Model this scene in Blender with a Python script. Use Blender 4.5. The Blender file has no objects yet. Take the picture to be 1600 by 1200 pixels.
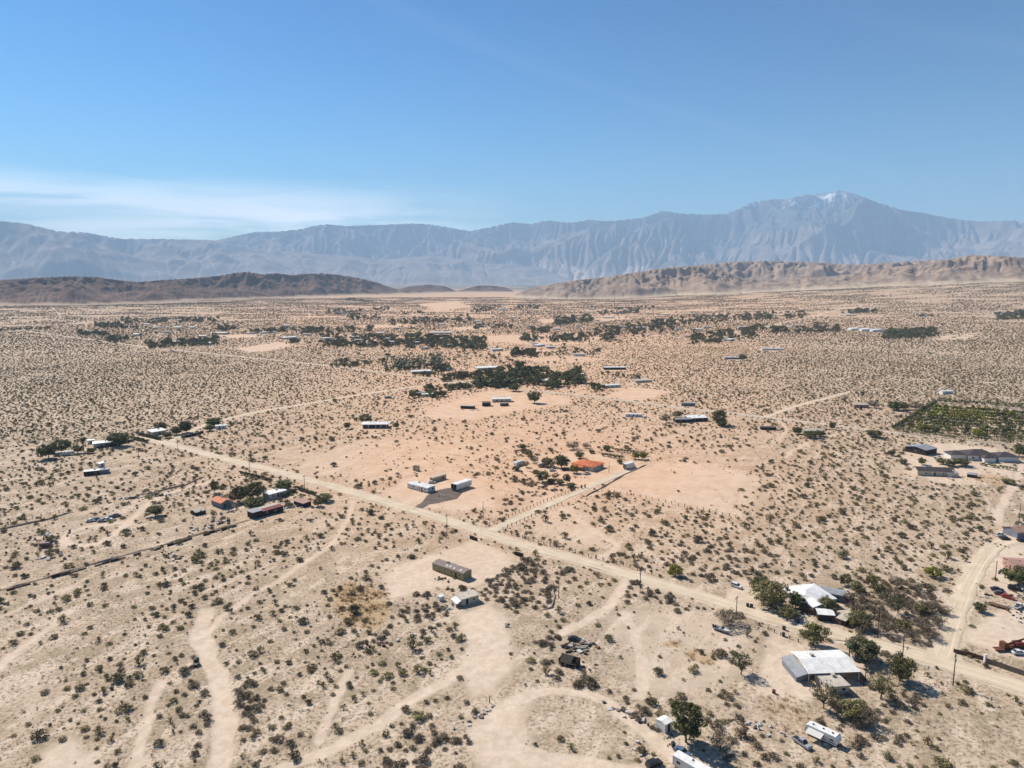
import bpy, bmesh, math, random
import numpy as np
from mathutils import Vector, Matrix

random.seed(7)
rng = np.random.default_rng(7)
R = math.radians
scn = bpy.context.scene
COL = scn.collection

# ------------------------------------------------------------------ camera, sky, sun, exposure
FPX, YH, CAMH = 1118.0, 438.0, 120.0
PITCH = math.atan((600 - YH) / FPX)
cam = bpy.data.cameras.new('camera')
cam_o = bpy.data.objects.new('camera', cam)
COL.objects.link(cam_o)
cam.sensor_fit = 'HORIZONTAL'
cam.angle = 2 * math.atan(800 / FPX)
cam.clip_start = 1.0
cam.clip_end = 200000
cam_o.location = (0, 0, CAMH)
cam_o.rotation_euler = (math.pi / 2 - PITCH, 0, 0)
scn.camera = cam_o

SUN_EL = R(44)
SUN_DIR = Vector((-0.70 * math.cos(SUN_EL), 0.714 * math.cos(SUN_EL), math.sin(SUN_EL))).normalized()   # towards the sun
sun = bpy.data.lights.new('sun', 'SUN')
sun.energy = 5.0
sun.angle = R(0.53)
sun.color = (1.0, 0.93, 0.82)
sun_o = bpy.data.objects.new('sun', sun)
COL.objects.link(sun_o)
sun_o.rotation_euler = (-SUN_DIR).to_track_quat('-Z', 'Y').to_euler()
sun_o.location = (0, 0, 400)

world = bpy.data.worlds.new('World')
scn.world = world
world.use_nodes = True
wn = world.node_tree
wn.nodes.clear()


def N(nt, typ, **kw):
    n = nt.nodes.new(typ)
    for k, v in kw.items():
        if k.startswith('i_'):
            key = k[2:]
            n.inputs[int(key) if key.isdigit() else key.replace('_', ' ')].default_value = v
        else:
            setattr(n, k, v)
    return n


def mathn(nt, op, a, b=None, c=None, clamp=False):
    n = nt.nodes.new('ShaderNodeMath')
    n.operation = op
    n.use_clamp = clamp
    for i, v in enumerate((a, b, c)):
        if v is None:
            continue
        if isinstance(v, (int, float)):
            n.inputs[i].default_value = v
        else:
            nt.links.new(v, n.inputs[i])
    return n.outputs[0]


def mixc(nt, fac, a, b, blend='MIX'):
    n = nt.nodes.new('ShaderNodeMix')
    n.data_type = 'RGBA'
    n.blend_type = blend
    for idx, v in ((0, fac), (6, a), (7, b)):
        if isinstance(v, (int, float)):
            n.inputs[idx].default_value = v
        elif isinstance(v, tuple):
            n.inputs[idx].default_value = (*v[:3], 1)
        else:
            nt.links.new(v, n.inputs[idx])
    return n.outputs[2]


def mapr(nt, v, a, b, c=0.0, d=1.0, smooth=True):
    n = nt.nodes.new('ShaderNodeMapRange')
    n.interpolation_type = 'SMOOTHSTEP' if smooth else 'LINEAR'
    nt.links.new(v, n.inputs[0])
    for i, x in enumerate((a, b, c, d)):
        n.inputs[1 + i].default_value = x
    return n.outputs[0]


sky = N(wn, 'ShaderNodeTexSky', sky_type='NISHITA')
sky.sun_disc = False
sky.sun_elevation = SUN_EL
sky.sun_rotation = math.atan2(SUN_DIR.x, SUN_DIR.y)
sky.altitude = 400
sky.air_density = 1.0
sky.dust_density = 0.2
sky.ozone_density = 1.6
hsv = N(wn, 'ShaderNodeHueSaturation')
hsv.inputs['Saturation'].default_value = 1.38
hsv.inputs['Hue'].default_value = 0.484
hsv.inputs['Value'].default_value = 1.0
wn.links.new(sky.outputs[0], hsv.inputs['Color'])
gm = N(wn, 'ShaderNodeGamma')
gm.inputs[1].default_value = 1.65
sc1 = N(wn, 'ShaderNodeVectorMath', operation='SCALE'); sc1.inputs['Scale'].default_value = 0.10
sc2 = N(wn, 'ShaderNodeVectorMath', operation='SCALE'); sc2.inputs['Scale'].default_value = 10.0
wn.links.new(hsv.outputs[0], sc1.inputs[0]); wn.links.new(sc1.outputs[0], gm.inputs[0]); wn.links.new(gm.outputs[0], sc2.inputs[0])
# thin cirrus: streaky veil low in the sky, thinning out upwards
tc = N(wn, 'ShaderNodeTexCoord')
sep = N(wn, 'ShaderNodeSeparateXYZ')
wn.links.new(tc.outputs['Generated'], sep.inputs[0])
az = mathn(wn, 'ARCTAN2', sep.outputs[0], sep.outputs[1])
el = mathn(wn, 'ARCSINE', sep.outputs[2])
cv = N(wn, 'ShaderNodeCombineXYZ')
wn.links.new(mathn(wn, 'MULTIPLY', az, 3.0), cv.inputs[0])
wn.links.new(mathn(wn, 'MULTIPLY', el, 26.0), cv.inputs[1])
cn = N(wn, 'ShaderNodeTexNoise', i_Scale=1.1, i_Detail=7.0, i_Roughness=0.55, i_Distortion=0.4)
wn.links.new(cv.outputs[0], cn.inputs['Vector'])
elw = mathn(wn, 'ADD', el, mathn(wn, 'MULTIPLY', mathn(wn, 'SUBTRACT', cn.outputs[0], 0.5), 0.05))
band = mathn(wn, 'MULTIPLY', mapr(wn, el, 0.0, 0.05), mapr(wn, elw, 0.085, 0.138, 1, 0))
azm = mathn(wn, 'MULTIPLY', mapr(wn, az, 0.06, -0.34), mapr(wn, az, -1.2, -1.7, 1, 0))
cl = mathn(wn, 'MULTIPLY', mathn(wn, 'MULTIPLY', band, azm), mapr(wn, cn.outputs[0], 0.34, 0.60))
cv2 = N(wn, 'ShaderNodeCombineXYZ')
wn.links.new(mathn(wn, 'ADD', mathn(wn, 'MULTIPLY', az, 2.0), mathn(wn, 'MULTIPLY', el, 3.0)), cv2.inputs[0])
wn.links.new(mathn(wn, 'ADD', mathn(wn, 'MULTIPLY', el, 22.0), mathn(wn, 'MULTIPLY', az, 7.0)), cv2.inputs[1])
cn2 = N(wn, 'ShaderNodeTexNoise', i_Scale=0.9, i_Detail=6.0, i_Roughness=0.5)
wn.links.new(cv2.outputs[0], cn2.inputs['Vector'])
cl2 = mathn(wn, 'MULTIPLY', mapr(wn, cn2.outputs[0], 0.5, 0.85), 0.03)
cl = mathn(wn, 'ADD', mathn(wn, 'MULTIPLY', cl, 0.9), cl2, clamp=True)
skyc = mixc(wn, cl, sc2.outputs[0], (17.0, 17.0, 17.0))
bg = N(wn, 'ShaderNodeBackground')
bg.inputs[1].default_value = 0.10
wn.links.new(skyc, bg.inputs[0])
wo = N(wn, 'ShaderNodeOutputWorld')
wn.links.new(bg.outputs[0], wo.inputs[0])

vs = scn.view_settings
scn.display_settings.display_device = 'sRGB'
vs.view_transform = 'Standard'
vs.look = 'None'
vs.gamma = 1
vs.use_curve_mapping = False
vs.exposure = 0.5
scn.cycles.volume_bounces = 1
scn.cycles.max_bounces = 6
scn.cycles.diffuse_bounces = 3
scn.cycles.use_adaptive_sampling = True
scn.cycles.adaptive_threshold = 0.015
scn.cycles.use_denoising = True

# ------------------------------------------------------------------ numeric helpers
UDIR, VDIR = R(141.5), R(51.5)          # the two directions of the survey grid the tracks follow
U = np.array((math.cos(UDIR), math.sin(UDIR)))
V = np.array((math.cos(VDIR), math.sin(VDIR)))


def vnoise(x, y, seed=0):
    x = np.asarray(x, float); y = np.asarray(y, float)
    xi = np.floor(x).astype(np.int64); yi = np.floor(y).astype(np.int64)
    fx = x - xi; fy = y - yi
    fx = fx * fx * (3 - 2 * fx); fy = fy * fy * (3 - 2 * fy)

    def h(a, b):
        n = (a * 374761393 + b * 668265263 + seed * 1442695041) & 0xffffffff
        n = ((n ^ (n >> 13)) * 1274126177) & 0xffffffff
        n = ((n ^ (n >> 16)) * 2246822519) & 0xffffffff
        return ((n ^ (n >> 15)) & 0xffffff) / float(0xffffff)
    a = h(xi, yi); b = h(xi + 1, yi); c = h(xi, yi + 1); d = h(xi + 1, yi + 1)
    return (a + (b - a) * fx) * (1 - fy) + (c + (d - c) * fx) * fy


def fbm(x, y, octv=4, seed=0, gain=0.5, lac=2.03):
    s = 0; a = 1; t = 0
    for i in range(octv):
        s = s + a * vnoise(x, y, seed + i * 17); t += a
        a *= gain; x = x * lac + 13.7; y = y * lac - 7.1
    return s / t


def sstep(x, a, b):
    t = np.clip((np.asarray(x, float) - a) / (b - a), 0, 1)
    return t * t * (3 - 2 * t)


def dist_line(x, y, line):
    """distance from points to a polyline"""
    x = np.asarray(x, float); y = np.asarray(y, float)
    best = np.full(x.shape, 1e9)
    for (ax, ay), (bx, by) in zip(line[:-1], line[1:]):
        dx, dy = bx - ax, by - ay
        L2 = dx * dx + dy * dy + 1e-9
        t = np.clip(((x - ax) * dx + (y - ay) * dy) / L2, 0, 1)
        best = np.minimum(best, np.hypot(x - ax - t * dx, y - ay - t * dy))
    return best


def in_poly(x, y, poly):
    x = np.asarray(x, float); y = np.asarray(y, float)
    ins = np.zeros(x.shape, bool)
    n = len(poly)
    for i in range(n):
        x1, y1 = poly[i]; x2, y2 = poly[(i + 1) % n]
        c = ((y1 > y) != (y2 > y)) & (x < (x2 - x1) * (y - y1) / (y2 - y1 + 1e-12) + x1)
        ins ^= c
    return ins


def poly_soft(x, y, poly, soft):
    """1 inside, fading to 0 across the outline"""
    d = dist_line(x, y, list(poly) + [poly[0]])
    s = np.where(in_poly(x, y, poly), d, -d)
    return sstep(s, -soft, soft)


def ray(px, py):
    x = (px - 800) / FPX; y = -(py - 600) / FPX
    return np.array((x, math.cos(PITCH) + y * math.sin(PITCH), -math.sin(PITCH) + y * math.cos(PITCH)))


def flat(px, py, z=0.0):
    d = ray(px, py)
    t = (z - CAMH) / d[2]
    return (d[0] * t, d[1] * t)


WASH = [flat(*p) for p in ((322, 955), (312, 985), (314, 1005), (332, 1040), (347, 1075), (352, 1125), (345, 1175), (333, 1215))]


def gz(x, y):
    """height of the desert floor"""
    x = np.asarray(x, float); y = np.asarray(y, float)
    r = np.hypot(x, y); a = np.degrees(np.arctan2(x, y))
    near = 1 - sstep(r, 480, 900)
    z = near * ((fbm(x / 62, y / 62, 2, 3) - 0.5) * 1.3)
    fan = sstep(a, 4, 38)
    z = z + fan * 132 * sstep(r, 1500, 5200) ** 1.15
    # broken low rise in front of the hills on the far side
    z = z + sstep(r, 2300, 3600) * (1 - sstep(r, 6000, 8000)) * 16 * fbm(x / 600, y / 600, 3, 21) * (1 - fan)
    return z


def hs_(a, b, seed):
    n = (a * 374761393 + b * 668265263 + seed * 1442695041) & 0xffffffff
    n = ((n ^ (n >> 13)) * 1274126177) & 0xffffffff
    n = ((n ^ (n >> 16)) * 2246822519) & 0xffffffff
    return ((n ^ (n >> 15)) & 0xffffff) / float(0xffffff)


def fbs_(x, y, octv, seed):
    s = 0; a = 1; t = 0
    for i in range(octv):
        xi, yi = math.floor(x), math.floor(y); fx, fy = x - xi, y - yi
        fx = fx * fx * (3 - 2 * fx); fy = fy * fy * (3 - 2 * fy); sd = seed + i * 17
        p = hs_(xi, yi, sd); q = hs_(xi + 1, yi, sd); r = hs_(xi, yi + 1, sd); u = hs_(xi + 1, yi + 1, sd)
        s += a * ((p + (q - p) * fx) * (1 - fy) + (r + (u - r) * fx) * fy); t += a
        a *= 0.5; x = x * 2.03 + 13.7; y = y * 2.03 - 7.1
    return s / t


def ss_(x, a, b):
    t = min(1.0, max(0.0, (x - a) / (b - a)))
    return t * t * (3 - 2 * t)


def gzs(x, y):
    """gz for one point"""
    x = float(x); y = float(y)
    r = math.hypot(x, y); a = math.degrees(math.atan2(x, y))
    z = 0.0
    if r < 900: z += (1 - ss_(r, 480, 900)) * (fbs_(x / 62, y / 62, 2, 3) - 0.5) * 1.3
    fan = ss_(a, 4, 38)
    if r > 1500: z += fan * 132 * ss_(r, 1500, 5200) ** 1.15
    if 2300 < r < 8000: z += ss_(r, 2300, 3600) * (1 - ss_(r, 6000, 8000)) * 16 * fbs_(x / 600, y / 600, 3, 21) * (1 - fan)
    return z


def P(px, py):
    """point of the desert floor seen at a photo pixel"""
    z = 0.0
    d = ray(px, py)
    for k in range(14):
        t = (z - CAMH) / min(d[2], -0.004)
        x, y = d[0] * t, d[1] * t
        zn = gzs(x, y)
        if abs(zn - z) < 0.01:
            break
        z = z + (zn - z) * (0.5 if k > 1 else 0.8)
    return np.array((x, y))


def PL(pts):
    return [tuple(P(*p)) for p in pts]


def mpp(x, y):
    return math.sqrt(x * x + y * y + CAMH * CAMH) / FPX


# ------------------------------------------------------------------ mesh + object helpers
class MB:
    def __init__(s):
        s.v = []; s.f = []; s.m = []

    def add(s, vs_, fs, mi=0):
        o = len(s.v)
        s.v += [tuple(map(float, p)) for p in vs_]
        s.f += [tuple(i + o for i in f) for f in fs]
        s.m += [mi] * len(fs)
        return s

    def box(s, x0, x1, y0, y1, z0, z1, mi=0, taper=0.0):
        t = taper
        return s.add([(x0, y0, z0), (x1, y0, z0), (x1, y1, z0), (x0, y1, z0),
                      (x0 + t, y0 + t, z1), (x1 - t, y0 + t, z1), (x1 - t, y1 - t, z1), (x0 + t, y1 - t, z1)],
                     [(3, 2, 1, 0), (4, 5, 6, 7), (0, 1, 5, 4), (1, 2, 6, 5), (2, 3, 7, 6), (3, 0, 4, 7)], mi)

    def obox(s, c, ax, ay, az_, mi=0):
        """oriented box: centre and three half-axis vectors"""
        c = np.array(c, float); ax = np.array(ax, float); ay = np.array(ay, float); az_ = np.array(az_, float)
        vs_ = [c + i * ax + j * ay + k * az_ for k in (-1, 1) for i, j in ((-1, -1), (1, -1), (1, 1), (-1, 1))]
        return s.add(vs_, [(3, 2, 1, 0), (4, 5, 6, 7), (0, 1, 5, 4), (1, 2, 6, 5), (2, 3, 7, 6), (3, 0, 4, 7)], mi)

    def tube(s, pts, rad, n=6, mi=0, cap=True):
        pts = [np.array(p, float) for p in pts]
        if not hasattr(rad, '__len__'):
            rad = [rad] * len(pts)
        o = []
        for i, p in enumerate(pts):
            d = pts[min(i + 1, len(pts) - 1)] - pts[max(i - 1, 0)]
            d = d / (np.linalg.norm(d) + 1e-9)
            a = np.cross(d, (0, 0, 1) if abs(d[2]) < 0.9 else (1, 0, 0)); a /= np.linalg.norm(a)
            b = np.cross(d, a)
            for k in range(n):
                t = 2 * math.pi * k / n
                o.append(p + rad[i] * (math.cos(t) * a + math.sin(t) * b))
        fs = []
        for i in range(len(pts) - 1):
            for k in range(n):
                fs.append((i * n + k, i * n + (k + 1) % n, (i + 1) * n + (k + 1) % n, (i + 1) * n + k))
        if cap:
            fs.append(tuple(range(n))[::-1]); fs.append(tuple((len(pts) - 1) * n + k for k in range(n)))
        return s.add(o, fs, mi)

    def prism(s, prof, x0, x1, mi=0, axis='x', inset=None):
        """extrude a (a,z) profile along an axis"""
        n = len(prof)
        if axis == 'x':
            A = [(x0, a, z) for a, z in prof]; B = [(x1, a, z) for a, z in prof]
        else:
            A = [(a, x0, z) for a, z in prof]; B = [(a, x1, z) for a, z in prof]
        fs = [tuple(range(n)), tuple(range(2 * n - 1, n - 1, -1))]
        fs += [(i, n + i, n + (i + 1) % n, (i + 1) % n)[::-1] for i in range(n)]
        return s.add(A + B, fs, mi)

    def mesh(s, name, mats, smooth=False):
        me = bpy.data.meshes.new(name)
        me.from_pydata(s.v, [], s.f)
        for m in (mats if isinstance(mats, (list, tuple)) else [mats]):
            me.materials.append(m)
        if s.m and max(s.m) > 0:
            me.polygons.foreach_set('material_index', s.m)
        if smooth:
            me.polygons.foreach_set('use_smooth', [True] * len(s.f))
        me.update()
        bm = bmesh.new(); bm.from_mesh(me)
        bmesh.ops.recalc_face_normals(bm, faces=bm.faces)
        bm.to_mesh(me); bm.free()
        return me

    def build(s, name, mats, parent=None, smooth=False):
        return link(name, s.mesh(name, mats, smooth), parent)


def link(name, me, parent=None):
    o = bpy.data.objects.new(name, me)
    COL.objects.link(o)
    if parent is not None:
        o.parent = parent
    return o


def np_mesh(name, verts, faces, mat, smooth=False):
    me = bpy.data.meshes.new(name)
    verts = np.asarray(verts, np.float32); faces = np.asarray(faces, np.int32)
    me.vertices.add(len(verts)); me.vertices.foreach_set('co', verts.ravel())
    k = faces.shape[1]
    me.loops.add(faces.size); me.loops.foreach_set('vertex_index', faces.ravel())
    me.polygons.add(len(faces))
    me.polygons.foreach_set('loop_start', np.arange(0, faces.size, k, dtype=np.int32))
    if smooth:
        me.polygons.foreach_set('use_smooth', np.ones(len(faces), bool))
    me.update(calc_edges=True)
    me.validate()
    if mat:
        me.materials.append(mat)
    return me


def tag(o, label=None, cat=None, group=None, kind=None):
    if label: o['label'] = label
    if cat: o['category'] = cat
    if group: o['group'] = group
    if kind: o['kind'] = kind
    elif cat: o['kind'] = 'thing'
    return o


def empty(name, xy, rot=0.0, z=None):
    o = bpy.data.objects.new(name, None)
    o.empty_display_size = 0.5
    COL.objects.link(o)
    o.location = (xy[0], xy[1], gzs(xy[0], xy[1]) if z is None else z)
    o.rotation_euler = (0, 0, rot)
    return o


def copy_tree(o, parent=None):
    c = o.copy(); COL.objects.link(c)
    c.parent = parent
    for ch in o.children:
        copy_tree(ch, c)
    return c


# ------------------------------------------------------------------ materials
def pmat(name, col, rough=0.8, var=0.0, scale=1.0, metal=0.0, bump=0.0, col2=None, rnd=0.0, spec=0.3):
    m = bpy.data.materials.new(name)
    m.use_nodes = True
    nt = m.node_tree
    b = nt.nodes['Principled BSDF']
    b.inputs['Roughness'].default_value = rough
    b.inputs['Metallic'].default_value = metal
    b.inputs['Specular IOR Level'].default_value = spec
    b.inputs['Base Color'].default_value = (*col, 1)
    out = None
    if var > 0 or col2 or bump > 0:
        t = N(nt, 'ShaderNodeTexCoord')
        n = N(nt, 'ShaderNodeTexNoise', i_Scale=scale, i_Detail=5.0, i_Roughness=0.6)
        nt.links.new(t.outputs['Object'], n.inputs['Vector'])
        c2 = col2 or tuple(max(0, c * (1 - var)) for c in col)
        out = mixc(nt, mapr(nt, n.outputs[0], 0.35, 0.65), col, c2)
        if bump > 0:
            bp = N(nt, 'ShaderNodeBump', i_Strength=bump, i_Distance=0.1)
            nt.links.new(n.outputs[0], bp.inputs['Height'])
            nt.links.new(bp.outputs[0], b.inputs['Normal'])
    if rnd > 0:
        oi = N(nt, 'ShaderNodeObjectInfo')
        v = mapr(nt, oi.outputs['Random'], 0, 1, 1 - rnd, 1 + rnd, smooth=False)
        cc = N(nt, 'ShaderNodeHueSaturation')
        nt.links.new(v, cc.inputs['Value'])
        h = mapr(nt, mathn(nt, 'FRACT', mathn(nt, 'MULTIPLY', oi.outputs['Random'], 7.31)), 0, 1, 0.5 - rnd * 0.06, 0.5 + rnd * 0.06, smooth=False)
        nt.links.new(h, cc.inputs['Hue'])
        if out is None:
            cc.inputs['Color'].default_value = (*col, 1)
        else:
            nt.links.new(out, cc.inputs['Color'])
        out = cc.outputs[0]
    if out is not None:
        nt.links.new(out, b.inputs['Base Color'])
    return m


M = {}
M['white_roof'] = pmat('white_roof', (0.82, 0.81, 0.79), 0.5, 0.22, 0.45)
M['white_wall'] = pmat('white_wall', (0.70, 0.69, 0.67), 0.7, 0.12, 0.4)
M['cream'] = pmat('cream_wall', (0.58, 0.50, 0.40), 0.8, 0.15, 0.5)
M['olive'] = pmat('olive_siding', (0.33, 0.28, 0.13), 0.75, 0.2, 0.6)
M['olive_roof'] = pmat('grey_brown_roof', (0.27, 0.215, 0.19), 0.8, 0.25, 0.4)
M['grey_roof'] = pmat('grey_roof', (0.30, 0.31, 0.33), 0.6, 0.2, 0.5)
M['dark_roof'] = pmat('dark_shingle', (0.075, 0.062, 0.066), 0.85, 0.25, 0.5)
M['dark'] = pmat('dark_wood', (0.045, 0.035, 0.03), 0.85, 0.3, 0.8)
M['brown'] = pmat('brown_wood', (0.16, 0.085, 0.05), 0.85, 0.35, 0.8)
M['tile'] = pmat('orange_tile', (0.62, 0.17, 0.065), 0.8, 0.3, 0.5)
M['tile2'] = pmat('salmon_roof', (0.66, 0.24, 0.13), 0.8, 0.2, 0.4)
M['tan_roof'] = pmat('tan_roof', (0.52, 0.46, 0.39), 0.8, 0.2, 0.5)
M['pink'] = pmat('pink_stucco', (0.42, 0.25, 0.20), 0.85, 0.2, 0.4)
M['bluegrey'] = pmat('blue_grey_wall', (0.22, 0.23, 0.28), 0.8, 0.2, 0.5)
M['maroon'] = pmat('maroon_trim', (0.20, 0.035, 0.035), 0.7, 0.25, 0.8)
M['glass'] = pmat('window_glass', (0.025, 0.03, 0.035), 0.12, spec=0.5)
M['trim'] = pmat('trim', (0.62, 0.60, 0.56), 0.6)
M['concrete'] = pmat('concrete', (0.40, 0.36, 0.31), 0.9, 0.25, 0.6)
M['slab'] = pmat('sandy_slab', (0.46, 0.365, 0.265), 0.9, 0.3, 0.5)
M['block'] = pmat('block_wall', (0.20, 0.16, 0.125), 0.9, 0.3, 0.7)
M['pole'] = pmat('pole_wood', (0.075, 0.05, 0.035), 0.9, 0.3, 2.0)
M['post'] = pmat('post_wood', (0.10, 0.065, 0.045), 0.9, 0.3, 3.0)
M['wire'] = pmat('wire', (0.12, 0.10, 0.09), 0.6)
M['porcelain'] = pmat('insulator', (0.35, 0.33, 0.3), 0.4)
M['tyre'] = pmat('tyre', (0.02, 0.02, 0.02), 0.85)
M['rim'] = pmat('rim', (0.35, 0.35, 0.36), 0.4, metal=0.6)
M['chrome'] = pmat('bright_metal', (0.55, 0.56, 0.58), 0.3, metal=0.7)
M['lamp'] = pmat('headlamp', (0.7, 0.7, 0.68), 0.2)
M['lampred'] = pmat('tail_lamp', (0.3, 0.01, 0.01), 0.3)
for n_, c_ in (('paint_white', (0.72, 0.72, 0.71)), ('paint_silver', (0.36, 0.37, 0.39)), ('paint_black', (0.02, 0.02, 0.023)),
               ('paint_red', (0.42, 0.045, 0.025)), ('paint_maroon', (0.20, 0.03, 0.04)), ('paint_navy', (0.03, 0.045, 0.09)),
               ('paint_tan', (0.36, 0.29, 0.20)), ('paint_blue', (0.10, 0.16, 0.26)), ('paint_grey', (0.13, 0.13, 0.14))):
    M[n_] = pmat(n_, c_, 0.35, 0.12, 1.5, spec=0.5)
M['rust'] = pmat('rusty_steel', (0.17, 0.06, 0.03), 0.8, 0.4, 1.2, bump=0.3)
M['plastic_dark'] = pmat('dark_plastic', (0.03, 0.032, 0.035), 0.5)
M['stone'] = pmat('stone', (0.36, 0.28, 0.215), 0.9, 0.3, 1.5, rnd=0.3)
M['dirt_bank'] = pmat('dirt_bank', (0.38, 0.285, 0.21), 0.95, 0.3, 0.5, bump=0.5)
M['trash'] = pmat('pale_scrap', (0.60, 0.58, 0.55), 0.7, 0.3, 2.0)
M['trash2'] = pmat('dark_scrap', (0.10, 0.085, 0.075), 0.8, 0.4, 2.0)
M['asphalt'] = pmat('worn_asphalt', (0.155, 0.115, 0.092), 0.9, 0.3, 0.15, bump=0.1)
M['wood_bark'] = pmat('bark', (0.10, 0.072, 0.05), 0.9, 0.3, 2.0)
M['bark_grey'] = pmat('bark_grey', (0.15, 0.12, 0.10), 0.9, 0.3, 2.0)
M['leaf_dark'] = pmat('leaf_dark', (0.075, 0.085, 0.028), 0.75, col2=(0.11, 0.118, 0.04), scale=0.6, rnd=0.2)
M['leaf_green'] = pmat('leaf_green', (0.15, 0.155, 0.045), 0.75, col2=(0.105, 0.11, 0.034), scale=0.6, rnd=0.2)
M['leaf_olive'] = pmat('leaf_olive', (0.2, 0.17, 0.065), 0.8, col2=(0.145, 0.125, 0.048), scale=0.6, rnd=0.22)
M['leaf_yellow'] = pmat('leaf_yellow', (0.275, 0.263, 0.033), 0.8, col2=(0.188, 0.188, 0.033), scale=0.6, rnd=0.2)
M['leaf_grey'] = pmat('twig_grey', (0.25, 0.19, 0.125), 0.85, col2=(0.18, 0.14, 0.092), scale=0.6, rnd=0.25)
M['leaf_creo'] = pmat('leaf_creosote', (0.25, 0.2, 0.09), 0.8, col2=(0.175, 0.14, 0.062), scale=0.4, rnd=0.3)
M['leaf_creo2'] = pmat('leaf_grey_green', (0.215, 0.185, 0.105), 0.85, col2=(0.15, 0.13, 0.072), scale=0.5, rnd=0.3)
M['leaf_creo3'] = pmat('leaf_straw_green', (0.34, 0.275, 0.135), 0.85, col2=(0.25, 0.2, 0.1), scale=0.5, rnd=0.3)
M['leaf_dust'] = pmat('leaf_dusty', (0.26, 0.235, 0.11), 0.85, col2=(0.19, 0.175, 0.08), scale=0.6, rnd=0.25)
M['leaf_far'] = pmat('leaf_far', (0.135, 0.135, 0.058), 0.8, col2=(0.18, 0.165, 0.075), scale=0.3, rnd=0.3)
M['leaf_burs'] = pmat('leaf_bursage', (0.227, 0.175, 0.102), 0.85, col2=(0.156, 0.116, 0.066), scale=0.8, rnd=0.3)
M['straw'] = pmat('dry_grass', (0.46, 0.28, 0.11), 0.9, col2=(0.36, 0.22, 0.09), scale=0.6, rnd=0.25)
M['palm_leaf'] = pmat('palm_leaf', (0.1, 0.11, 0.04), 0.6, col2=(0.075, 0.085, 0.03), scale=1.0, rnd=0.2)
M['palm_dead'] = pmat('palm_skirt', (0.19, 0.13, 0.075), 0.9, 0.3, 1.0)
M['tarp_blue'] = pmat('tarp', (0.10, 0.15, 0.20), 0.5, 0.3, 1.0)

# ------------------------------------------------------------------ layout of roads and bare ground (photo pixels -> world)
ROADS = {
    'main_road': (PL([(1700, 1108), (1600, 1075), (1500, 1043), (1400, 1014), (1300, 991), (1200, 964), (1100, 933), (1000, 904), (900, 874), (800, 847),
                      (700, 813), (600, 783), (500, 755), (400, 729), (325, 710), (275, 697), (218, 682)]), 8.2),
    'fenced_lane': (PL([(768, 830), (800, 814), (850, 792), (900, 770), (950, 748), (990, 732)]), 5.5),
    'side_road': (PL([(1470, 1028), (1482, 1000), (1490, 975), (1499, 945), (1515, 910), (1531, 880), (1552, 855), (1578, 843), (1620, 842)]), 7.0),
    'paved_road': (PL([(-60, 505), (60, 520), (125, 529), (180, 536), (240, 544), (300, 550), (400, 560), (500, 570), (575, 579), (625, 586), (700, 595), (800, 606),
                       (875, 615), (975, 626), (1075, 639), (1150, 647), (1275, 662), (1337, 670), (1425, 680), (1500, 688), (1600, 698), (1720, 712)]), 7.0),
    'cross_road': (PL([(268, 690), (310, 668), (350, 656), (400, 644), (505, 627), (575, 615), (650, 604), (740, 594), (800, 583)]), 6.0),
    'far_road': (PL([(1120, 531), (1160, 520), (1230, 503), (1300, 486), (1350, 477)]), 8.0),
    'cross_track': (PL([(1195, 653), (1228, 640), (1262, 630), (1330, 612)]), 4.5),
    'far_track': (PL([(1190, 480), (1300, 479), (1450, 478), (1600, 477), (1700, 477)]), 9.0),
}
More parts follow.
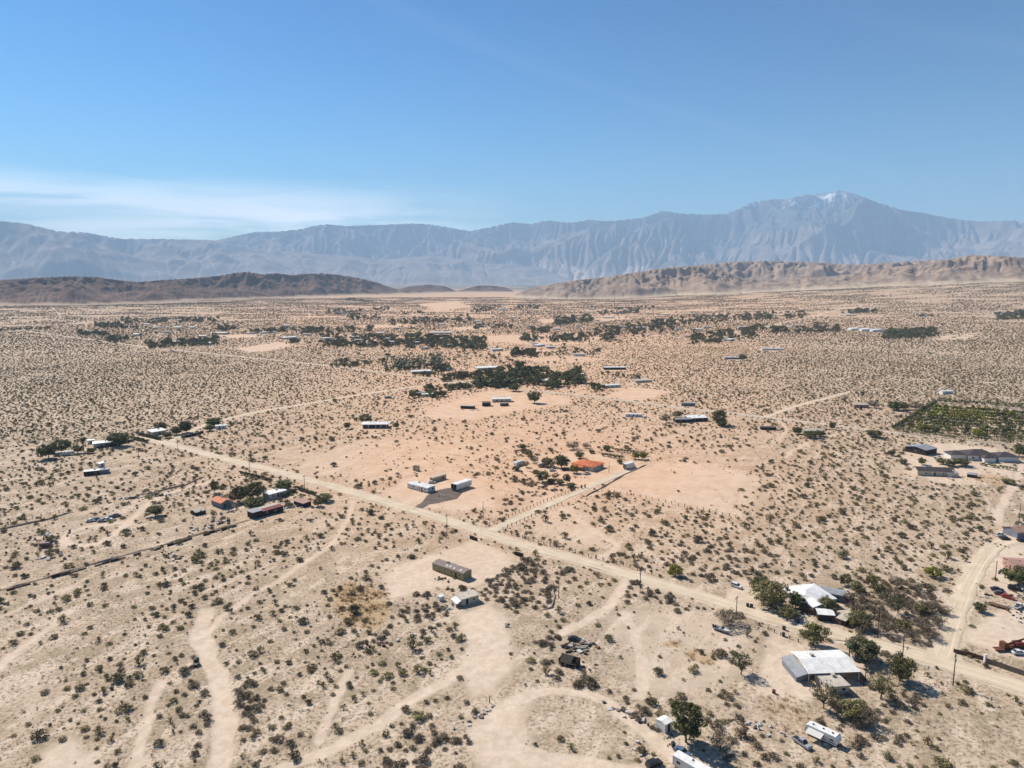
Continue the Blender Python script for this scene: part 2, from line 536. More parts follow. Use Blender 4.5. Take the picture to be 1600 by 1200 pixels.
TRACKS = [   # (points, width, strength) bare strips worn into the sand
    ([(332, 752), (290, 763), (250, 775), (225, 793), (205, 812), (180, 835), (150, 850), (110, 852), (98, 843), (108, 832), (140, 822), (190, 817)], 4.5, 1.0),
    ([(445, 1200), (525, 1170), (600, 1126), (650, 1091), (700, 1064), (745, 1030), (760, 990), (755, 955)], 4.0, 0.9),
    ([(770, 1130), (800, 1097), (830, 1084), (862, 1077), (912, 1082), (950, 1097), (987, 1127), (1025, 1157), (1045, 1178), (1080, 1215)], 4.2, 1.0),
    ([(760, 1140), (800, 1168), (860, 1186), (930, 1195), (990, 1205)], 5.0, 0.9),
    ([(312, 1003), (345, 965), (400, 925), (440, 905), (470, 882), (520, 850), (545, 810), (552, 783)], 2.6, 0.75),
    ([(0, 965), (40, 948), (100, 925), (150, 895)], 2.2, 0.6),
    ([(0, 1045), (35, 1010), (70, 985), (110, 955)], 3.0, 0.7),
    ([(205, 1200), (222, 1150), (240, 1090), (250, 1065)], 3.0, 0.7),
    ([(500, 1160), (520, 1110), (535, 1070), (545, 1050)], 2.6, 0.7),
    ([(980, 905), (962, 935), (950, 950), (905, 975), (880, 990)], 4.0, 0.8),
    ([(877, 793), (905, 812), (935, 835), (965, 850), (958, 862), (935, 872)], 3.4, 0.9),
    ([(975, 960), (990, 985), (1000, 1025), (1003, 1070), (1000, 1085)], 4.5, 0.7),
    ([(330, 855), (352, 845), (392, 822)], 2.0, 0.5),
    ([(1225, 715), (1245, 700), (1265, 690), (1310, 678)], 4.0, 0.7),
    ([(1217, 690), (1228, 672), (1222, 660)], 3.0, 0.7),
    ([(400, 712), (470, 697), (540, 688), (600, 672)], 3.0, 0.5),
    ([(690, 688), (715, 707), (740, 717), (760, 708), (800, 697), (850, 680)], 3.0, 0.6),
    ([(735, 712), (745, 735), (760, 752), (800, 765)], 3.0, 0.6),
    ([(1555, 815), (1572, 780), (1590, 745), (1600, 722)], 5.0, 0.8),
    ([(1265, 575), (1340, 584), (1440, 593), (1600, 601)], 4.0, 0.9),
    ([(1000, 728), (1060, 740), (1120, 765), (1150, 800)], 2.0, -0.35), ([(1175, 750), (1150, 770), (1148, 790), (1165, 800)], 2.4, -0.45), ([(980, 745), (1040, 760), (1100, 782)], 1.5, -0.3), ([(640, 925), (690, 905), (720, 870), (745, 850)], 2.2, -0.3), ([(625, 905), (680, 880), (740, 860)], 2.0, -0.25), ([(1210, 1010), (1235, 1050), (1225, 1090)], 2.0, -0.3),
    ([(80, 480), (92, 490), (95, 498)], 8.0, 0.9),
    ([(1180, 740), (1160, 775), (1150, 800)], 5.0, 0.5),
    ([(0, 703), (60, 699), (130, 690)], 3.0, 0.5),
]
RUTS = [(PL(a), w, -s) for a, w, s in TRACKS if s < 0]      # faint wheel marks across swept sand
TRACKS = [(PL(a), w * 0.9, min(1, s * 1.15)) for a, w, s in TRACKS if s > 0]
BARE = [   # cleared ground (photo outline, softness m, strength)
    ([(615, 885), (700, 858), (745, 846), (800, 868), (800, 885), (770, 905), (740, 915), (690, 920), (640, 930), (608, 935), (600, 905)], 4, 1.0),
    ([(720, 960), (765, 945), (790, 965), (800, 1010), (795, 1050), (770, 1085), (735, 1090), (720, 1050), (735, 1010), (720, 985)], 4, 1.0),
    ([(735, 1130), (790, 1095), (830, 1090), (815, 1130), (830, 1175), (920, 1210), (780, 1230), (745, 1190)], 4, 1.0),
    ([(925, 768), (985, 735), (1030, 722), (1110, 724), (1190, 748), (1180, 785), (1150, 806), (1060, 790), (980, 772)], 9, 0.8),
    ([(600, 775), (625, 750), (700, 735), (765, 755), (770, 790), (720, 800), (650, 790)], 5, 0.9),
    ([(800, 735), (840, 715), (900, 705), (960, 712), (1000, 722), (960, 745), (905, 766), (885, 760), (830, 745)], 4, 0.95),
    ([(470, 715), (560, 690), (660, 683), (720, 705), (735, 735), (640, 745), (560, 752), (480, 742)], 9, 0.55),
    ([(940, 620), (985, 605), (1050, 612), (1000, 627)], 5, 1.0),
    ([(660, 640), (700, 628), (770, 610), (875, 618), (900, 628), (800, 645), (735, 655), (675, 656)], 9, 0.9),
    ([(370, 545), (430, 535), (462, 536), (440, 545), (390, 551)], 14, 1.0),
    ([(1225, 1005), (1290, 1005), (1350, 1025), (1360, 1060), (1240, 1100), (1190, 1090), (1190, 1030), (1210, 985), (1240, 985)], 4, 0.95),
    ([(1500, 1000), (1540, 960), (1600, 950), (1640, 960), (1640, 1040), (1560, 1020)], 4, 1.0),
    ([(1530, 880), (1560, 855), (1640, 845), (1640, 910), (1560, 930), (1540, 915)], 4, 0.7),
    ([(1410, 712), (1450, 690), (1560, 700), (1590, 735), (1585, 755), (1480, 760), (1410, 735)], 6, 0.75),
    ([(1155, 905), (1200, 915), (1185, 950), (1160, 955), (1135, 935)], 3, 0.8),
    ([(820, 785), (900, 790), (940, 838), (960, 855), (900, 855), (830, 830)], 6, 0.6),
    ([(930, 960), (1060, 945), (1180, 985), (1180, 1050), (1100, 1090), (1010, 1090), (960, 1020)], 8, 0.5),
    ([(830, 780), (870, 770), (885, 778), (820, 805)], 3, 0.8),
    ([(750, 525), (880, 523), (950, 528), (890, 540), (760, 534)], 20, 0.8),
    ([(650, 475), (715, 470), (740, 480), (680, 487)], 30, 0.9),
    ([(560, 509), (640, 505), (650, 510), (570, 514)], 15, 0.9), ([(840, 500), (870, 497), (880, 502), (850, 506)], 15, 1.0), ([(930, 497), (975, 495), (985, 499), (940, 502)], 15, 1.0),
    ([(1030, 500), (1080, 497), (1100, 502), (1040, 506)], 20, 0.9), ([(760, 552), (850, 546), (900, 550), (820, 557)], 12, 0.8), ([(800, 560), (900, 556), (960, 562), (860, 569)], 10, 0.7),
    ([(700, 512), (760, 509), (770, 514), (710, 517)], 15, 0.8), ([(340, 524), (400, 522), (410, 527), (350, 529)], 15, 0.8), ([(1100, 520), (1150, 516), (1160, 520), (1110, 525)], 15, 0.8),
    ([(1460, 525), (1530, 520), (1525, 530), (1455, 531)], 25, 0.7),
    ([(60, 1180), (110, 1150), (160, 1200), (60, 1230)], 3, 0.8),
    ([(20, 1130), (60, 1060), (75, 1085), (55, 1130)], 4, 0.5),
]
BARE = [(PL(a), s, k) for a, s, k in BARE]
DRY = [   # golden dry grass
    ([(520, 920), (545, 908), (600, 925), (608, 945), (610, 965), (590, 985), (545, 980), (520, 955)], 3, 1.0),
    ([(1035, 1003), (1065, 1003), (1070, 1012), (1040, 1012)], 1.5, 1.0),
    ([(1065, 1020), (1095, 1013), (1120, 1028), (1118, 1040), (1085, 1035)], 2, 1.0),
    ([(1180, 1085), (1240, 1090), (1300, 1120), (1335, 1150), (1290, 1140), (1240, 1150), (1190, 1120)], 6, 0.55),
    ([(1500, 745), (1545, 738), (1590, 750), (1570, 762)], 4, 0.7),
    ([(1080, 545), (1155, 540), (1160, 545), (1085, 550)], 12, 0.8),
]
DRY = [(PL(a), s, k) for a, s, k in DRY]
WARM_C = P(780, 640)

ROAD_EXCL = [(l, w) for l, w in ROADS.values()]


def near_box(x, y, pts, m):
    P_ = np.array(pts)
    return (x > P_[:, 0].min() - m) & (x < P_[:, 0].max() + m) & (y > P_[:, 1].min() - m) & (y < P_[:, 1].max() + m)


def bare_mask(x, y):
    x = np.asarray(x, float); y = np.asarray(y, float)
    wob = 2.6 * (fbm(x / 9, y / 9, 3, 33) - 0.5)
    x = x + wob; y = y + 2.6 * (fbm(x / 9, y / 9, 3, 34) - 0.5)
    b = np.zeros(np.shape(x))

    def put(pts, m, fn):
        for i in range(0, len(pts) - 1 if m > 0 else 1, 4):
            seg = pts[i:i + 5] if m > 0 else pts
            k = near_box(x, y, seg, abs(m))
            if k.any():
                b[k] = np.maximum(b[k], fn(x[k], y[k], seg))
    for l, w in ROAD_EXCL:
        put(l, w + 3, lambda u, v, s: 1 - sstep(dist_line(u, v, s), w * 0.45, w * 0.5 + 2.0))
    for l, w, s_ in TRACKS:
        put(l, w + 3, lambda u, v, s: s_ * (1 - sstep(dist_line(u, v, s), w * 0.3, w * 0.5 + 1.0)))
    for p, s_, k_ in BARE:
        put(p, -s_ - 1, lambda u, v, s: k_ * poly_soft(u, v, s, s_))
    for l, w, s_ in RUTS:
        for i in range(len(l) - 1):
            k = near_box(x, y, l[i:i + 2], w + 2)
            if k.any():
                b[k] -= s_ * np.exp(-((dist_line(x[k], y[k], l[i:i + 2]) - w * 0.4) / 0.5) ** 2)
    put(WASH, 6, lambda u, v, s: 1.0 * (1 - sstep(dist_line(u, v, s) + 1.8 * (fbm(u / 5, v / 5, 2, 4) - 0.5), 1.9, 4.0)))
    return b


def dry_mask(x, y):
    b = np.zeros(np.shape(x))
    for p, s, k in DRY:
        q = near_box(x, y, p, s + 1)
        if q.any():
            b[q] = np.maximum(b[q], k * poly_soft(x[q], y[q], p, s))
    return b


# ------------------------------------------------------------------ ground
def ground_material():
    m = bpy.data.materials.new('desert_sand')
    m.use_nodes = True
    nt = m.node_tree
    b = nt.nodes['Principled BSDF']
    b.inputs['Roughness'].default_value = 0.95
    b.inputs['Specular IOR Level'].default_value = 0.1
    g = N(nt, 'ShaderNodeNewGeometry')
    pos = g.outputs['Position']

    def noise(scale, detail=4.0, rough=0.55, mp=None):
        n = N(nt, 'ShaderNodeTexNoise', i_Scale=scale, i_Detail=detail, i_Roughness=rough)
        nt.links.new(mp or pos, n.inputs['Vector'])
        return n.outputs[0]
    mpg = N(nt, 'ShaderNodeCombineXYZ')
    for i_, (d_, k_) in enumerate(((R(62), 0.2), (R(152), 1.0))):     # drainage runs down the fan
        vm = N(nt, 'ShaderNodeVectorMath', operation='DOT_PRODUCT')
        nt.links.new(pos, vm.inputs[0]); vm.inputs[1].default_value = (math.cos(d_) * k_, math.sin(d_) * k_, 0)
        nt.links.new(vm.outputs['Value'], mpg.inputs[i_])
    att = N(nt, 'ShaderNodeAttribute', attribute_name='mask')
    sepm = N(nt, 'ShaderNodeSeparateColor')
    nt.links.new(att.outputs['Color'], sepm.inputs[0])
    bare, warm, dry = sepm.outputs
    far = att.outputs['Alpha']
    big = noise(0.012, 3)
    mid = noise(0.09, 5, 0.6)
    streak = noise(0.16, 5, 0.6, mpg.outputs[0])
    fine = noise(0.9, 6, 0.7)
    grit = noise(3.2, 3, 0.7)
    c = mixc(nt, mapr(nt, big, 0.35, 0.65), (0.535, 0.415, 0.305), (0.42, 0.322, 0.23))
    c = mixc(nt, mathn(nt, 'MULTIPLY', mapr(nt, streak, 0.47, 0.60), 0.8), c, (0.67, 0.54, 0.42))
    c = mixc(nt, mathn(nt, 'MULTIPLY', mapr(nt, mid, 0.48, 0.64), 0.75), c, (0.30, 0.235, 0.15))
    # gravel speckle outside the bare ground
    spk = mathn(nt, 'MULTIPLY', mapr(nt, fine, 0.50, 0.60), mathn(nt, 'SUBTRACT', 0.95, mathn(nt, 'MULTIPLY', bare, 0.72)))
    c = mixc(nt, mathn(nt, 'MULTIPLY', spk, 0.8), c, (0.20, 0.15, 0.10))
    lite = mathn(nt, 'MULTIPLY', mapr(nt, fine, 0.46, 0.36), 0.5)
    c = mixc(nt, lite, c, (0.64, 0.54, 0.40))
    spk2 = mathn(nt, 'MULTIPLY', mapr(nt, grit, 0.56, 0.66), mathn(nt, 'SUBTRACT', 0.9, mathn(nt, 'MULTIPLY', bare, 0.75)))
    c = mixc(nt, mathn(nt, 'MULTIPLY', spk2, 0.6), c, (0.20, 0.142, 0.10))
    # bare swept sand, broken along its edges
    bf = mapr(nt, mathn(nt, 'ADD', bare, mathn(nt, 'MULTIPLY', mathn(nt, 'SUBTRACT', mathn(nt, 'ADD', mathn(nt, 'MULTIPLY', mid, 0.55), mathn(nt, 'MULTIPLY', fine, 0.45)), 0.5), 2.6)), 0.12, 0.95)
    pale = mixc(nt, mapr(nt, noise(0.3, 6, 0.7), 0.38, 0.62), (0.71, 0.575, 0.455), (0.59, 0.468, 0.355))
    c = mixc(nt, mathn(nt, 'MULTIPLY', bf, 0.8), c, pale)
    # iron-rich orange sand
    wf = mathn(nt, 'MULTIPLY', warm, mapr(nt, mid, 0.2, 0.8, 0.65, 1.0))
    c = mixc(nt, mathn(nt, 'MULTIPLY', wf, 0.95), c, mixc(nt, mapr(nt, mid, 0.35, 0.65), (0.70, 0.455, 0.30), (0.60, 0.37, 0.23)))
    # dry grass litter
    df = mapr(nt, mathn(nt, 'ADD', dry, mathn(nt, 'MULTIPLY', mathn(nt, 'SUBTRACT', fine, 0.5), 0.9)), 0.3, 0.8)
    c = mixc(nt, mathn(nt, 'MULTIPLY', df, 0.62), c, mixc(nt, fine, (0.48, 0.32, 0.16), (0.38, 0.26, 0.14)))
    # scrub too far off to tell apart
    vor = N(nt, 'ShaderNodeTexVoronoi', i_Scale=0.085, i_Randomness=1.0)
    nt.links.new(pos, vor.inputs['Vector'])
    vs_ = mathn(nt, 'MULTIPLY', mapr(nt, vor.outputs['Distance'], 0.22, 0.36, 1, 0), mathn(nt, 'SUBTRACT', 1.0, bare))
    vs_ = mathn(nt, 'MULTIPLY', vs_, far)
    c = mixc(nt, mathn(nt, 'MULTIPLY', vs_, 0.8), c, (0.12, 0.095, 0.055))
    va = N(nt, 'ShaderNodeAttribute', attribute_name='valley')
    c = mixc(nt, mathn(nt, 'MULTIPLY', va.outputs['Fac'], mapr(nt, noise(0.0012, 5, 0.6), 0.40, 0.52)), c, (0.13, 0.125, 0.085))
    nt.links.new(c, b.inputs['Base Color'])
    hgt = mathn(nt, 'ADD', mathn(nt, 'MULTIPLY', mid, 1.2), mathn(nt, 'ADD', mathn(nt, 'MULTIPLY', fine, 0.35), mathn(nt, 'MULTIPLY', grit, 0.12)))
    bp = N(nt, 'ShaderNodeBump', i_Strength=0.75, i_Distance=0.45)
    nt.links.new(hgt, bp.inputs['Height'])
    nt.links.new(bp.outputs[0], b.inputs['Normal'])
    return m


def polar(az0, az1, naz, rs, zfun):
    a = np.radians(np.linspace(az0, az1, naz))
    Rr, A = np.meshgrid(rs, a, indexing='ij')
    X = Rr * np.sin(A); Y = Rr * np.cos(A)
    return X, Y, zfun(X, Y)


def grid_faces(nr, nc):
    i = np.arange(nr - 1)[:, None] * nc + np.arange(nc - 1)[None, :]
    i = i.ravel()
    return np.stack([i, i + 1, i + nc + 1, i + nc], 1)[:, ::-1]


M['sand'] = ground_material()
rs = [60.0]
while rs[-1] < 950: rs.append(rs[-1] * 1.006)
while rs[-1] < 9000: rs.append(rs[-1] * 1.02)
while rs[-1] < 70000: rs.append(rs[-1] * 1.06)
rs = np.array(rs)
GX, GY, GZ = polar(-70, 70, 640, rs, gz)
GZ = GZ - 0.0
kq = (np.hypot(GX, GY) < 330) & (GX < 0)
GZ[kq] -= 0.55 * (1 - sstep(dist_line(GX[kq], GY[kq], WASH), 2.2, 4.5))
me = np_mesh('ground', np.stack([GX.ravel(), GY.ravel(), GZ.ravel()], 1), grid_faces(*GX.shape), M['sand'], True)
rr = np.hypot(GX, GY).ravel()
msk = np.zeros((GX.size, 4), np.float32)
gx, gy = GX.ravel(), GY.ravel()
sel = rr < 4500
msk[sel, 0] = bare_mask(gx[sel], gy[sel])
msk[sel, 2] = dry_mask(gx[sel], gy[sel])
dwx, dwy = gx - WARM_C[0], gy - WARM_C[1]
aa = np.degrees(np.arctan2(gx, gy))
warm = np.exp(-(aa - 1.5) ** 2 / (2 * 15.0 ** 2)) * sstep(rr, 220, 480) * (1 - 0.45 * sstep(rr, 2600, 4500))
msk[:, 1] = np.clip(warm * (0.75 + 0.8 * fbm(gx / 160, gy / 160, 3, 5)) + 0.35 * sstep(rr, 900, 2500), 0, 1)
msk[:, 3] = sstep(rr, 1500, 2300) * (1 - 0.75 * sstep(rr, 7000, 12000))
ca = me.color_attributes.new('mask', 'FLOAT_COLOR', 'POINT')
ca.data.foreach_set('color', msk.ravel())
va_ = me.attributes.new('valley', 'FLOAT', 'POINT'); va_.data.foreach_set('value', sstep(rr, 7500, 9500).astype(np.float32))
ground = tag(link('ground', me), kind='structure')


# ------------------------------------------------------------------ road sheets
def road_material(name, ca_, cb_):
    m = bpy.data.materials.new(name)
    m.use_nodes = True
    nt = m.node_tree
    b = nt.nodes['Principled BSDF']
    b.inputs['Roughness'].default_value = 0.95
    b.inputs['Specular IOR Level'].default_value = 0.1
    g = N(nt, 'ShaderNodeNewGeometry')
    at = N(nt, 'ShaderNodeAttribute', attribute_name='across')
    n1 = N(nt, 'ShaderNodeTexNoise', i_Scale=0.12, i_Detail=5.0, i_Roughness=0.6)
    n2 = N(nt, 'ShaderNodeTexNoise', i_Scale=1.1, i_Detail=4.0, i_Roughness=0.6)
    for n in (n1, n2):
        nt.links.new(g.outputs['Position'], n.inputs['Vector'])
    c = mixc(nt, mapr(nt, n1.outputs[0], 0.35, 0.65), ca_, cb_)
    # wheel lines pressed pale, windrows of grit along the sides
    wv = mathn(nt, 'ABSOLUTE', mathn(nt, 'SUBTRACT', mathn(nt, 'ABSOLUTE', at.outputs['Fac']), 0.42))
    c = mixc(nt, mathn(nt, 'MULTIPLY', mapr(nt, wv, 0.05, 0.16, 1, 0), 0.35), c, tuple(min(1, x * 1.14) for x in ca_))
    c = mixc(nt, mathn(nt, 'MULTIPLY', mapr(nt, mathn(nt, 'ABSOLUTE', at.outputs['Fac']), 0.7, 0.95), mapr(nt, n2.outputs[0], 0.35, 0.7)), c, tuple(x * 0.74 for x in cb_))
    al = N(nt, 'ShaderNodeAttribute', attribute_name='along')
    cb2 = N(nt, 'ShaderNodeCombineXYZ')
    nt.links.new(mathn(nt, 'MULTIPLY', at.outputs['Fac'], 7.0), cb2.inputs[0]); nt.links.new(mathn(nt, 'MULTIPLY', al.outputs['Fac'], 0.035), cb2.inputs[1])
    n3 = N(nt, 'ShaderNodeTexNoise', i_Scale=1.0, i_Detail=5.0, i_Roughness=0.65)
    nt.links.new(cb2.outputs[0], n3.inputs['Vector'])
    c = mixc(nt, mathn(nt, 'MULTIPLY', mapr(nt, n3.outputs[0], 0.5, 0.64), 0.6), c, tuple(x * 0.68 for x in cb_))
    nt.links.new(c, b.inputs['Base Color'])
    bp = N(nt, 'ShaderNodeBump', i_Strength=0.4, i_Distance=0.2)
    nt.links.new(n2.outputs[0], bp.inputs['Height'])
    nt.links.new(bp.outputs[0], b.inputs['Normal'])
    return m


M['road'] = road_material('graded_dirt', (0.66, 0.54, 0.405), (0.57, 0.46, 0.335))
M['road2'] = road_material('sun_bleached_asphalt', (0.56, 0.46, 0.36), (0.50, 0.405, 0.315))


def ribbon(name, line, width, mat, lift=0.05):
    pts = [np.array(p) for p in line]
    out = [pts[0]]
    for a, b_ in zip(pts[:-1], pts[1:]):
        L = np.linalg.norm(b_ - a)
        step = max(3.0, min(25, np.linalg.norm(a) / 150))
        n = max(1, int(L / step))
        for i in range(1, n + 1):
            out.append(a + (b_ - a) * i / n)
    out = np.array(out)
    for _ in range(6):
        out[1:-1] = 0.25 * out[:-2] + 0.5 * out[1:-1] + 0.25 * out[2:]
    d = np.gradient(out, axis=0); d /= np.linalg.norm(d, axis=1)[:, None]
    nrm = np.stack([-d[:, 1], d[:, 0]], 1)
    s = np.cumsum(np.r_[0, np.linalg.norm(np.diff(out, axis=0), axis=1)])
    ws = np.array((-1, -0.8, -0.4, 0, 0.4, 0.8, 1))
    vs_ = []; ac = []
    for k, w in enumerate(ws):
        j = 1 + (0.42 * (fbm(s / 5, np.full_like(s, 3.3 * k), 4, 9 + k) - 0.5) * 2 if abs(w) == 1 else 0)
        p = out + nrm * (w * width / 2 * j)[:, None] if np.ndim(j) else out + nrm * (w * width / 2)
        zz = gz(p[:, 0], p[:, 1]) + lift * (0.35 if abs(w) == 1 else 1) + (0.12 if abs(w) == 0.8 else 0)
        vs_.append(np.column_stack([p, zz])); ac.append(np.full(len(p), w))
    vs_ = np.stack(vs_, 1); ac = np.stack(ac, 1)
    me = np_mesh(name, vs_.reshape(-1, 3), grid_faces(len(out), len(ws)), mat, True)
    a_ = me.attributes.new('across', 'FLOAT', 'POINT')
    a_.data.foreach_set('value', ac.ravel().astype(np.float32))
    a_ = me.attributes.new('along', 'FLOAT', 'POINT')
    a_.data.foreach_set('value', np.repeat(s, len(ws)).astype(np.float32))
    return tag(link(name, me), kind='structure')


for nm, (ln, w) in ROADS.items():
    ribbon(nm, ln, w, M['road2'] if nm in ('paved_road', 'far_track') else M['road'], lift=0.06 if np.linalg.norm(ln[0]) < 800 else 0.15)


# ------------------------------------------------------------------ hills and mountains (eroded height fields)
def erode(h, dx, dy, steps, k, diff, m=0.5):
    h = h.astype(np.float32)
    A = np.ones_like(h)
    nb = [(-1, 0, dy), (1, 0, dy), (0, -1, dx), (0, 1, dx), (-1, -1, None), (-1, 1, None), (1, -1, None), (1, 1, None)]
    dd = math.hypot(dx, dy)
    for it in range(steps):
        S = []
        hp = np.pad(h, 1, mode='edge')
        nr, nc = h.shape
        for (i, j, d) in nb:
            S.append(np.maximum((h - hp[1 + i:1 + i + nr, 1 + j:1 + j + nc]) / (d or dd), 0))
        S = np.array(S)
        Smax = S.max(0)
        W = S * S * S
        W /= (W.sum(0) + 1e-12)
        Anew = np.ones_like(h)
        for q, (i, j, d) in enumerate(nb):
            fl = np.pad(W[q] * A, 1)
            Anew += fl[1 - i:1 - i + nr, 1 - j:1 - j + nc]
        A = Anew
        e = np.float32(k) * np.sqrt(A) * Smax
        e = np.minimum(e, Smax * dx * 0.45)
        h = h - e
        if diff:
            hp = np.pad(h, 1, mode='edge')
            h = h + diff * (hp[:-2, 1:-1] + hp[2:, 1:-1] + hp[1:-1, :-2] + hp[1:-1, 2:] - 4 * h)
    return h, A


def pix_az_el(px, py):
    d = ray(px, py)
    return math.degrees(math.atan2(d[0], d[1])), math.atan2(d[2], math.hypot(d[0], d[1]))


def massif(name, sil, az0, az1, naz, r0, r1, nr, crest, sharp, namp, nscale, steps, ke, diff, mat, seed, base=None, lift=0.0, jag=0.0, bend=0.0, foot=None):
    """height field whose skyline follows a list of photo points; r0..r1 are its near and far foot"""
    se = [pix_az_el(*p) for p in sil]
    sa = np.array([s[0] for s in se]); st = np.array([math.tan(s[1]) for s in se])
    az = np.linspace(az0, az1, naz)
    tgt = np.interp(az, sa, st)
    T = np.linspace(0, 1, nr)
    wid = r1 - r0; r1m = r1
    if foot:
        fa = [pix_az_el(*p) for p in foot]
        r0 = np.interp(az, [f[0] for f in fa], [CAMH / math.tan(-f[1]) for f in fa])[None, :]
        r1 = r0 + wid
    Tg, Ag = np.meshgrid(T, az, indexing='ij')
    off = bend * (fbm(Ag / 6, Ag * 0, 3, seed + 5) - 0.5)
    Rg = r0 + (r1 - r0) * Tg + off
    X = Rg * np.sin(np.radians(Ag)); Y = Rg * np.cos(np.radians(Ag))
    cpos = crest + 0.16 * (fbm(Ag / 5, Ag * 0 + 2, 3, seed + 1) - 0.5)
    prof = np.where(Tg < cpos, np.clip(Tg / cpos, 0, 1), np.clip((1 - Tg) / (1 - cpos), 0, 1))
    prof = prof ** sharp
    b0 = gz(X, Y) if base is None else np.full_like(X, base)
    H = np.maximum(CAMH + (r0 + (r1 - r0) * crest) * tgt[None, :], 6.0) - b0
    H = np.maximum(H, 3)
    wx = (fbm(X / nscale / 0.9, Y / nscale / 0.9, 4, seed + 60) - 0.5) * nscale * 0.9; wy = (fbm(X / nscale / 0.9, Y / nscale / 0.9, 4, seed + 80) - 0.5) * nscale * 0.9
    X0, Y0 = X, Y
    X = X + wx; Y = Y + wy
    n = fbm(X / nscale, Y / nscale, 6, seed, 0.55)
    rid = 1 - np.abs(2 * fbm(X / nscale * 0.8, Y / nscale * 0.8, 5, seed + 40, 0.5) - 1)
    h = H * prof * (1 - namp + namp * (0.9 * n + 1.1 * rid ** 2))
    X, Y = X0, Y0
    dx = float(np.mean(r0 + r1)) / 2 * math.radians((az1 - az0) / naz); dy = wid / nr
    sc = np.max(H)
    h, A = erode(h, dx, dy, steps, ke * sc / 100, diff)
    det = fbm(X / (nscale * 0.16), Y / (nscale * 0.16), 4, seed + 7, 0.6) - 0.5
    rdg = 1 - np.abs(2 * fbm(X / (nscale * 0.3), Y / (nscale * 0.3), 4, seed + 9, 0.55) - 1)
    h = h + ((det * 0.2 + (rdg - 0.7) * 0.42) if r1m < 9000 else det * 0.07 + (rdg - 0.7) * 0.10) * np.maximum(h, 0) ** 0.75 * H ** 0.25
    h = h * np.minimum(1, Tg / 0.12) ** 1.1
    Z = b0 + np.maximum(h, 0) + lift
    # bring the skyline back to the traced one, column by column
    F = np.ones(naz)
    for _ in range(4):
        ang = (Z - CAMH) / Rg
        k = np.argmax(ang, axis=0)
        zt = CAMH + Rg[k, np.arange(naz)] * tgt
        hc = Z[k, np.arange(naz)] - b0[k, np.arange(naz)]
        f = np.clip((zt - b0[k, np.arange(naz)]) / np.maximum(hc, 1), 0.2, 5)
        kw = max(7, int(naz / (az1 - az0) * (0.6 if r1m < 9000 else 1.1)) | 1)
        ker = np.hanning(kw + 2)[1:-1]; ker /= ker.sum()
        f = np.convolve(np.pad(f, kw // 2, mode='edge'), ker, 'valid')
        f = np.clip(F * f, 0.25, 2.4) / F; F = F * f
        Z = b0 + (Z - b0) * f[None, :]
    hz_ = Z - b0
    for _ in range(2):      # no lone spikes
        pd = np.pad(hz_, 1, mode='edge')
        nbm = np.maximum.reduce([pd[:-2, 1:-1], pd[2:, 1:-1], pd[1:-1, :-2], pd[1:-1, 2:]])
        hz_ = np.minimum(hz_, nbm)
    sm = hz_
    for _ in range(5):      # talus at the foot lies smooth
        pd = np.pad(sm, 1, mode='edge'); sm = (pd[:-2, 1:-1] + pd[2:, 1:-1] + pd[1:-1, :-2] + pd[1:-1, 2:] + sm) / 5
    kf = 1 - sstep(Tg, 0.10, 0.28)
    hz_ = hz_ * (1 - kf) + sm * kf
    Z = b0 + hz_ * (sstep(az, az0, az0 + 1.5) * (1 - sstep(az, az1 - 1.5, az1)))[None, :]
    Z -= 2.0
    me = np_mesh(name, np.stack([X.ravel(), Y.ravel(), Z.ravel()], 1), grid_faces(nr, naz), mat, False)
    at = me.attributes.new('flow', 'FLOAT', 'POINT')
    at.data.foreach_set('value', np.log1p(A).ravel().astype(np.float32))
    at = me.attributes.new('rel', 'FLOAT', 'POINT')
    at.data.foreach_set('value', (Z - b0).ravel().astype(np.float32))
    me.polygons.foreach_set('use_smooth', np.ones(len(me.polygons), bool))
    return tag(link(name, me), kind='structure')


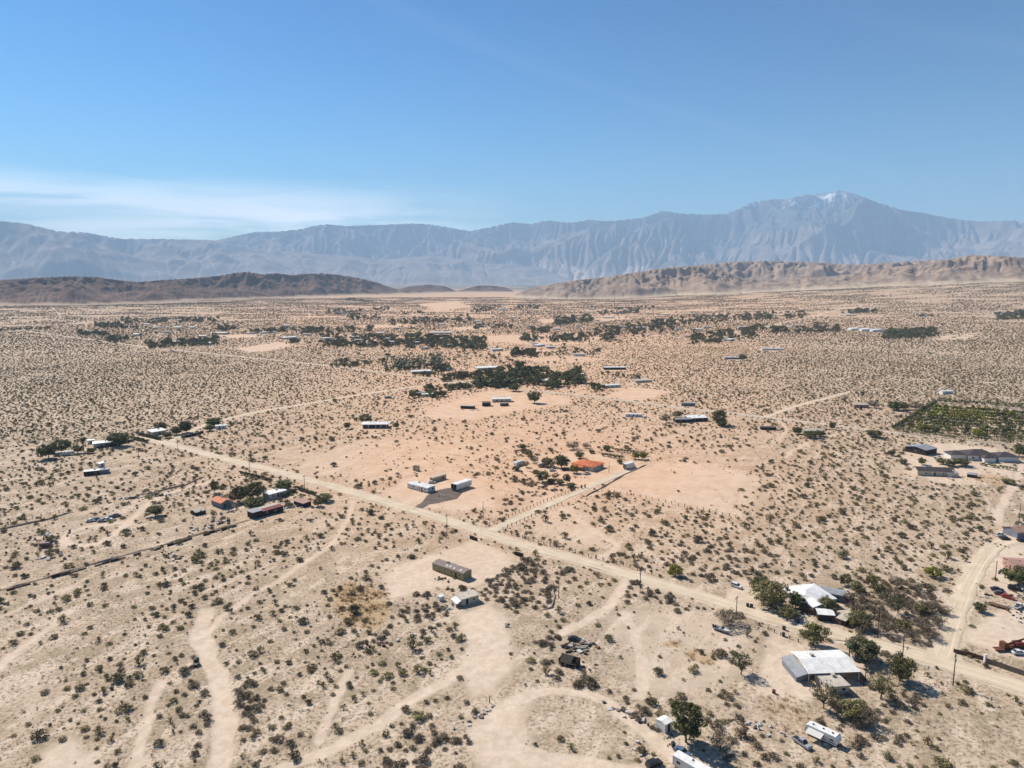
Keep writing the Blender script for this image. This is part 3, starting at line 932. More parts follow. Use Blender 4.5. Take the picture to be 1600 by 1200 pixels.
def rock_material(name, c1, c2, cflow, scale, low=None, lowh=0, snow=None, slopec=None, vdark=None):
    m = bpy.data.materials.new(name)
    m.use_nodes = True
    nt = m.node_tree
    b = nt.nodes['Principled BSDF']
    b.inputs['Roughness'].default_value = 0.95
    b.inputs['Specular IOR Level'].default_value = 0.05
    g = N(nt, 'ShaderNodeNewGeometry')
    n1 = N(nt, 'ShaderNodeTexNoise', i_Scale=scale, i_Detail=7.0, i_Roughness=0.62)
    nt.links.new(g.outputs['Position'], n1.inputs['Vector'])
    c = mixc(nt, mapr(nt, n1.outputs[0], 0.38, 0.62), c1, c2)
    fl = N(nt, 'ShaderNodeAttribute', attribute_name='flow')
    c = mixc(nt, mathn(nt, 'MULTIPLY', mapr(nt, fl.outputs['Fac'], 1.6, 4.2), 0.7), c, cflow)
    rel = N(nt, 'ShaderNodeAttribute', attribute_name='rel')
    if low:
        f = mapr(nt, mathn(nt, 'ADD', rel.outputs['Fac'], mathn(nt, 'MULTIPLY', mathn(nt, 'SUBTRACT', n1.outputs[0], 0.5), lowh * 1.6)), lowh * 0.3, lowh, 1, 0)
        c = mixc(nt, f, c, low)
    if vdark:
        f = mapr(nt, mathn(nt, 'ADD', rel.outputs['Fac'], mathn(nt, 'MULTIPLY', mathn(nt, 'SUBTRACT', n1.outputs[0], 0.5), vdark[1] * 1.2)), vdark[1], vdark[1] * 1.6)
        c = mixc(nt, f, c, vdark[0])
    if snow:
        n2 = N(nt, 'ShaderNodeTexNoise', i_Scale=scale * 3, i_Detail=6.0, i_Roughness=0.65)
        nt.links.new(g.outputs['Position'], n2.inputs['Vector'])
        f = mapr(nt, mathn(nt, 'ADD', rel.outputs['Fac'], mathn(nt, 'MULTIPLY', mathn(nt, 'SUBTRACT', n2.outputs[0], 0.5), 2600.0)), snow, snow + 250)
        fl2 = mapr(nt, fl.outputs['Fac'], 0.75, 1.5)
        c = mixc(nt, mathn(nt, 'MULTIPLY', f, fl2), c, (0.85, 0.87, 0.9))
    nt.links.new(c, b.inputs['Base Color'])
    bp = N(nt, 'ShaderNodeBump', i_Strength=0.6, i_Distance=0.12 / scale)
    nt.links.new(n1.outputs[0], bp.inputs['Height'])
    nt.links.new(bp.outputs[0], b.inputs['Normal'])
    return m


M['hill_dark'] = rock_material('dark_hill_rock', (0.17, 0.105, 0.078), (0.105, 0.068, 0.052), (0.29, 0.20, 0.145), 0.012, low=(0.46, 0.34, 0.24), lowh=16)
M['hill_pink'] = rock_material('badland_clay', (0.37, 0.27, 0.20), (0.25, 0.18, 0.135), (0.47, 0.36, 0.27), 0.012, low=(0.50, 0.39, 0.28), lowh=22)
M['mount'] = rock_material('mountain_rock', (0.33, 0.255, 0.21), (0.19, 0.15, 0.13), (0.62, 0.53, 0.46), 0.0016, low=(0.60, 0.46, 0.37), lowh=700, snow=3050, vdark=((0.135, 0.125, 0.115), 1400))
M['mount_b'] = rock_material('front_range_rock', (0.32, 0.26, 0.225), (0.22, 0.18, 0.16), (0.46, 0.38, 0.33), 0.0022)

SIL_L = [(-260, 428), (-150, 431), (0, 437), (60, 433), (110, 431), (150, 432), (185, 437), (215, 440), (250, 437), (300, 434), (345, 430), (365, 426), (385, 424), (410, 428), (430, 426), (455, 429),
         (480, 427), (500, 426), (520, 428), (545, 431), (570, 436), (590, 441), (605, 447), (622, 452), (640, 447), (670, 444), (695, 447), (712, 454), (725, 452), (745, 446), (770, 446), (790, 449), (805, 456), (830, 463), (860, 468)]
SIL_R = [(770, 468), (800, 461), (815, 455), (830, 450), (850, 446), (880, 440), (900, 437), (930, 434), (960, 430), (1000, 424), (1030, 419), (1060, 416), (1080, 415), (1110, 417), (1130, 423), (1140, 428), (1160, 436), (1200, 437),
         (1260, 434), (1300, 431), (1340, 426), (1400, 416), (1450, 410), (1480, 405), (1500, 401), (1520, 398), (1560, 399), (1600, 402), (1750, 408), (1900, 412)]
SIL_RB = [(960, 440), (1040, 422), (1090, 414), (1120, 411), (1150, 408), (1200, 407), (1250, 408), (1300, 411), (1340, 413), (1400, 409), (1450, 406), (1500, 404), (1600, 405), (1900, 412)]
SIL_F = [(240, 395), (300, 382), (340, 375), (370, 368), (400, 362), (430, 362), (470, 358), (490, 353), (510, 350), (540, 353), (600, 351), (640, 349), (670, 350), (700, 355), (735, 361), (770, 354), (800, 347), (830, 350),
         (855, 344), (890, 348), (905, 346), (920, 343), (940, 345), (960, 345), (985, 342), (1005, 340), (1035, 329), (1060, 333), (1100, 335), (1135, 334), (1160, 324), (1175, 316), (1210, 311), (1230, 311),
         (1260, 304), (1285, 303), (1310, 297), (1330, 301), (1345, 306), (1370, 316), (1390, 322), (1410, 328), (1440, 332), (1470, 338), (1500, 343), (1530, 346), (1560, 345), (1580, 344), (1600, 348), (1750, 356), (1950, 350)]
SIL_M = [(-300, 335), (-100, 338), (0, 345), (40, 349), (85, 360), (100, 362), (135, 363), (160, 368), (190, 373), (250, 373), (330, 375), (380, 384), (420, 391), (470, 395), (500, 397), (560, 401), (590, 406), (640, 402),
         (680, 400), (720, 404), (760, 411), (800, 414), (850, 417), (875, 426), (900, 436)]

massif('left_hills', SIL_L, -44, 4.2, 900, 3300, 4700, 170, 0.5, 0.85, 0.75, 330, 90, 0.020, 0.002, M['hill_dark'], 11, bend=250, foot=[(-300, 484), (0, 481), (100, 479), (200, 477), (300, 474), (400, 470), (500, 466), (600, 462), (700, 459), (800, 459), (870, 460)])
massif('right_hills', SIL_R, -2.5, 43, 900, 4300, 5900, 150, 0.5, 0.8, 0.8, 300, 110, 0.026, 0.001, M['hill_pink'], 31, bend=400)
massif('back_hills', SIL_RB, 7, 43, 520, 6000, 7800, 110, 0.5, 0.8, 0.7, 420, 80, 0.024, 0.001, M['hill_pink'], 51, base=20, bend=300)
massif('front_range', SIL_M, -46, 6, 620, 20000, 27000, 140, 0.62, 0.9, 0.75, 3000, 80, 0.016, 0.004, M['mount_b'], 71, base=0, bend=1200)
massif('mountain_range', SIL_F, -32, 46, 1100, 22500, 33500, 210, 0.66, 0.95, 0.7, 3600, 110, 0.018, 0.004, M['mount'], 91, base=0, bend=1500)

# ------------------------------------------------------------------ air
hz = MB().box(-40000, 40000, -2500, 37000, -40, 3800)
M['haze'] = bpy.data.materials.new('haze')
M['haze'].use_nodes = True
hn = M['haze'].node_tree
hn.nodes.clear()
pv = N(hn, 'ShaderNodeVolumePrincipled')
pv.inputs['Color'].default_value = (0.46, 0.70, 1.0, 1)
pv.inputs['Density'].default_value = 4.3e-5
pv.inputs['Anisotropy'].default_value = 0.0
ho = N(hn, 'ShaderNodeOutputMaterial')
hn.links.new(pv.outputs[0], ho.inputs['Volume'])
tag(hz.build('haze', M['haze']), kind='stuff')
# ------------------------------------------------------------------ plant kinds
def leaves(rg, centres, radii, per, size, up=0.35, flat_=0.8):
    """many small leaf-sized faces filling a set of clumps"""
    vs_ = []; fs = []
    for c, r_ in zip(centres, radii):
        k = per
        d = rg.normal(size=(k, 3)); d /= np.linalg.norm(d, axis=1)[:, None]
        p = np.array(c) + d * r_ * (rg.random((k, 1)) ** 0.45) * np.array((1, 1, flat_))
        n = d + rg.normal(size=(k, 3)) * 0.7 + np.array((0, 0, up)); n /= np.linalg.norm(n, axis=1)[:, None]
        t = np.cross(n, rg.normal(size=(k, 3))); t /= np.linalg.norm(t, axis=1)[:, None] + 1e-9
        b_ = np.cross(n, t)
        s = size * (0.6 + 0.8 * rg.random((k, 1)))
        a = rg.random((k, 1)) * 0.5 + 0.55
        o = len(vs_) * 0
        q = np.stack([p - t * s, p - b_ * s * a * 0.6 + t * s * 0.1, p + t * s, p + b_ * s * a * 0.7], 1)
        vs_.append(q.reshape(-1, 3))
    v = np.concatenate(vs_)
    f = np.arange(len(v)).reshape(-1, 4)
    return v, f


def crown_mesh(name, seed, w, h, zc, nclump, per, size, mat, lump=0.34, hollow=0.35):
    rg = np.random.default_rng(seed)
    cs = []; rd = []
    lobes = rg.normal(size=(6, 3)); lobes[:, 2] = np.abs(lobes[:, 2]) * 0.6; lobes /= np.linalg.norm(lobes, axis=1)[:, None]
    for i in range(nclump):
        d = rg.normal(size=3); d /= np.linalg.norm(d)
        rad = (hollow + (1 - hollow) * rg.random() ** 0.55) * (0.60 + 0.50 * max(0, max(lobes @ d)) + 0.12 * rg.normal() * 0.5)
        z = zc + d[2] * rad * h / 2 * 0.86
        z = max(z, 0.35)
        k = 1.0 if d[2] > -0.15 else min(1.9, 0.85 / max(math.hypot(d[0], d[1]), 0.3))
        cs.append((d[0] * rad * w / 2 * 0.88 * k, d[1] * rad * w / 2 * 0.88 * k, z))
        rd.append(w * lump * (0.35 + 0.45 * rg.random()) * 0.55)
    v, f = leaves(rg, cs, rd, per, size)
    v[:, 2] = np.maximum(v[:, 2], 0.05)
    me_ = np_mesh(name, v, f, mat)
    if mat.name not in ('twig_grey', 'leaf_yellow'):
        me_.materials.append(M['leaf_dust'])
        pale = np.repeat(rg.random(nclump) < 0.3, per) | (rg.random(nclump * per) < 0.15)
        me_.polygons.foreach_set('material_index', (pale[:len(me_.polygons)]).astype(np.int32))
    return me_, cs


def limbs_mesh(name, seed, cs, trunk_h, rad, mat, nlimb=7, twig=0):
    rg = np.random.default_rng(seed)
    b_ = MB()
    lean = rg.normal(size=2) * 0.15
    top = (lean[0] * trunk_h, lean[1] * trunk_h, trunk_h)
    b_.tube([(0, 0, -0.3), (lean[0] * 0.3, lean[1] * 0.3, trunk_h * 0.5), top], [rad * 1.25, rad, rad * 0.8], 6)
    idx = rg.permutation(len(cs))[:nlimb]
    for i in idx:
        c = np.array(cs[i])
        midp = np.array(top) * 0.45 + c * 0.55 + rg.normal(size=3) * 0.25
        b_.tube([np.array(top) * 0.92, midp, c], [rad * 0.6, rad * 0.38, rad * 0.14], 5, cap=False)
        for _ in range(twig):
            e = c + rg.normal(size=3) * np.array((1.0, 1.0, 0.7)); e[2] = max(e[2], 0.3)
            b_.tube([midp, e], [rad * 0.2, rad * 0.06], 3, cap=False)
    return b_.mesh(name, mat)


TREE = {}


def tree_kind(key, w, h, crown_lo, mat, n, per, size, bark='wood_bark', trunk=None, rad=0.22, variants=3, lump=0.34, hollow=0.35, nlimb=7, twig=0):
    TREE[key] = []
    for s in range(variants):
        zc = crown_lo + (h - crown_lo) / 2
        cm, cs = crown_mesh('crown', hash_(key) + s, w, h - crown_lo, zc, n, per, size, M[mat], lump, hollow)
        tm = limbs_mesh('trunk', hash_(key) + s + 50, cs, trunk or crown_lo + 0.25 * (h - crown_lo), rad, M[bark], nlimb, twig)
        TREE[key].append((cm, tm, w, h))


def hash_(s):
    return sum(ord(c) * (i + 3) for i, c in enumerate(s)) % 9973


tree_kind('bushy', 9, 7.5, 0.1, 'leaf_green', 110, 44, 0.27)
tree_kind('dark', 9, 7.5, 0.1, 'leaf_dark', 110, 44, 0.27)
tree_kind('olive', 9, 6.5, 0.15, 'leaf_olive', 95, 40, 0.25, lump=0.32)
tree_kind('paloverde', 8, 6.0, 1.0, 'leaf_olive', 60, 17, 0.20, bark='bark_grey', rad=0.18, nlimb=22, twig=4, lump=0.3, trunk=1.2)
tree_kind('bare', 8, 5.0, 0.2, 'leaf_grey', 70, 18, 0.19, bark='bark_grey', rad=0.12, nlimb=26, twig=5, lump=0.3, trunk=0.7)
tree_kind('yellow', 7, 5.5, 0.1, 'leaf_yellow', 70, 28, 0.28)
tree_kind('tall', 8, 10.5, 0.2, 'leaf_green', 140, 44, 0.27, lump=0.30)
tree_kind('far_dark', 8, 7, 0.0, 'leaf_far', 26, 11, 0.8, variants=4, nlimb=4, rad=0.3)
tree_kind('far_green', 8, 6.5, 0.0, 'leaf_green', 26, 11, 0.8, variants=3, nlimb=4, rad=0.3)
tree_kind('far_olive', 7, 4.5, 0.0, 'leaf_olive', 22, 10, 0.65, variants=3, nlimb=4, rad=0.25)
tree_kind('far_yellow', 6, 5, 0.0, 'leaf_yellow', 26, 12, 0.55, variants=2, nlimb=4, rad=0.25)


def palm_meshes(seed, h, skirt):
    rg = np.random.default_rng(seed)
    b_ = MB()
    b_.tube([(0, 0, -0.3), (0.1, 0, h * 0.5), (0.15, 0.05, h)], [0.32, 0.24, 0.2], 8)
    t = b_.mesh('trunk', M['wood_bark'])
    vs_ = []; fs = []
    for i in range(34):
        a = rg.random() * 6.28; el_ = rg.uniform(-0.6, 1.25)
        L = rg.uniform(1.7, 2.5)
        pts = []
        for k in range(5):
            q = k / 4
            rr_ = L * q * math.cos(el_ * (1 - 0.5 * q)); zz = L * q * math.sin(el_ * (1 - 0.5 * q)) - 0.55 * L * q * q
            pts.append((rr_ * math.cos(a) + 0.15, rr_ * math.sin(a), h + zz))
        wd = (0.1, 0.38, 0.5, 0.4, 0.05)
        sx, sy = -math.sin(a), math.cos(a)
        o = len(vs_)
        for p, w_ in zip(pts, wd):
            vs_ += [(p[0] + sx * w_, p[1] + sy * w_, p[2] - w_ * 0.5), p, (p[0] - sx * w_, p[1] - sy * w_, p[2] - w_ * 0.5)]
        for k in range(4):
            for j in range(2):
                fs.append((o + k * 3 + j, o + k * 3 + j + 1, o + k * 3 + 3 + j + 1, o + k * 3 + 3 + j))
    c = np_mesh('crown', vs_, fs, M['palm_leaf'])
    sk = None
    if skirt:
        s_ = MB()
        v, f = leaves(rg, [(0.12, 0, h - 0.5 - 0.55 * k) for k in range(int(skirt))], [0.75 - 0.06 * k for k in range(int(skirt))], 40, 0.28)
        sk = np_mesh('skirt', v, f, M['palm_dead'])
    return c, t, sk, 5.0, h + 1.5


TREE['palm'] = [palm_meshes(3, 7.0, 4), palm_meshes(4, 8.0, 3), palm_meshes(5, 6.5, 0)]
n_tree = {'trees': 0}
FOOT = []        # (x, y, radius) where no shrub grows


def tree(kind, xy, w=None, h=None, label=None, group=None, name=None, cat='tree', parts=True, var=None):
    pr = TREE[kind][(var if var is not None else random.randrange(len(TREE[kind])))]
    cm, tm = pr[0], pr[1]
    pw, ph = pr[-2], pr[-1]
    sw = (w or pw) / pw; sh = (h or ph) / ph
    nm = name or ('palm_tree' if kind == 'palm' else 'tree')
    e = empty(nm, xy, random.uniform(0, 6.28))
    e.scale = (sw, sw, sh)
    c = link('crown', cm, e); link('trunk', tm, e)
    if kind == 'palm' and pr[2] is not None:
        link('skirt', pr[2], e)
    tag(e, label, cat, group)
    FOOT.append((xy[0], xy[1], (w or pw) * 0.42))
    return e


# ------------------------------------------------------------------ buildings
def window(parent, side, X, Y, t, zs, w, h, d=0.05, name='window'):
    """frame with a pane as its child, on wall side x-, x+, y-, y+; t = position along that wall (m from its middle)"""
    fr = MB(); pa = MB()
    def put(b_, a0, a1, z0, z1, out0, out1):
        if side == 'x-': b_.box(-X / 2 - out1, -X / 2 - out0, a0, a1, z0, z1)
        if side == 'x+': b_.box(X / 2 + out0, X / 2 + out1, a0, a1, z0, z1)
        if side == 'y-': b_.box(a0, a1, -Y / 2 - out1, -Y / 2 - out0, z0, z1)
        if side == 'y+': b_.box(a0, a1, Y / 2 + out0, Y / 2 + out1, z0, z1)
    a0, a1 = t - w / 2, t + w / 2
    f_ = 0.08
    put(fr, a0, a0 + f_, zs, zs + h, 0.003, d); put(fr, a1 - f_, a1, zs, zs + h, 0.003, d)
    put(fr, a0 + f_, a1 - f_, zs, zs + f_, 0.003, d); put(fr, a0 + f_, a1 - f_, zs + h - f_, zs + h, 0.003, d)
    put(pa, a0 + f_, a1 - f_, zs + f_, zs + h - f_, 0.004, 0.02)
    o = fr.build(name, M['trim'], parent)
    pa.build('pane', M['glass'], o)
    return o


def door(parent, side, X, Y, t, w=0.95, h=2.05, mat='dark', z=0.15):
    b_ = MB()
    a0, a1 = t - w / 2, t + w / 2
    if side == 'x-': b_.box(-X / 2 - 0.05, -X / 2 - 0.003, a0, a1, z, z + h)
    if side == 'x+': b_.box(X / 2 + 0.003, X / 2 + 0.05, a0, a1, z, z + h)
    if side == 'y-': b_.box(a0, a1, -Y / 2 - 0.05, -Y / 2 - 0.003, z, z + h)
    if side == 'y+': b_.box(a0, a1, Y / 2 + 0.003, Y / 2 + 0.05, z, z + h)
    o = b_.build('door', M[mat], parent)
    k = MB()
    q = t + w * 0.35
    if side[0] == 'x':
        sx = (-X / 2 - 0.1) if side == 'x-' else (X / 2 + 0.06)
        k.box(sx, sx + 0.04, q - 0.05, q + 0.05, z + 0.95, z + 1.05)
    else:
        sy = (-Y / 2 - 0.1) if side == 'y-' else (Y / 2 + 0.06)
        k.box(q - 0.05, q + 0.05, sy, sy + 0.04, z + 0.95, z + 1.05)
    k.build('handle', M['chrome'], o)
    return o


def roof_mesh(kind, X, Y, h, rise, ov, th=0.16):
    b_ = MB()
    x0, x1, y0, y1 = -X / 2 - ov, X / 2 + ov, -Y / 2 - ov, Y / 2 + ov
    if kind == 'flat':
        b_.box(x0, x1, y0, y1, h + 0.003, h + th + 0.05)
    elif kind == 'gable_y':      # ridge along y
        b_.prism([(x0, h + 0.003), (0, h + rise), (x1, h + 0.003), (x1, h + th), (0, h + rise + th), (x0, h + th)], y0, y1, axis='y')
    elif kind == 'gable_x':
        b_.prism([(y0, h + 0.003), (0, h + rise), (y1, h + 0.003), (y1, h + th), (0, h + rise + th), (y0, h + th)], x0, x1, axis='x')
    elif kind == 'shed_x':       # slopes down towards -x
        b_.prism([(x0, h + 0.003), (x1, h + rise), (x1, h + rise + th), (x0, h + th)], y0, y1, axis='y')
    elif kind == 'shed_y':
        b_.prism([(y0, h + 0.003), (y1, h + rise), (y1, h + rise + th), (y0, h + th)], x0, x1, axis='x')
    elif kind == 'hip':
        k = min(X, Y) / 2 + ov
        if X >= Y:
            r0_, r1_ = (x0 + k, 0, h + rise), (x1 - k, 0, h + rise)
            top = [(x0, y0, h + th), (x1, y0, h + th), (x1, y1, h + th), (x0, y1, h + th), r0_, r1_]
            fs = [(0, 1, 5, 4), (1, 2, 5), (2, 3, 4, 5), (3, 0, 4)]
        else:
            r0_, r1_ = (0, y0 + k, h + rise), (0, y1 - k, h + rise)
            top = [(x0, y0, h + th), (x1, y0, h + th), (x1, y1, h + th), (x0, y1, h + th), r0_, r1_]
            fs = [(0, 1, 4), (1, 2, 5, 4), (2, 3, 5), (3, 0, 4, 5)]
        b_.add(top + [(x0, y0, h + 0.003), (x1, y0, h + 0.003), (x1, y1, h + 0.003), (x0, y1, h + 0.003)],
               fs + [(6, 7, 1, 0), (7, 8, 2, 1), (8, 9, 3, 2), (9, 6, 0, 3), (9, 8, 7, 6)])
    return b_


def walls(X, Y, h, kind, rise):
    b_ = MB()
    b_.box(-X / 2, X / 2, -Y / 2, Y / 2, -0.5, h)
    if kind == 'gable_y':
        for y in (-Y / 2, Y / 2 - 0.1):
            b_.prism([(-X / 2, h), (X / 2, h), (0, h + rise)], y, y + 0.1, axis='y')
    if kind == 'gable_x':
        for x in (-X / 2, X / 2 - 0.1):
            b_.prism([(-Y / 2, h), (Y / 2, h), (0, h + rise)], x, x + 0.1, axis='x')
    if kind == 'shed_x':
        b_.prism([(-X / 2, h), (X / 2, h), (X / 2, h + rise)], -Y / 2, Y / 2, axis='y')
    if kind == 'shed_y':
        b_.prism([(-Y / 2, h), (Y / 2, h), (Y / 2, h + rise)], -X / 2, X / 2, axis='x')
    return b_


def house(name, label, px, X, Y, h=2.7, roof='gable_y', rise=0.8, ov=0.35, wall='white_wall', roofm='white_roof', wins=(), doors=(),
          ang=None, cat='house', group=None, center=False, doormat='dark'):
    """a building with its near corner at a photo pixel; local x runs along V, y along U"""
    a = VDIR if ang is None else R(ang)
    n = P(*px)
    if not center:
        n = n + np.array((math.cos(a), math.sin(a))) * X / 2 + np.array((-math.sin(a), math.cos(a))) * Y / 2
    e = empty(name, n, a)
    tag(e, label, cat, group)
    walls(X, Y, h, roof, rise).build('wall', M[wall], e)
    roof_mesh(roof, X, Y, h, rise, ov).build('roof', M[roofm], e)
    for (side, t, w_, h_, z_) in wins:
        window(e, side, X, Y, t, z_, w_, h_)
    for d in doors:
        door(e, d[0], X, Y, d[1], mat=doormat)
    if cat in ('house', 'mobile home', 'cabin') and name != 'distant_house':      # swamp cooler and vent pipe on the roof
        cx, cy = X * 0.18, Y * 0.16
        zr = h + {'gable_y': rise * (1 - abs(cx) / (X / 2)), 'gable_x': rise * (1 - abs(cy) / (Y / 2)), 'hip': rise * 0.65, 'shed_x': rise * 0.68, 'shed_y': rise * 0.66}.get(roof, 0)
        MB().box(cx - 0.5, cx + 0.5, cy - 0.5, cy + 0.5, zr - 0.1, zr + 0.95).build('cooler', M['tan_roof'], e)
        MB().tube([(-cx, -cy, zr - 0.2), (-cx, -cy, zr + 0.7)], 0.1, 6).build('vent_pipe', M['plastic_dark'], e)
    FOOT.append((n[0], n[1], max(X, Y) * 0.62 + 0.8))
    return e


def prt(e, name, b_, mat):
    return b_.build(name, M[mat], e)


def seams(e, X, Y, h, rise, ov, step=1.2, mat='trim'):
    """raised sheet joints across a low gable roof whose ridge runs along y"""
    x0, x1 = -X / 2 - ov, X / 2 + ov
    for y_ in np.arange(-Y / 2 + step * 0.6, Y / 2, step):
        prt(e, 'roof_seam', MB().prism([(x0 - 0.01, h + 0.16), (0, h + rise + 0.16), (x1 + 0.01, h + 0.16), (x1 + 0.01, h + 0.2), (0, h + rise + 0.2), (x0 - 0.01, h + 0.2)], y_ - 0.04, y_ + 0.04, axis='y'), mat)


# olive single-wide with skylights
e = house('mobile_home', 'olive-green mobile home with grey-brown roof on bare sand lot', (724, 907.5), 5.0, 17.5, 2.9, 'gable_y', 0.55, 0.12, 'olive', 'olive_roof',
          [('x-', -6.6, 0.9, 1.1, 1.2), ('x-', -2.2, 1.2, 1.1, 1.2), ('x-', 1.6, 1.2, 1.1, 1.2), ('x-', 5.2, 0.8, 1.1, 1.2), ('x-', 7.4, 0.8, 1.1, 1.2), ('y-', 0.4, 1.1, 1.1, 1.2)],
          [('x-', -4.6)], cat='mobile home', doormat='dark')
for yy in (-6.4, -3.0, -0.6, 1.2):
    b_ = MB(); s_ = -0.55 / 2.62
    x_a, x_b = -1.75, -0.6
    za = 2.9 + 0.55 * (1 + x_a / 2.62) + 0.16; zb = 2.9 + 0.55 * (1 + x_b / 2.62) + 0.16
    b_.add([(x_a, yy, za + .03), (x_b, yy, zb + .03), (x_b, yy + 0.55, zb + .03), (x_a, yy + 0.55, za + .03), (x_a, yy, za - .1), (x_b, yy, zb - .1), (x_b, yy + 0.55, zb - .1), (x_a, yy + 0.55, za - .1)],
           [(0, 1, 2, 3), (4, 5, 1, 0), (5, 6, 2, 1), (6, 7, 3, 2), (7, 4, 0, 3)])
    prt(e, 'skylight', b_, 'white_roof')
prt(e, 'step', MB().box(-3.7, -2.55, -5.2, -4.0, -0.3, 0.35), 'brown')

# beige shack with lean-to
e = house('shack', 'small beige shack with white roof and lean-to below olive mobile home', (721, 947), 7.2, 4.6, 2.5, 'shed_x', 0.25, 0.4, 'cream', 'tan_roof',
          [('y-', 1.6, 1.0, 0.9, 1.1)], [('y-', -1.2)], ang=30, cat='shack')
b_ = MB(); b_.prism([(-6.0, 1.5), (-3.7, 2.35), (-3.7, 2.47), (-6.0, 1.62)], -2.9, 2.0, axis='y'); prt(e, 'lean_to_roof', b_, 'white_roof')
for q, (x_, y_) in enumerate(((-5.9, -2.8), (-5.9, 1.8), (-5.9, -0.5))):
    prt(e, 'post', MB().box(x_ - 0.06, x_ + 0.06, y_ - 0.06, y_ + 0.06, -0.3, 1.55), 'post')
prt(e, 'lean_to_wall', MB().box(-5.95, -5.88, -2.6, 1.6, -0.3, 1.35), 'white_wall')
prt(e, 'vent', MB().tube([(0.8, 0.4, 2.6), (0.8, 0.4, 3.1)], 0.12, 8), 'plastic_dark')
house('tool_box_shed', 'tiny white shed left of the beige shack', (687, 940), 2.0, 1.6, 1.6, 'shed_y', 0.2, 0.1, 'white_wall', 'white_roof', cat='shed', ang=35)

# white single-wide + companions on the asphalt pad
e = house('mobile_home', 'white mobile home beside dark asphalt pad', (668, 770.5), 6.2, 16.5, 2.7, 'gable_y', 0.35, 0.15, 'white_wall', 'white_roof',
          [('x-', -6.3, 0.9, 1.1, 1.1), ('x-', -1.6, 1.0, 1.1, 1.1), ('x-', 3.2, 1.2, 1.0, 1.1), ('y-', 0.9, 1.5, 1.3, 1.0), ('y-', -1.5, 0.8, 1.2, 1.0)], [('x-', -3.6)], cat='mobile home', doormat='maroon')
seams(e, 6.2, 16.5, 2.7, 0.35, 0.15, 1.5)
prt(e, 'step', MB().box(-4.4, -3.2, -4.4, -2.8, -0.3, 0.4), 'concrete')
prt(e, 'skirting', MB().box(-3.16, 3.16, -8.31, 8.31, -0.4, 0.3), 'paint_grey')
house('storage_container', 'olive storage container behind white mobile home', (676.5, 754), 11.5, 2.6, 2.6, 'gable_x', 0.25, 0.03, 'paint_tan', 'tan_roof', doors=[('y-', 3)], cat='container')
house('shed', 'lone small brown shed on the sand beyond trailers', (651, 736.5), 2.8, 3.6, 2.5, 'shed_y', 0.3, 0.1, 'cream', 'brown', doors=[('x-', 0)], cat='shed')
pad = PL([(663, 790), (676, 776), (705, 762), (718, 768), (724, 772), (712, 781), (700, 787), (682, 786), (664, 789), (648, 797), (643, 795), (656, 787)])
pad = PL([(640, 797), (658, 786), (668, 774), (684, 766), (703, 762), (716, 768), (722, 770), (715, 779), (702, 782), (680, 787), (663, 789), (652, 799)])
pm = MB(); c0 = np.mean(pad, axis=0)
ring = []
for i in range(len(pad)):
    a_, b2 = np.array(pad[i]), np.array(pad[(i + 1) % len(pad)])
    for q in range(4):
        p_ = a_ + (b2 - a_) * q / 4 + rng.normal(size=2) * 0.25
        ring.append(p_)
pm.add([(c0[0], c0[1], gzs(*c0) + 0.06)] + [(p_[0], p_[1], gzs(*p_) + 0.05) for p_ in ring], [(0, i + 1, (i + 1) % len(ring) + 1) for i in range(len(ring))])
tag(pm.build('asphalt_pad', M['asphalt']), kind='structure')

# left compound
e = house('cottage', 'small cottage with salmon-red gable roof left of large olive tree', (346, 795), 6.0, 10.0, 2.8, 'gable_y', 1.4, 0.4, 'bluegrey', 'tile2',
          [('y-', 1.4, 1.1, 1.1, 1.0), ('x-', -2.5, 1.2, 1.1, 1.0), ('x-', 2.5, 1.2, 1.1, 1.0)], [('y-', -1.0)])
e = house('long_shed', 'long dark shed with maroon roof band and grey flat end', (397, 811), 17.0, 6.0, 2.7, 'shed_y', 0.5, 0.3, 'dark', 'maroon', [('y-', -1, 1.2, 1, 1.1), ('y-', 4, 1.2, 1, 1.1)], [('y-', 1.6)], cat='shed')
prt(e, 'flat_roof', MB().box(-9.3, -3.2, -3.2, 3.4, 3.45, 3.6), 'grey_roof')
prt(e, 'roof_sheet', MB().prism([(0.3, 3.14), (3.2, 3.40), (3.2, 3.48), (0.3, 3.22)], -3.1, 8.6, axis='x'), 'tan_roof')
house('bungalow', 'white flat-roofed bungalow behind long dark shed', (421, 781), 11.0, 6.5, 2.8, 'flat', 0, 0.4, 'cream', 'white_roof', [('y-', 2, 1.5, 1, 1), ('y-', -3, 1.5, 1, 1)], [('y-', 0)])
house('lean_to', 'low shed with rusty pink roof beside scrap pile', (474, 793), 5.0, 8.5, 2.0, 'shed_x', 0.4, 0.2, 'dark', 'pink', doors=[('x-', 0)], cat='shed')
house('tarped_shed', 'low ruined hut with earth-coloured roof left of salmon cottage', (306, 806), 5.5, 5.5, 1.6, 'gable_x', 0.8, 0.2, 'dark', 'tan_roof', doors=[('y-', 0)], cat='hut')
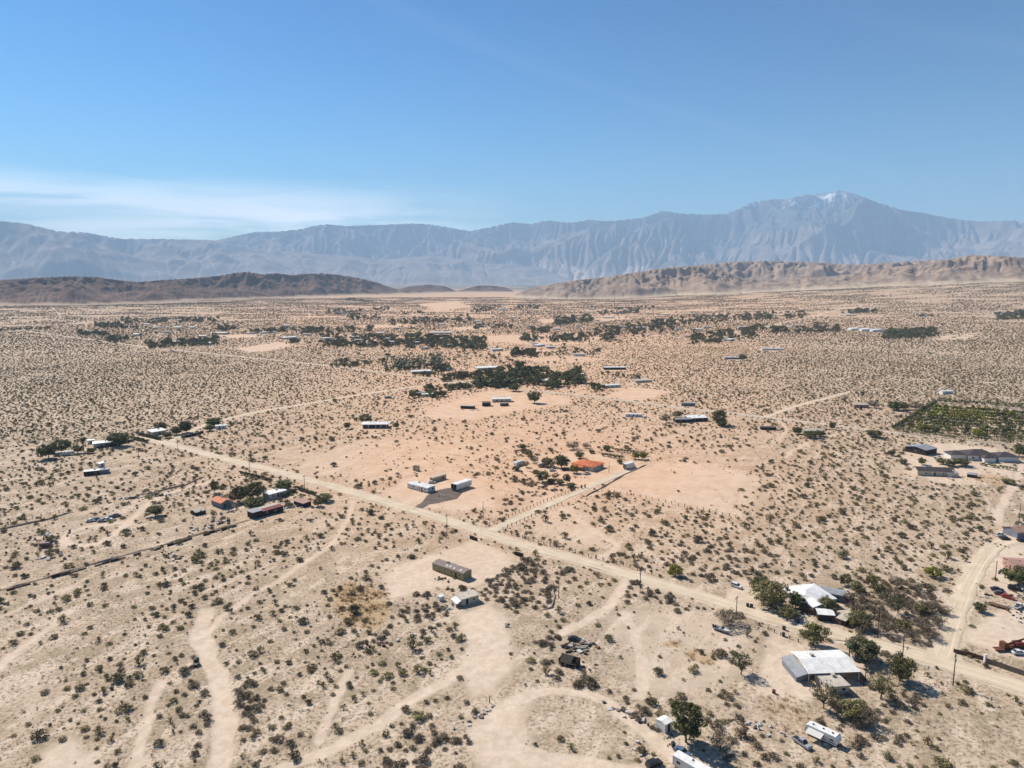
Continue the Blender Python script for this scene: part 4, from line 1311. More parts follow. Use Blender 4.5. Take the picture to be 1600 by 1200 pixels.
# far left houses
house('mobile_home', 'long low mobile home with pale metal roof on open sand', (131, 744), 8.5, 4.5, 2.6, 'flat', 0, 0.15, 'dark', 'white_roof', [('y-', 2, 1.2, 1, 1)], [('y-', -1)], cat='mobile home', ang=25)
house('mobile_home', 'grey-roofed half of the low home beside pale-roofed half', (146, 742), 8.5, 4.5, 2.5, 'flat', 0, 0.15, 'bluegrey', 'grey_roof', [('y-', 1, 1.2, 1, 1)], cat='mobile home', ang=25)
house('shed', 'little white shed behind the low mobile home', (156, 731), 3.2, 3.4, 2.6, 'shed_x', 0.4, 0.2, 'white_wall', 'white_roof', doors=[('y-', 0)], cat='shed')
house('ranch_house', 'white-roofed ranch house between palm and dark conifer', (146, 700), 16, 8, 3.0, 'gable_x', 0.9, 0.5, 'cream', 'white_roof', [('y-', -3, 1.5, 1.1, 1), ('y-', 4, 1.5, 1.1, 1), ('x-', 0, 1.2, 1.1, 1)], [('y-', 0.5)], ang=30)
house('garage', 'tiny white garage at the ranch house porch end', (137, 694), 4.5, 4, 2.6, 'gable_x', 0.5, 0.2, 'white_wall', 'white_roof', doors=[('y-', 0)], cat='garage', ang=30)
house('bungalow', 'hedged white-roofed bungalow at the end of the dirt road', (238, 681), 11, 8, 2.8, 'shed_y', 0.7, 0.4, 'cream', 'white_roof', [('y-', -2, 1.4, 1, 1), ('y-', 3, 1.4, 1, 1)], [('y-', 0.5)])
house('cabin', 'small white cabin right of dark round trees', (337, 671), 8, 4, 2.6, 'gable_x', 0.7, 0.3, 'white_wall', 'white_roof', [('y-', 2, 1.2, 1, 1)], [('y-', -1)], cat='cabin', ang=25)
# pavilion house at centre left
e = house('pavilion_house', 'white flat-roofed house with porch columns on open desert', (587, 667), 20, 9, 3.2, 'hip', 1.2, 1.2, 'brown', 'white_roof', [('y-', -6, 2, 1.3, 0.9), ('y-', 5.5, 2, 1.3, 0.9), ('x-', 0, 1.6, 1.3, 0.9)], [('y-', 0)], ang=3, center=True)
for x_ in (-9.6, -5, 0.9, 5, 9.6):
    prt(e, 'column', MB().box(x_ - 0.22, x_ + 0.22, -6.0, -5.55, -0.3, 3.2), 'white_wall')
prt(e, 'porch_roof', MB().box(-10.8, 10.8, -6.3, -4.7, 3.21, 3.36), 'white_roof')
# settlement just past the cross road
e = house('ranch_house', 'white-roofed house on orange sand beside two cypress stumps', (783, 627), 19, 9, 3.0, 'gable_x', 0.9, 0.6, 'cream', 'white_roof', [('y-', -5, 2, 1.2, 1), ('y-', 5, 2, 1.2, 1)], [('y-', 0)], ang=8, center=True)
house('shed', 'dark square shed left of the orange-sand house', (760, 634), 8, 6, 3.2, 'shed_y', 0.5, 0.2, 'dark', 'brown', doors=[('y-', 0)], cat='shed', ang=5, center=True)
house('shed', 'low dark shed near the field wall below orange-sand house', (788, 634), 8, 4, 2.2, 'flat', 0, 0.2, 'brown', 'dark_roof', doors=[('y-', 1)], cat='shed', ang=10, center=True)
house('stable', 'low stable with pale roof in the orange field', (731, 638), 13, 5, 2.6, 'gable_x', 0.6, 0.3, 'dark', 'tan_roof', doors=[('y-', 2), ('y-', -3)], cat='stable', ang=-10, center=True)
house('carport', 'small grey carport beside cross road', (606, 622), 7, 4, 2.2, 'flat', 0, 0.2, 'concrete', 'tan_roof', doors=[('y-', 0)], cat='shed', ang=20, center=True)
for (x_, y_, X_, Y_, rf, lab) in (
        (668, 619, 12, 6, 'white_roof', 'white-roofed trailer under the trees by the cross road'),
        (655, 617, 9, 5, 'grey_roof', 'grey-roofed trailer under the trees by the cross road'),
        (690, 616, 9, 5, 'tan_roof', 'tan-roofed cabin at the palm row by the cross road')):
    house('cabin', lab, (x_, y_), X_, Y_, 2.6, 'gable_x', 0.5, 0.3, 'cream', rf, [('y-', 2, 1.3, 1, 1)], [('y-', -1)], cat='cabin', ang=10, center=True)
# orange-tile house and its yard
e = house('tile_house', 'house with orange tile roof beside long dark hedges', (926, 737), 13.5, 15.5, 2.9, 'hip', 1.7, 0.6, 'cream', 'tile',
          [('y-', -4, 1.4, 1.2, 1), ('y-', 0.5, 1.4, 1.2, 1), ('x-', 2, 1.4, 1.2, 1), ('x-', -4, 1.4, 1.2, 1)], [('y-', 4)])
prt(e, 'porch_roof', MB().prism([(-9.8, 2.2), (-6.6, 2.75), (-6.6, 2.87), (-9.8, 2.32)], -1.5, 7.0, axis='y'), 'tile')
for y_ in (-1.3, 2.6, 6.8):
    prt(e, 'post', MB().box(-9.75, -9.6, y_ - 0.08, y_ + 0.08, -0.3, 2.25), 'post')
# houses below the paved road, centre right
e = house('ranch_house', 'white-roofed house with carport below paved road', (1088, 657), 17, 9, 3.0, 'shed_y', 0.8, 0.5, 'dark', 'white_roof', [('y-', -4, 1.6, 1.2, 1), ('y-', 4, 1.6, 1.2, 1)], [('y-', 0)], ang=12, center=True)
house('cottage', 'grey cottage touching the house with white carport', (1066, 659), 14, 7, 2.7, 'gable_x', 0.8, 0.4, 'dark', 'grey_roof', [('y-', -3, 1.4, 1.1, 1), ('y-', 3, 1.4, 1.1, 1)], [('y-', 0)], ang=8, center=True)
house('trailer_home', 'pale trailer standing alone left of the white carport house', (990, 651), 15, 3.4, 2.4, 'flat', 0, 0.1, 'white_wall', 'white_roof', [('y-', -4, 1.2, 1, 1), ('y-', 3, 1.2, 1, 1)], [('y-', 0)], cat='trailer', ang=-4, center=True)
house('trailer_home', 'grey trailer parked along the far side of paved road', (1075, 634), 13, 4, 2.8, 'flat', 0, 0.1, 'bluegrey', 'grey_roof', [('y-', 2, 1.2, 1, 1)], [('y-', -2)], cat='trailer', ang=-3, center=True)
house('mobile_home', 'long white-roofed mobile home above pale bare lot', (954, 605), 22, 8, 2.8, 'gable_x', 0.7, 0.3, 'cream', 'white_roof', [('y-', -6, 1.4, 1.1, 1), ('y-', 5, 1.4, 1.1, 1)], [('y-', 0)], cat='mobile home', ang=22, center=True)
house('mobile_home', 'cream two-part mobile home with dark porch, upper centre', (960, 577), 30, 9, 3.0, 'gable_x', 0.8, 0.3, 'dark', 'white_roof', [('y-', -8, 1.4, 1.1, 1), ('y-', 8, 1.4, 1.1, 1)], [('y-', 0)], cat='mobile home', ang=3, center=True)
house('barn', 'pale barn beside scrub above the bare lot', (1003, 597), 22, 9, 2.6, 'shed_y', 0.6, 0.3, 'cream', 'tan_roof', doors=[('y-', 0)], cat='barn', ang=20, center=True)
house('trailer_home', 'white trailer with dark tree, on open scrub', (1145, 561), 24, 7, 3.0, 'flat', 0, 0.2, 'bluegrey', 'white_roof', [('y-', 5, 1.4, 1.1, 1)], [('y-', 0)], cat='trailer', ang=-4, center=True)
house('trailer_home', 'long white double trailer alone on scrub, far right of centre', (1207, 547), 38, 8, 3.2, 'flat', 0, 0.2, 'white_wall', 'white_roof', [('y-', -9, 1.4, 1.1, 1), ('y-', 9, 1.4, 1.1, 1)], [('y-', 0)], cat='trailer', ang=-3, center=True)
for k, (x_, y_) in enumerate(((1340, 516), (1357, 517), (1374, 518))):
    house('greenhouse', ('leftmost', 'middle', 'rightmost')[k] + ' of three pale blue greenhouses beside dark orchard', (x_, y_), 40, 22, 4.0, 'gable_y', 2.0, 0.1, 'white_wall', 'white_roof', cat='greenhouse', ang=-4, center=True)
house('bungalow', 'low house behind round bushes below paved road', (1268, 677), 14, 8, 2.8, 'gable_x', 0.9, 0.4, 'cream', 'tan_roof', [('y-', -3, 1.4, 1.1, 1)], [('y-', 1)], ang=5, center=True)
house('shed', 'flat dark shed on scrub below paved road', (1200, 671), 12, 5, 2.0, 'flat', 0, 0.2, 'dark', 'dark_roof', doors=[('y-', 0)], cat='shed', ang=-8, center=True)
e = house('ranch_house', 'brick-red house among trees beside two palms', (1343, 636), 14, 8, 2.8, 'gable_x', 0.8, 0.4, 'pink', 'tan_roof', [('y-', -4, 1.4, 1.1, 1)], [('y-', 0)], ang=-3, center=True)
house('cabin', 'white cabin alone on the scrub above the nursery', (1478, 615), 12, 6, 3.0, 'gable_x', 0.9, 0.3, 'white_wall', 'white_roof', [('y-', 2, 1.4, 1.1, 1)], [('y-', -1)], cat='cabin', ang=5, center=True)
# right: big dark-roofed house, barn, long shed
e = house('barn', 'grey metal-roofed barn below paved road', (1446, 712), 13.5, 14.5, 3.6, 'gable_x', 1.3, 0.4, 'dark', 'grey_roof', [('x-', 0, 1.2, 1, 1.2)], [('y-', 2), ('x-', 3)], cat='barn', ang=30)
e = house('long_shed', 'long dark-roofed shed in front of large hip-roofed house', (1456, 741), 20, 8, 3.0, 'gable_x', 1.6, 0.3, 'cream', 'dark_roof', [('y-', -5, 1.2, 1, 1.1), ('y-', 5, 1.2, 1, 1.1)], [('y-', 0)], cat='shed', ang=-8, center=True)
prt(e, 'annex', MB().box(7, 13, -5.5, 3, -0.4, 2.4), 'cream')
prt(e, 'annex_roof', MB().box(6.7, 13.3, -5.8, 3.3, 2.41, 2.55), 'grey_roof')
e = house('large_house', 'large dark hip-roofed house with white walls and several wings', (1527, 716), 18, 13, 3.4, 'hip', 3.0, 0.7, 'white_wall', 'dark_roof',
          [('y-', -6, 1.6, 1.5, 1), ('y-', -1.5, 1.6, 1.5, 1), ('y-', 5, 1.6, 1.5, 1), ('x-', 0, 1.6, 1.5, 1)], [('y-', 2)], ang=-6, center=True)
for (x_, y_, X_, Y_, h_, r_, q) in ((-14.5, -0.5, 10, 9, 3.2, 2.2, 'x'), (15.5, -3.0, 12.5, 11, 3.3, 2.4, 'x'), (2, -9.0, 7, 5.2, 3.0, 2.0, 'y')):
    w_ = walls(X_, Y_, h_, 'hip', 0); w_.v = [(a + x_, b2 + y_, c) for a, b2, c in w_.v]; prt(e, 'wing_wall', w_, 'white_wall')
    w_ = roof_mesh('hip', X_, Y_, h_, r_, 0.6); w_.v = [(a + x_, b2 + y_, c) for a, b2, c in w_.v]; prt(e, 'wing_roof', w_, 'dark_roof')
house('shed', 'small dark canopy at the corner of the dry lawn', (1519, 745), 5, 5, 1.8, 'hip', 0.8, 0.2, 'dark', 'grey_roof', cat='canopy', center=True)

# big white carport house
n = P(1287, 1050)
e = empty('carport_house', n, R(4)); tag(e, 'broad white metal roof carport house beside the dirt road', 'house')
FOOT.append((n[0] + 1, n[1], 12))
X_, Y_ = 16.5, 12.0
prt(e, 'roof', MB().prism([(-Y_ / 2, 3.1), (0.8, 4.3), (Y_ / 2, 3.7), (Y_ / 2, 3.85), (0.8, 4.45), (-Y_ / 2, 3.25)], -8.0, 8.2, axis='x'), 'white_roof')
prt(e, 'side_roof', MB().prism([(-11.4, 2.0), (-8.02, 3.05), (-8.02, 3.17), (-11.4, 2.12)], -5.8, 5.6, axis='y'), 'grey_roof')
prt(e, 'wall', MB().box(-7.6, 1.2, -2.6, 5.4, -0.4, 3.4), 'cream')
prt(e, 'side_wall', MB().box(-11.1, -7.62, -4.6, 5.0, -0.4, 2.0), 'bluegrey')
for (x_, y_) in ((7.9, -5.7), (7.9, 5.5), (1.6, -5.7), (-7.7, -5.7), (7.9, 0)):
    prt(e, 'post', MB().box(x_ - 0.09, x_ + 0.09, y_ - 0.09, y_ + 0.09, -0.4, 3.15 if y_ < 0 else 3.7), 'white_wall')
b_ = MB(); b_.add([(8.25, -5.9, 3.15), (8.25, 5.4, 3.6), (11.0, 5.4, 0.1), (11.0, -5.9, 0.1), (8.33, -5.9, 3.2), (8.33, 5.4, 3.65), (11.08, 5.4, 0.15), (11.08, -5.9, 0.15)],
                  [(0, 1, 2, 3), (4, 5, 6, 7), (0, 3, 7, 4), (1, 2, 6, 5), (0, 1, 5, 4), (2, 3, 7, 6)])
prt(e, 'sloped_screen', b_, 'white_wall')
for t_ in (-6.0, -3.4, -0.8):
    w_ = MB().box(t_ - 0.6, t_ + 0.6, -2.66, -2.605, 1.0, 2.1); o = prt(e, 'window', w_, 'trim')
    MB().box(t_ - 0.5, t_ + 0.5, -2.69, -2.665, 1.1, 2.0).build('pane', M['glass'], o)
for x_ in np.arange(-7.2, 8, 1.2):
    prt(e, 'roof_seam', MB().prism([(-Y_ / 2 - 0.02, 3.25), (0.8, 4.45), (Y_ / 2 + 0.02, 3.85), (Y_ / 2 + 0.02, 3.91), (0.8, 4.51), (-Y_ / 2 - 0.02, 3.31)], x_ - 0.05, x_ + 0.05, axis='x'), 'trim')
prt(e, 'cooler', MB().box(-3.6, -2.5, 1.6, 2.7, 4.2, 5.1), 'tan_roof')
house('annex', 'small flat-roofed tan annex in front of the big white carport', (1299, 1073.5), 6.4, 7.6, 2.5, 'flat', 0, 0.3, 'cream', 'tan_roof', [('y-', 1.5, 1.2, 1, 1), ('x-', 0, 1.2, 1, 1)], [('y-', -1.4)], ang=8, center=True)

# white roof house behind the brown fence
n = P(1262, 938)
e = empty('hip_house', n, R(12)); tag(e, 'house with bright white hipped roof behind brown fence', 'house')
FOOT.append((n[0], n[1], 11))
walls(13.5, 12.5, 2.9, 'hip', 0).build('wall', M['cream'], e)
roof_mesh('hip', 13.5, 12.5, 2.9, 1.9, 0.7).build('roof', M['white_roof'], e)
b_ = roof_mesh('gable_y', 6.0, 5.0, 2.9, 1.0, 0.5); b_.v = [(a - 2.2, c - 8.3, d - 0.1) for a, c, d in b_.v]; prt(e, 'wing_roof', b_, 'white_roof')
b_ = walls(6.0, 5.0, 2.8, 'gable_y', 0.9); b_.v = [(a - 2.2, c - 8.3, d) for a, c, d in b_.v]; prt(e, 'wing_wall', b_, 'cream')
for s_ in (('x-', 2.5), ('y-', 4.2), ('x+', 0)):
    window(e, s_[0], 13.5, 12.5, s_[1], 1.0, 1.3, 1.1)
door(e, 'y-', 13.5, 12.5, 2.6)
house('shed', 'grey-roofed shed right of the bright white hipped roof', (1301, 934), 8.5, 5.5, 2.6, 'gable_x', 0.5, 0.3, 'bluegrey', 'grey_roof', [('y-', 2, 1, 1, 1)], [('y-', -1)], cat='shed', ang=-28, center=True)
house('canopy', 'small white canopy above the brown fence', (1289, 967), 5.5, 3.6, 2.3, 'shed_y', 0.5, 0.2, 'dark', 'white_roof', cat='canopy', ang=-10, center=True)
house('lean_to', 'tan lean-to roof at the right end of the brown fence', (1321, 972), 7, 3.2, 2.0, 'shed_x', 0.7, 0.2, 'dark', 'tan_roof', cat='lean-to', ang=38, center=True)
# little white shed by the tall tree, and the pink houses at the right edge
house('shed', 'little white cube shed beside the tallest green tree', (1039, 1146.5), 2.9, 3.2, 2.5, 'gable_x', 0.35, 0.08, 'white_wall', 'white_roof', doors=[('y-', 0)], cat='shed', ang=35)
house('pink_house', 'pink house half hidden by green tree at right edge', (1597, 889), 11, 9, 2.8, 'gable_x', 1.0, 0.4, 'pink', 'pink', [('x-', 2, 1.4, 1.1, 1), ('y-', 0, 1.4, 1.1, 1)], [('x-', -2)], ang=-10, center=True)
house('cottage', 'small dark cottage with pinkish roof top right of junkyard', (1592, 836), 10, 8, 2.8, 'gable_x', 1.6, 0.4, 'bluegrey', 'pink', [('y-', 2, 1.3, 1, 1)], [('y-', -1)], ang=10, center=True)
# ruined brown hut on its slab
n = P(889, 1038)
e = empty('ruined_hut', n, R(-28)); tag(e, 'roofless ruined dark brown hut beside pale slab', 'ruin')
FOOT.append((n[0], n[1], 5))
prt(e, 'wall', MB().box(-3.2, 3.2, 1.4, 1.6, -0.4, 2.3), 'brown')
prt(e, 'wall', MB().box(3.0, 3.2, -1.6, 1.38, -0.4, 2.5), 'dark')
prt(e, 'wall', MB().box(-3.2, -3.0, -1.0, 1.38, -0.4, 1.7), 'brown')
prt(e, 'roof_sheet', MB().prism([(-1.8, 1.1), (1.3, 2.2), (1.3, 2.3), (-1.8, 1.2)], -2.6, 1.2, axis='x'), 'dark')
prt(e, 'beam', MB().tube([(-3, -1.4, 0.3), (2.6, -1.9, 1.5)], 0.1, 5), 'post')
n = P(882, 1012)
tag(MB().box(-5, 4, -3, 3, -0.5, 0.07).build('concrete_slab', M['slab']), 'pale cracked slab behind the ruined brown hut', 'slab')
o = bpy.data.objects['concrete_slab']; o.location = (n[0], n[1], gzs(*n)); o.rotation_euler = (0, 0, R(-28)); FOOT.append((n[0], n[1], 5.5))


# ------------------------------------------------------------------ vehicles
def wheel(parent, x, y, r_=0.33, w_=0.22):
    a = MB(); a.tube([(x, y - w_ / 2, r_), (x, y + w_ / 2, r_)], r_, 12)
    o = a.build('wheel', M['tyre'], parent)
    s_ = 1 if y > 0 else -1
    q = MB(); q.tube([(x, y + s_ * (w_ / 2 + 0.002), r_), (x, y + s_ * (w_ / 2 + 0.03), r_)], r_ * 0.6, 10)
    q.build('rim', M['rim'], o)
    return o


def car(name, label, px, ang, kind='suv', paint='paint_white', cat='car', group=None, wheels=True, tilt=0):
    n = P(*px)
    e = empty(name, n, R(ang)); tag(e, label, cat, group)
    W = 0.9
    if kind == 'sedan':
        body = [(-2.25, 0.45), (-2.3, 0.75), (-2.2, 0.95), (-1.5, 1.0), (1.0, 0.95), (2.1, 0.82), (2.3, 0.6), (2.25, 0.35), (-2.2, 0.32)]
        cab = [(-1.7, 0.98), (-1.05, 1.42), (0.25, 1.44), (1.05, 0.96)]
    elif kind == 'pickup':
        body = [(-2.7, 0.5), (-2.7, 1.05), (-0.5, 1.08), (0.9, 1.08), (2.4, 1.02), (2.65, 0.8), (2.65, 0.45), (-2.6, 0.42)]
        cab = [(-0.6, 1.07), (-0.5, 1.78), (0.55, 1.8), (1.15, 1.07)]
    elif kind == 'van':
        body = [(-2.6, 0.4), (-2.65, 1.2), (2.2, 1.15), (2.6, 0.95), (2.6, 0.4)]
        cab = [(-2.6, 1.19), (-2.5, 2.15), (1.3, 2.15), (2.15, 1.16)]
    else:
        body = [(-2.25, 0.45), (-2.3, 1.0), (-2.2, 1.1), (0.9, 1.08), (2.05, 1.0), (2.25, 0.8), (2.25, 0.4), (-2.2, 0.38)]
        cab = [(-2.2, 1.08), (-2.0, 1.72), (0.3, 1.76), (1.05, 1.06)]
    b_ = MB()
    n_ = len(body)
    # body with tucked-in sills, cabin leaning inwards
    A = [(x, -W + (0.06 if z < 0.6 else 0), z) for x, z in body]; B = [(x, W - (0.06 if z < 0.6 else 0), z) for x, z in body]
    b_.add(A + B, [tuple(range(n_)), tuple(range(2 * n_ - 1, n_ - 1, -1))] + [(i, n_ + i, n_ + (i + 1) % n_, (i + 1) % n_) for i in range(n_)])
    bo = b_.build('body', M[paint], e)
    c_ = MB(); m_ = len(cab); zt = max(z for _, z in cab); z0_ = min(z for _, z in cab)
    A = [(x, -W + 0.05 + 0.18 * (z - z0_) / (zt - z0_), z) for x, z in cab]; B = [(x, -y, z) for x, y, z in A]
    c_.add(A + B, [tuple(range(m_)), tuple(range(2 * m_ - 1, m_ - 1, -1))] + [(i, m_ + i, m_ + (i + 1) % m_, (i + 1) % m_) for i in range(m_)])
    c_.build('windows', M['glass'], e)
    xs = [x for x, z in cab if z > zt - 0.12]
    MB().box(min(xs) - 0.05, max(xs) + 0.05, -W + 0.2, W - 0.2, zt + 0.004, zt + 0.06).build('roof', M[paint], e)
    for s_ in (-1, 1):   # pillars
        p_ = MB()
        for (x, z), (x2, z2) in ((cab[0], cab[1]), (cab[-1], cab[-2])):
            p_.tube([(x, s_ * (W - 0.04), z), (x2, s_ * (W - 0.2), z2 + 0.02)], 0.06, 4)
        xm = (min(xs) + max(xs)) / 2
        p_.tube([(xm, s_ * (W - 0.04), z0_), (xm, s_ * (W - 0.2), zt + 0.02)], 0.06, 4)
        p_.build('pillars', M[paint], e)
    xf = max(x for x, z in body); xr = min(x for x, z in body)
    for s_ in (-1, 1):
        MB().box(xf - 0.12, xf + 0.01, s_ * 0.62 - 0.18, s_ * 0.62 + 0.18, 0.62, 0.78).build('headlight', M['lamp'], e)
        MB().box(xr - 0.02, xr + 0.1, s_ * 0.68 - 0.12, s_ * 0.68 + 0.12, 0.75, 0.95).build('tail_light', M['lampred'], e)
    if kind == 'pickup':
        MB().box(-2.55, -0.75, -0.72, 0.72, 1.06, 1.085).build('load_bed', M['plastic_dark'], e)
    if wheels:
        wb = 0.62 * xf
        for x_ in (-wb, wb):
            for s_ in (-1, 1):
                wheel(e, x_, s_ * (W - 0.1))
    if tilt: e.rotation_euler = (0, R(tilt), R(ang))
    FOOT.append((n[0], n[1], 3))
    return e


def box_trailer(name, label, px, ang, L, W, H, z0_, mat='paint_white', end='paint_grey', cab=None, cat='trailer', roof='white_roof'):
    n = P(*px)
    e = empty(name, n, R(ang)); tag(e, label, cat)
    prt(e, 'body', MB().box(-L / 2, L / 2, -W / 2, W / 2, z0_, H), mat)
    prt(e, 'roof', MB().prism([(-W / 2 - 0.04, H + 0.003), (-W / 2 + 0.3, H + 0.14), (W / 2 - 0.3, H + 0.14), (W / 2 + 0.04, H + 0.003)], -L / 2 - 0.04, L / 2 + 0.04, axis='x'), roof)
    for s_ in (-1, 1):
        prt(e, 'door', MB().box(-L / 2 - 0.05, -L / 2 - 0.004, s_ * W / 4 - W / 4 + 0.1, s_ * W / 4 + W / 4 - 0.1, z0_ + 0.1, H - 0.15), end)
        prt(e, 'rail', MB().box(-L / 2, L / 2, s_ * (W / 2 + 0.02) - 0.016, s_ * (W / 2 + 0.02) + 0.016, z0_ - 0.05, z0_ + 0.12), 'chrome')
    for x_ in (-L / 2 + 1.2, -L / 2 + 2.3):
        for s_ in (-1, 1):
            wheel(e, x_, s_ * (W / 2 - 0.18), 0.48, 0.3)
    if cab:
        b_ = MB(); b_.prism([(L / 2 + 0.1, 0.5), (L / 2 + 0.1, 2.3), (L / 2 + 1.2, 2.3), (L / 2 + 1.7, 1.45), (L / 2 + 2.3, 1.3), (L / 2 + 2.3, 0.5)], -1.0, 1.0, axis='y'); prt(e, 'cab', b_, cab)
        prt(e, 'windscreen', MB().obox((L / 2 + 1.5, 0, 1.88), (0.02, 0, 0.0), (0, 0.85, 0), (-0.22, 0, 0.36)), 'glass')
        for s_ in (-1, 1): wheel(e, L / 2 + 1.3, s_ * 0.85, 0.45, 0.3)
    else:
        prt(e, 'landing_leg', MB().box(L / 2 - 1.5, L / 2 - 1.35, -0.9, -0.75, -0.2, z0_), 'paint_grey')
        prt(e, 'landing_leg', MB().box(L / 2 - 1.5, L / 2 - 1.35, 0.75, 0.9, -0.2, z0_), 'paint_grey')
    FOOT.append((n[0], n[1], L * 0.55))
    return e


e = box_trailer('semi_trailer', 'white box trailer with dark open end beside asphalt pad', (721, 763), 51.5, 13.0, 4.4, 4.0, 0.9, 'white_wall', 'dark')  # end is open: dark door panels paint in the shade inside it
box_trailer('box_truck', 'white box truck parked behind the orange-tile house', (982, 732), 46, 8.6, 2.6, 3.7, 1.0, 'white_wall', 'paint_grey', cab='paint_white', cat='truck')


def rv(name, label, px, ang, L=7.5, W=2.5, H=2.9, paint='paint_white', awning=True, cat='travel trailer', stripe='paint_grey'):
    n = P(*px)
    e = empty(name, n, R(ang)); tag(e, label, cat)
    prof = [(-L / 2, 0.6), (-L / 2 - 0.05, 1.6), (-L / 2 + 0.25, H - 0.25), (-L / 2 + 0.7, H), (L / 2 - 0.5, H), (L / 2 - 0.1, H - 0.3), (L / 2 + 0.1, 1.5), (L / 2 - 0.25, 0.6)]
    b_ = MB(); b_.prism(prof, -W / 2, W / 2, axis='y'); prt(e, 'body', b_, paint)
    prt(e, 'roof', MB().box(-L / 2 + 0.6, L / 2 - 0.5, -W / 2 + 0.08, W / 2 - 0.08, H + 0.003, H + 0.05), 'white_roof')
    for x_ in (-L * 0.3, 0.1, L * 0.3):
        prt(e, 'roof_vent', MB().box(x_ - 0.22, x_ + 0.22, -0.22, 0.22, H + 0.052, H + 0.24), 'plastic_dark')
    for s_ in (-1, 1):
        prt(e, 'stripe', MB().box(-L / 2 + 0.25, L / 2 - 0.3, s_ * (W / 2 + 0.012) - 0.008, s_ * (W / 2 + 0.012) + 0.008, 0.95, 1.2), stripe)
        for x_ in (-L * 0.32, L * 0.05, L * 0.33):
            o = prt(e, 'window', MB().box(x_ - 0.5, x_ + 0.5, s_ * (W / 2 + 0.02) - 0.016, s_ * (W / 2 + 0.02) + 0.016, 1.5, 2.15), 'trim')
            MB().box(x_ - 0.43, x_ + 0.43, s_ * (W / 2 + 0.045) - 0.008, s_ * (W / 2 + 0.045) + 0.008, 1.56, 2.09).build('pane', M['glass'], o)
    prt(e, 'door', MB().box(L * 0.16, L * 0.16 + 0.7, -W / 2 - 0.05, -W / 2 - 0.004, 0.7, 2.4), 'trim')
    for x_ in (-0.45, 0.45):
        for s_ in (-1, 1): wheel(e, x_, s_ * (W / 2 - 0.15), 0.36, 0.22)
    prt(e, 'hitch', MB().tube([(L / 2 - 0.3, -0.6, 0.55), (L / 2 + 1.1, 0, 0.5), (L / 2 - 0.3, 0.6, 0.55)], 0.06, 5), 'plastic_dark')
    if awning:
        b_ = MB(); b_.add([(-L * 0.38, -W / 2 - 0.03, 2.45), (L * 0.1, -W / 2 - 0.03, 2.45), (L * 0.1, -W / 2 - 2.2, 2.0), (-L * 0.38, -W / 2 - 2.2, 2.0),
                           (-L * 0.38, -W / 2 - 0.03, 2.49), (L * 0.1, -W / 2 - 0.03, 2.49), (L * 0.1, -W / 2 - 2.2, 2.04), (-L * 0.38, -W / 2 - 2.2, 2.04)],
                          [(0, 1, 2, 3), (4, 5, 6, 7), (0, 1, 5, 4), (1, 2, 6, 5), (2, 3, 7, 6), (3, 0, 4, 7)])
        prt(e, 'awning', b_, 'trim')
        for x_ in (-L * 0.37, L * 0.09):
            prt(e, 'awning_pole', MB().tube([(x_, -W / 2 - 2.15, -0.2), (x_, -W / 2 - 2.15, 2.0)], 0.04, 5), 'chrome')
    FOOT.append((n[0], n[1], L * 0.6))
    return e


rv('travel_trailer', 'weathered white travel trailer with awning near the bottom edge', (1285, 1155), -47, 8.6, 2.5, 3.0)
rv('travel_trailer', 'white travel trailer at the left end of the orange-house yard', (811, 727), 48, 7.5, 2.5, 2.9, awning=False)
rv('travel_trailer', 'tarnished grey caravan under trees in the orange-house yard', (848, 729), 20, 7.0, 2.4, 2.5, 'paint_tan', False)
rv('travel_trailer', 'white caravan beside the green tree, far left yard', (107, 711), 30, 7.5, 2.5, 2.8, awning=False)
rv('travel_trailer', 'pale caravan half under the big green tree, far left', (91, 712), 30, 6.0, 2.4, 2.6, 'paint_silver', False)
e = box_trailer('long_trailer', 'long white trailer cut off by the bottom edge', (1092, 1214), -47, 13.5, 2.7, 3.0, 0.5, 'white_wall', 'trim')
prt(e, 'roof_vent', MB().box(-2.2, -1.8, 0.2, 0.6, 3.1, 3.4), 'plastic_dark')
for x_ in (-5, -1.5, 2.5):
    o = prt(e, 'window', MB().box(x_ - 0.6, x_ + 0.6, -1.42, -1.374, 1.4, 2.3), 'trim'); MB().box(x_ - 0.5, x_ + 0.5, -1.445, -1.423, 1.5, 2.2).build('pane', M['glass'], o)

car('parked_suv', 'white car parked near brush just above the dirt road', (1151, 918), -48, 'suv', 'paint_white')
car('pickup_truck', 'dark grey pickup beside the weathered travel trailer', (1253, 1164), -62, 'pickup', 'paint_silver', 'pickup')
car('sedan', 'black car at the bottom edge near long trailer', (1022, 1197), 30, 'suv', 'paint_black')
car('sedan', 'blue-grey car behind the long white trailer', (1066, 1178), -48, 'sedan', 'paint_blue')
car('pickup_truck', 'white car in front of the orange-tile house', (917, 741), 40, 'pickup', 'paint_white', 'pickup')
car('sedan', 'small white car in the middle of the orange-house yard', (863, 736), 20, 'sedan', 'paint_white')
car('sedan', 'black car beneath the small green yard tree', (883, 735), 20, 'sedan', 'paint_black')
car('sedan', 'white car between white mobile home and olive container', (675, 755), 10, 'sedan', 'paint_white')
car('red_truck', 'dull red truck in the loop of the left track', (73, 855), 15, 'van', 'paint_maroon', 'truck')
car('wreck', 'rusted black car wreck behind the ruined hut', (898, 1001), -15, 'sedan', 'paint_black', 'wreck', wheels=False)
car('sedan', 'tarped blue car under dark green tree by white carport', (1344, 1032), -8, 'sedan', 'tarp_blue')
car('sedan', 'red car in the right-hand junkyard', (1575, 935), -50, 'sedan', 'paint_red')
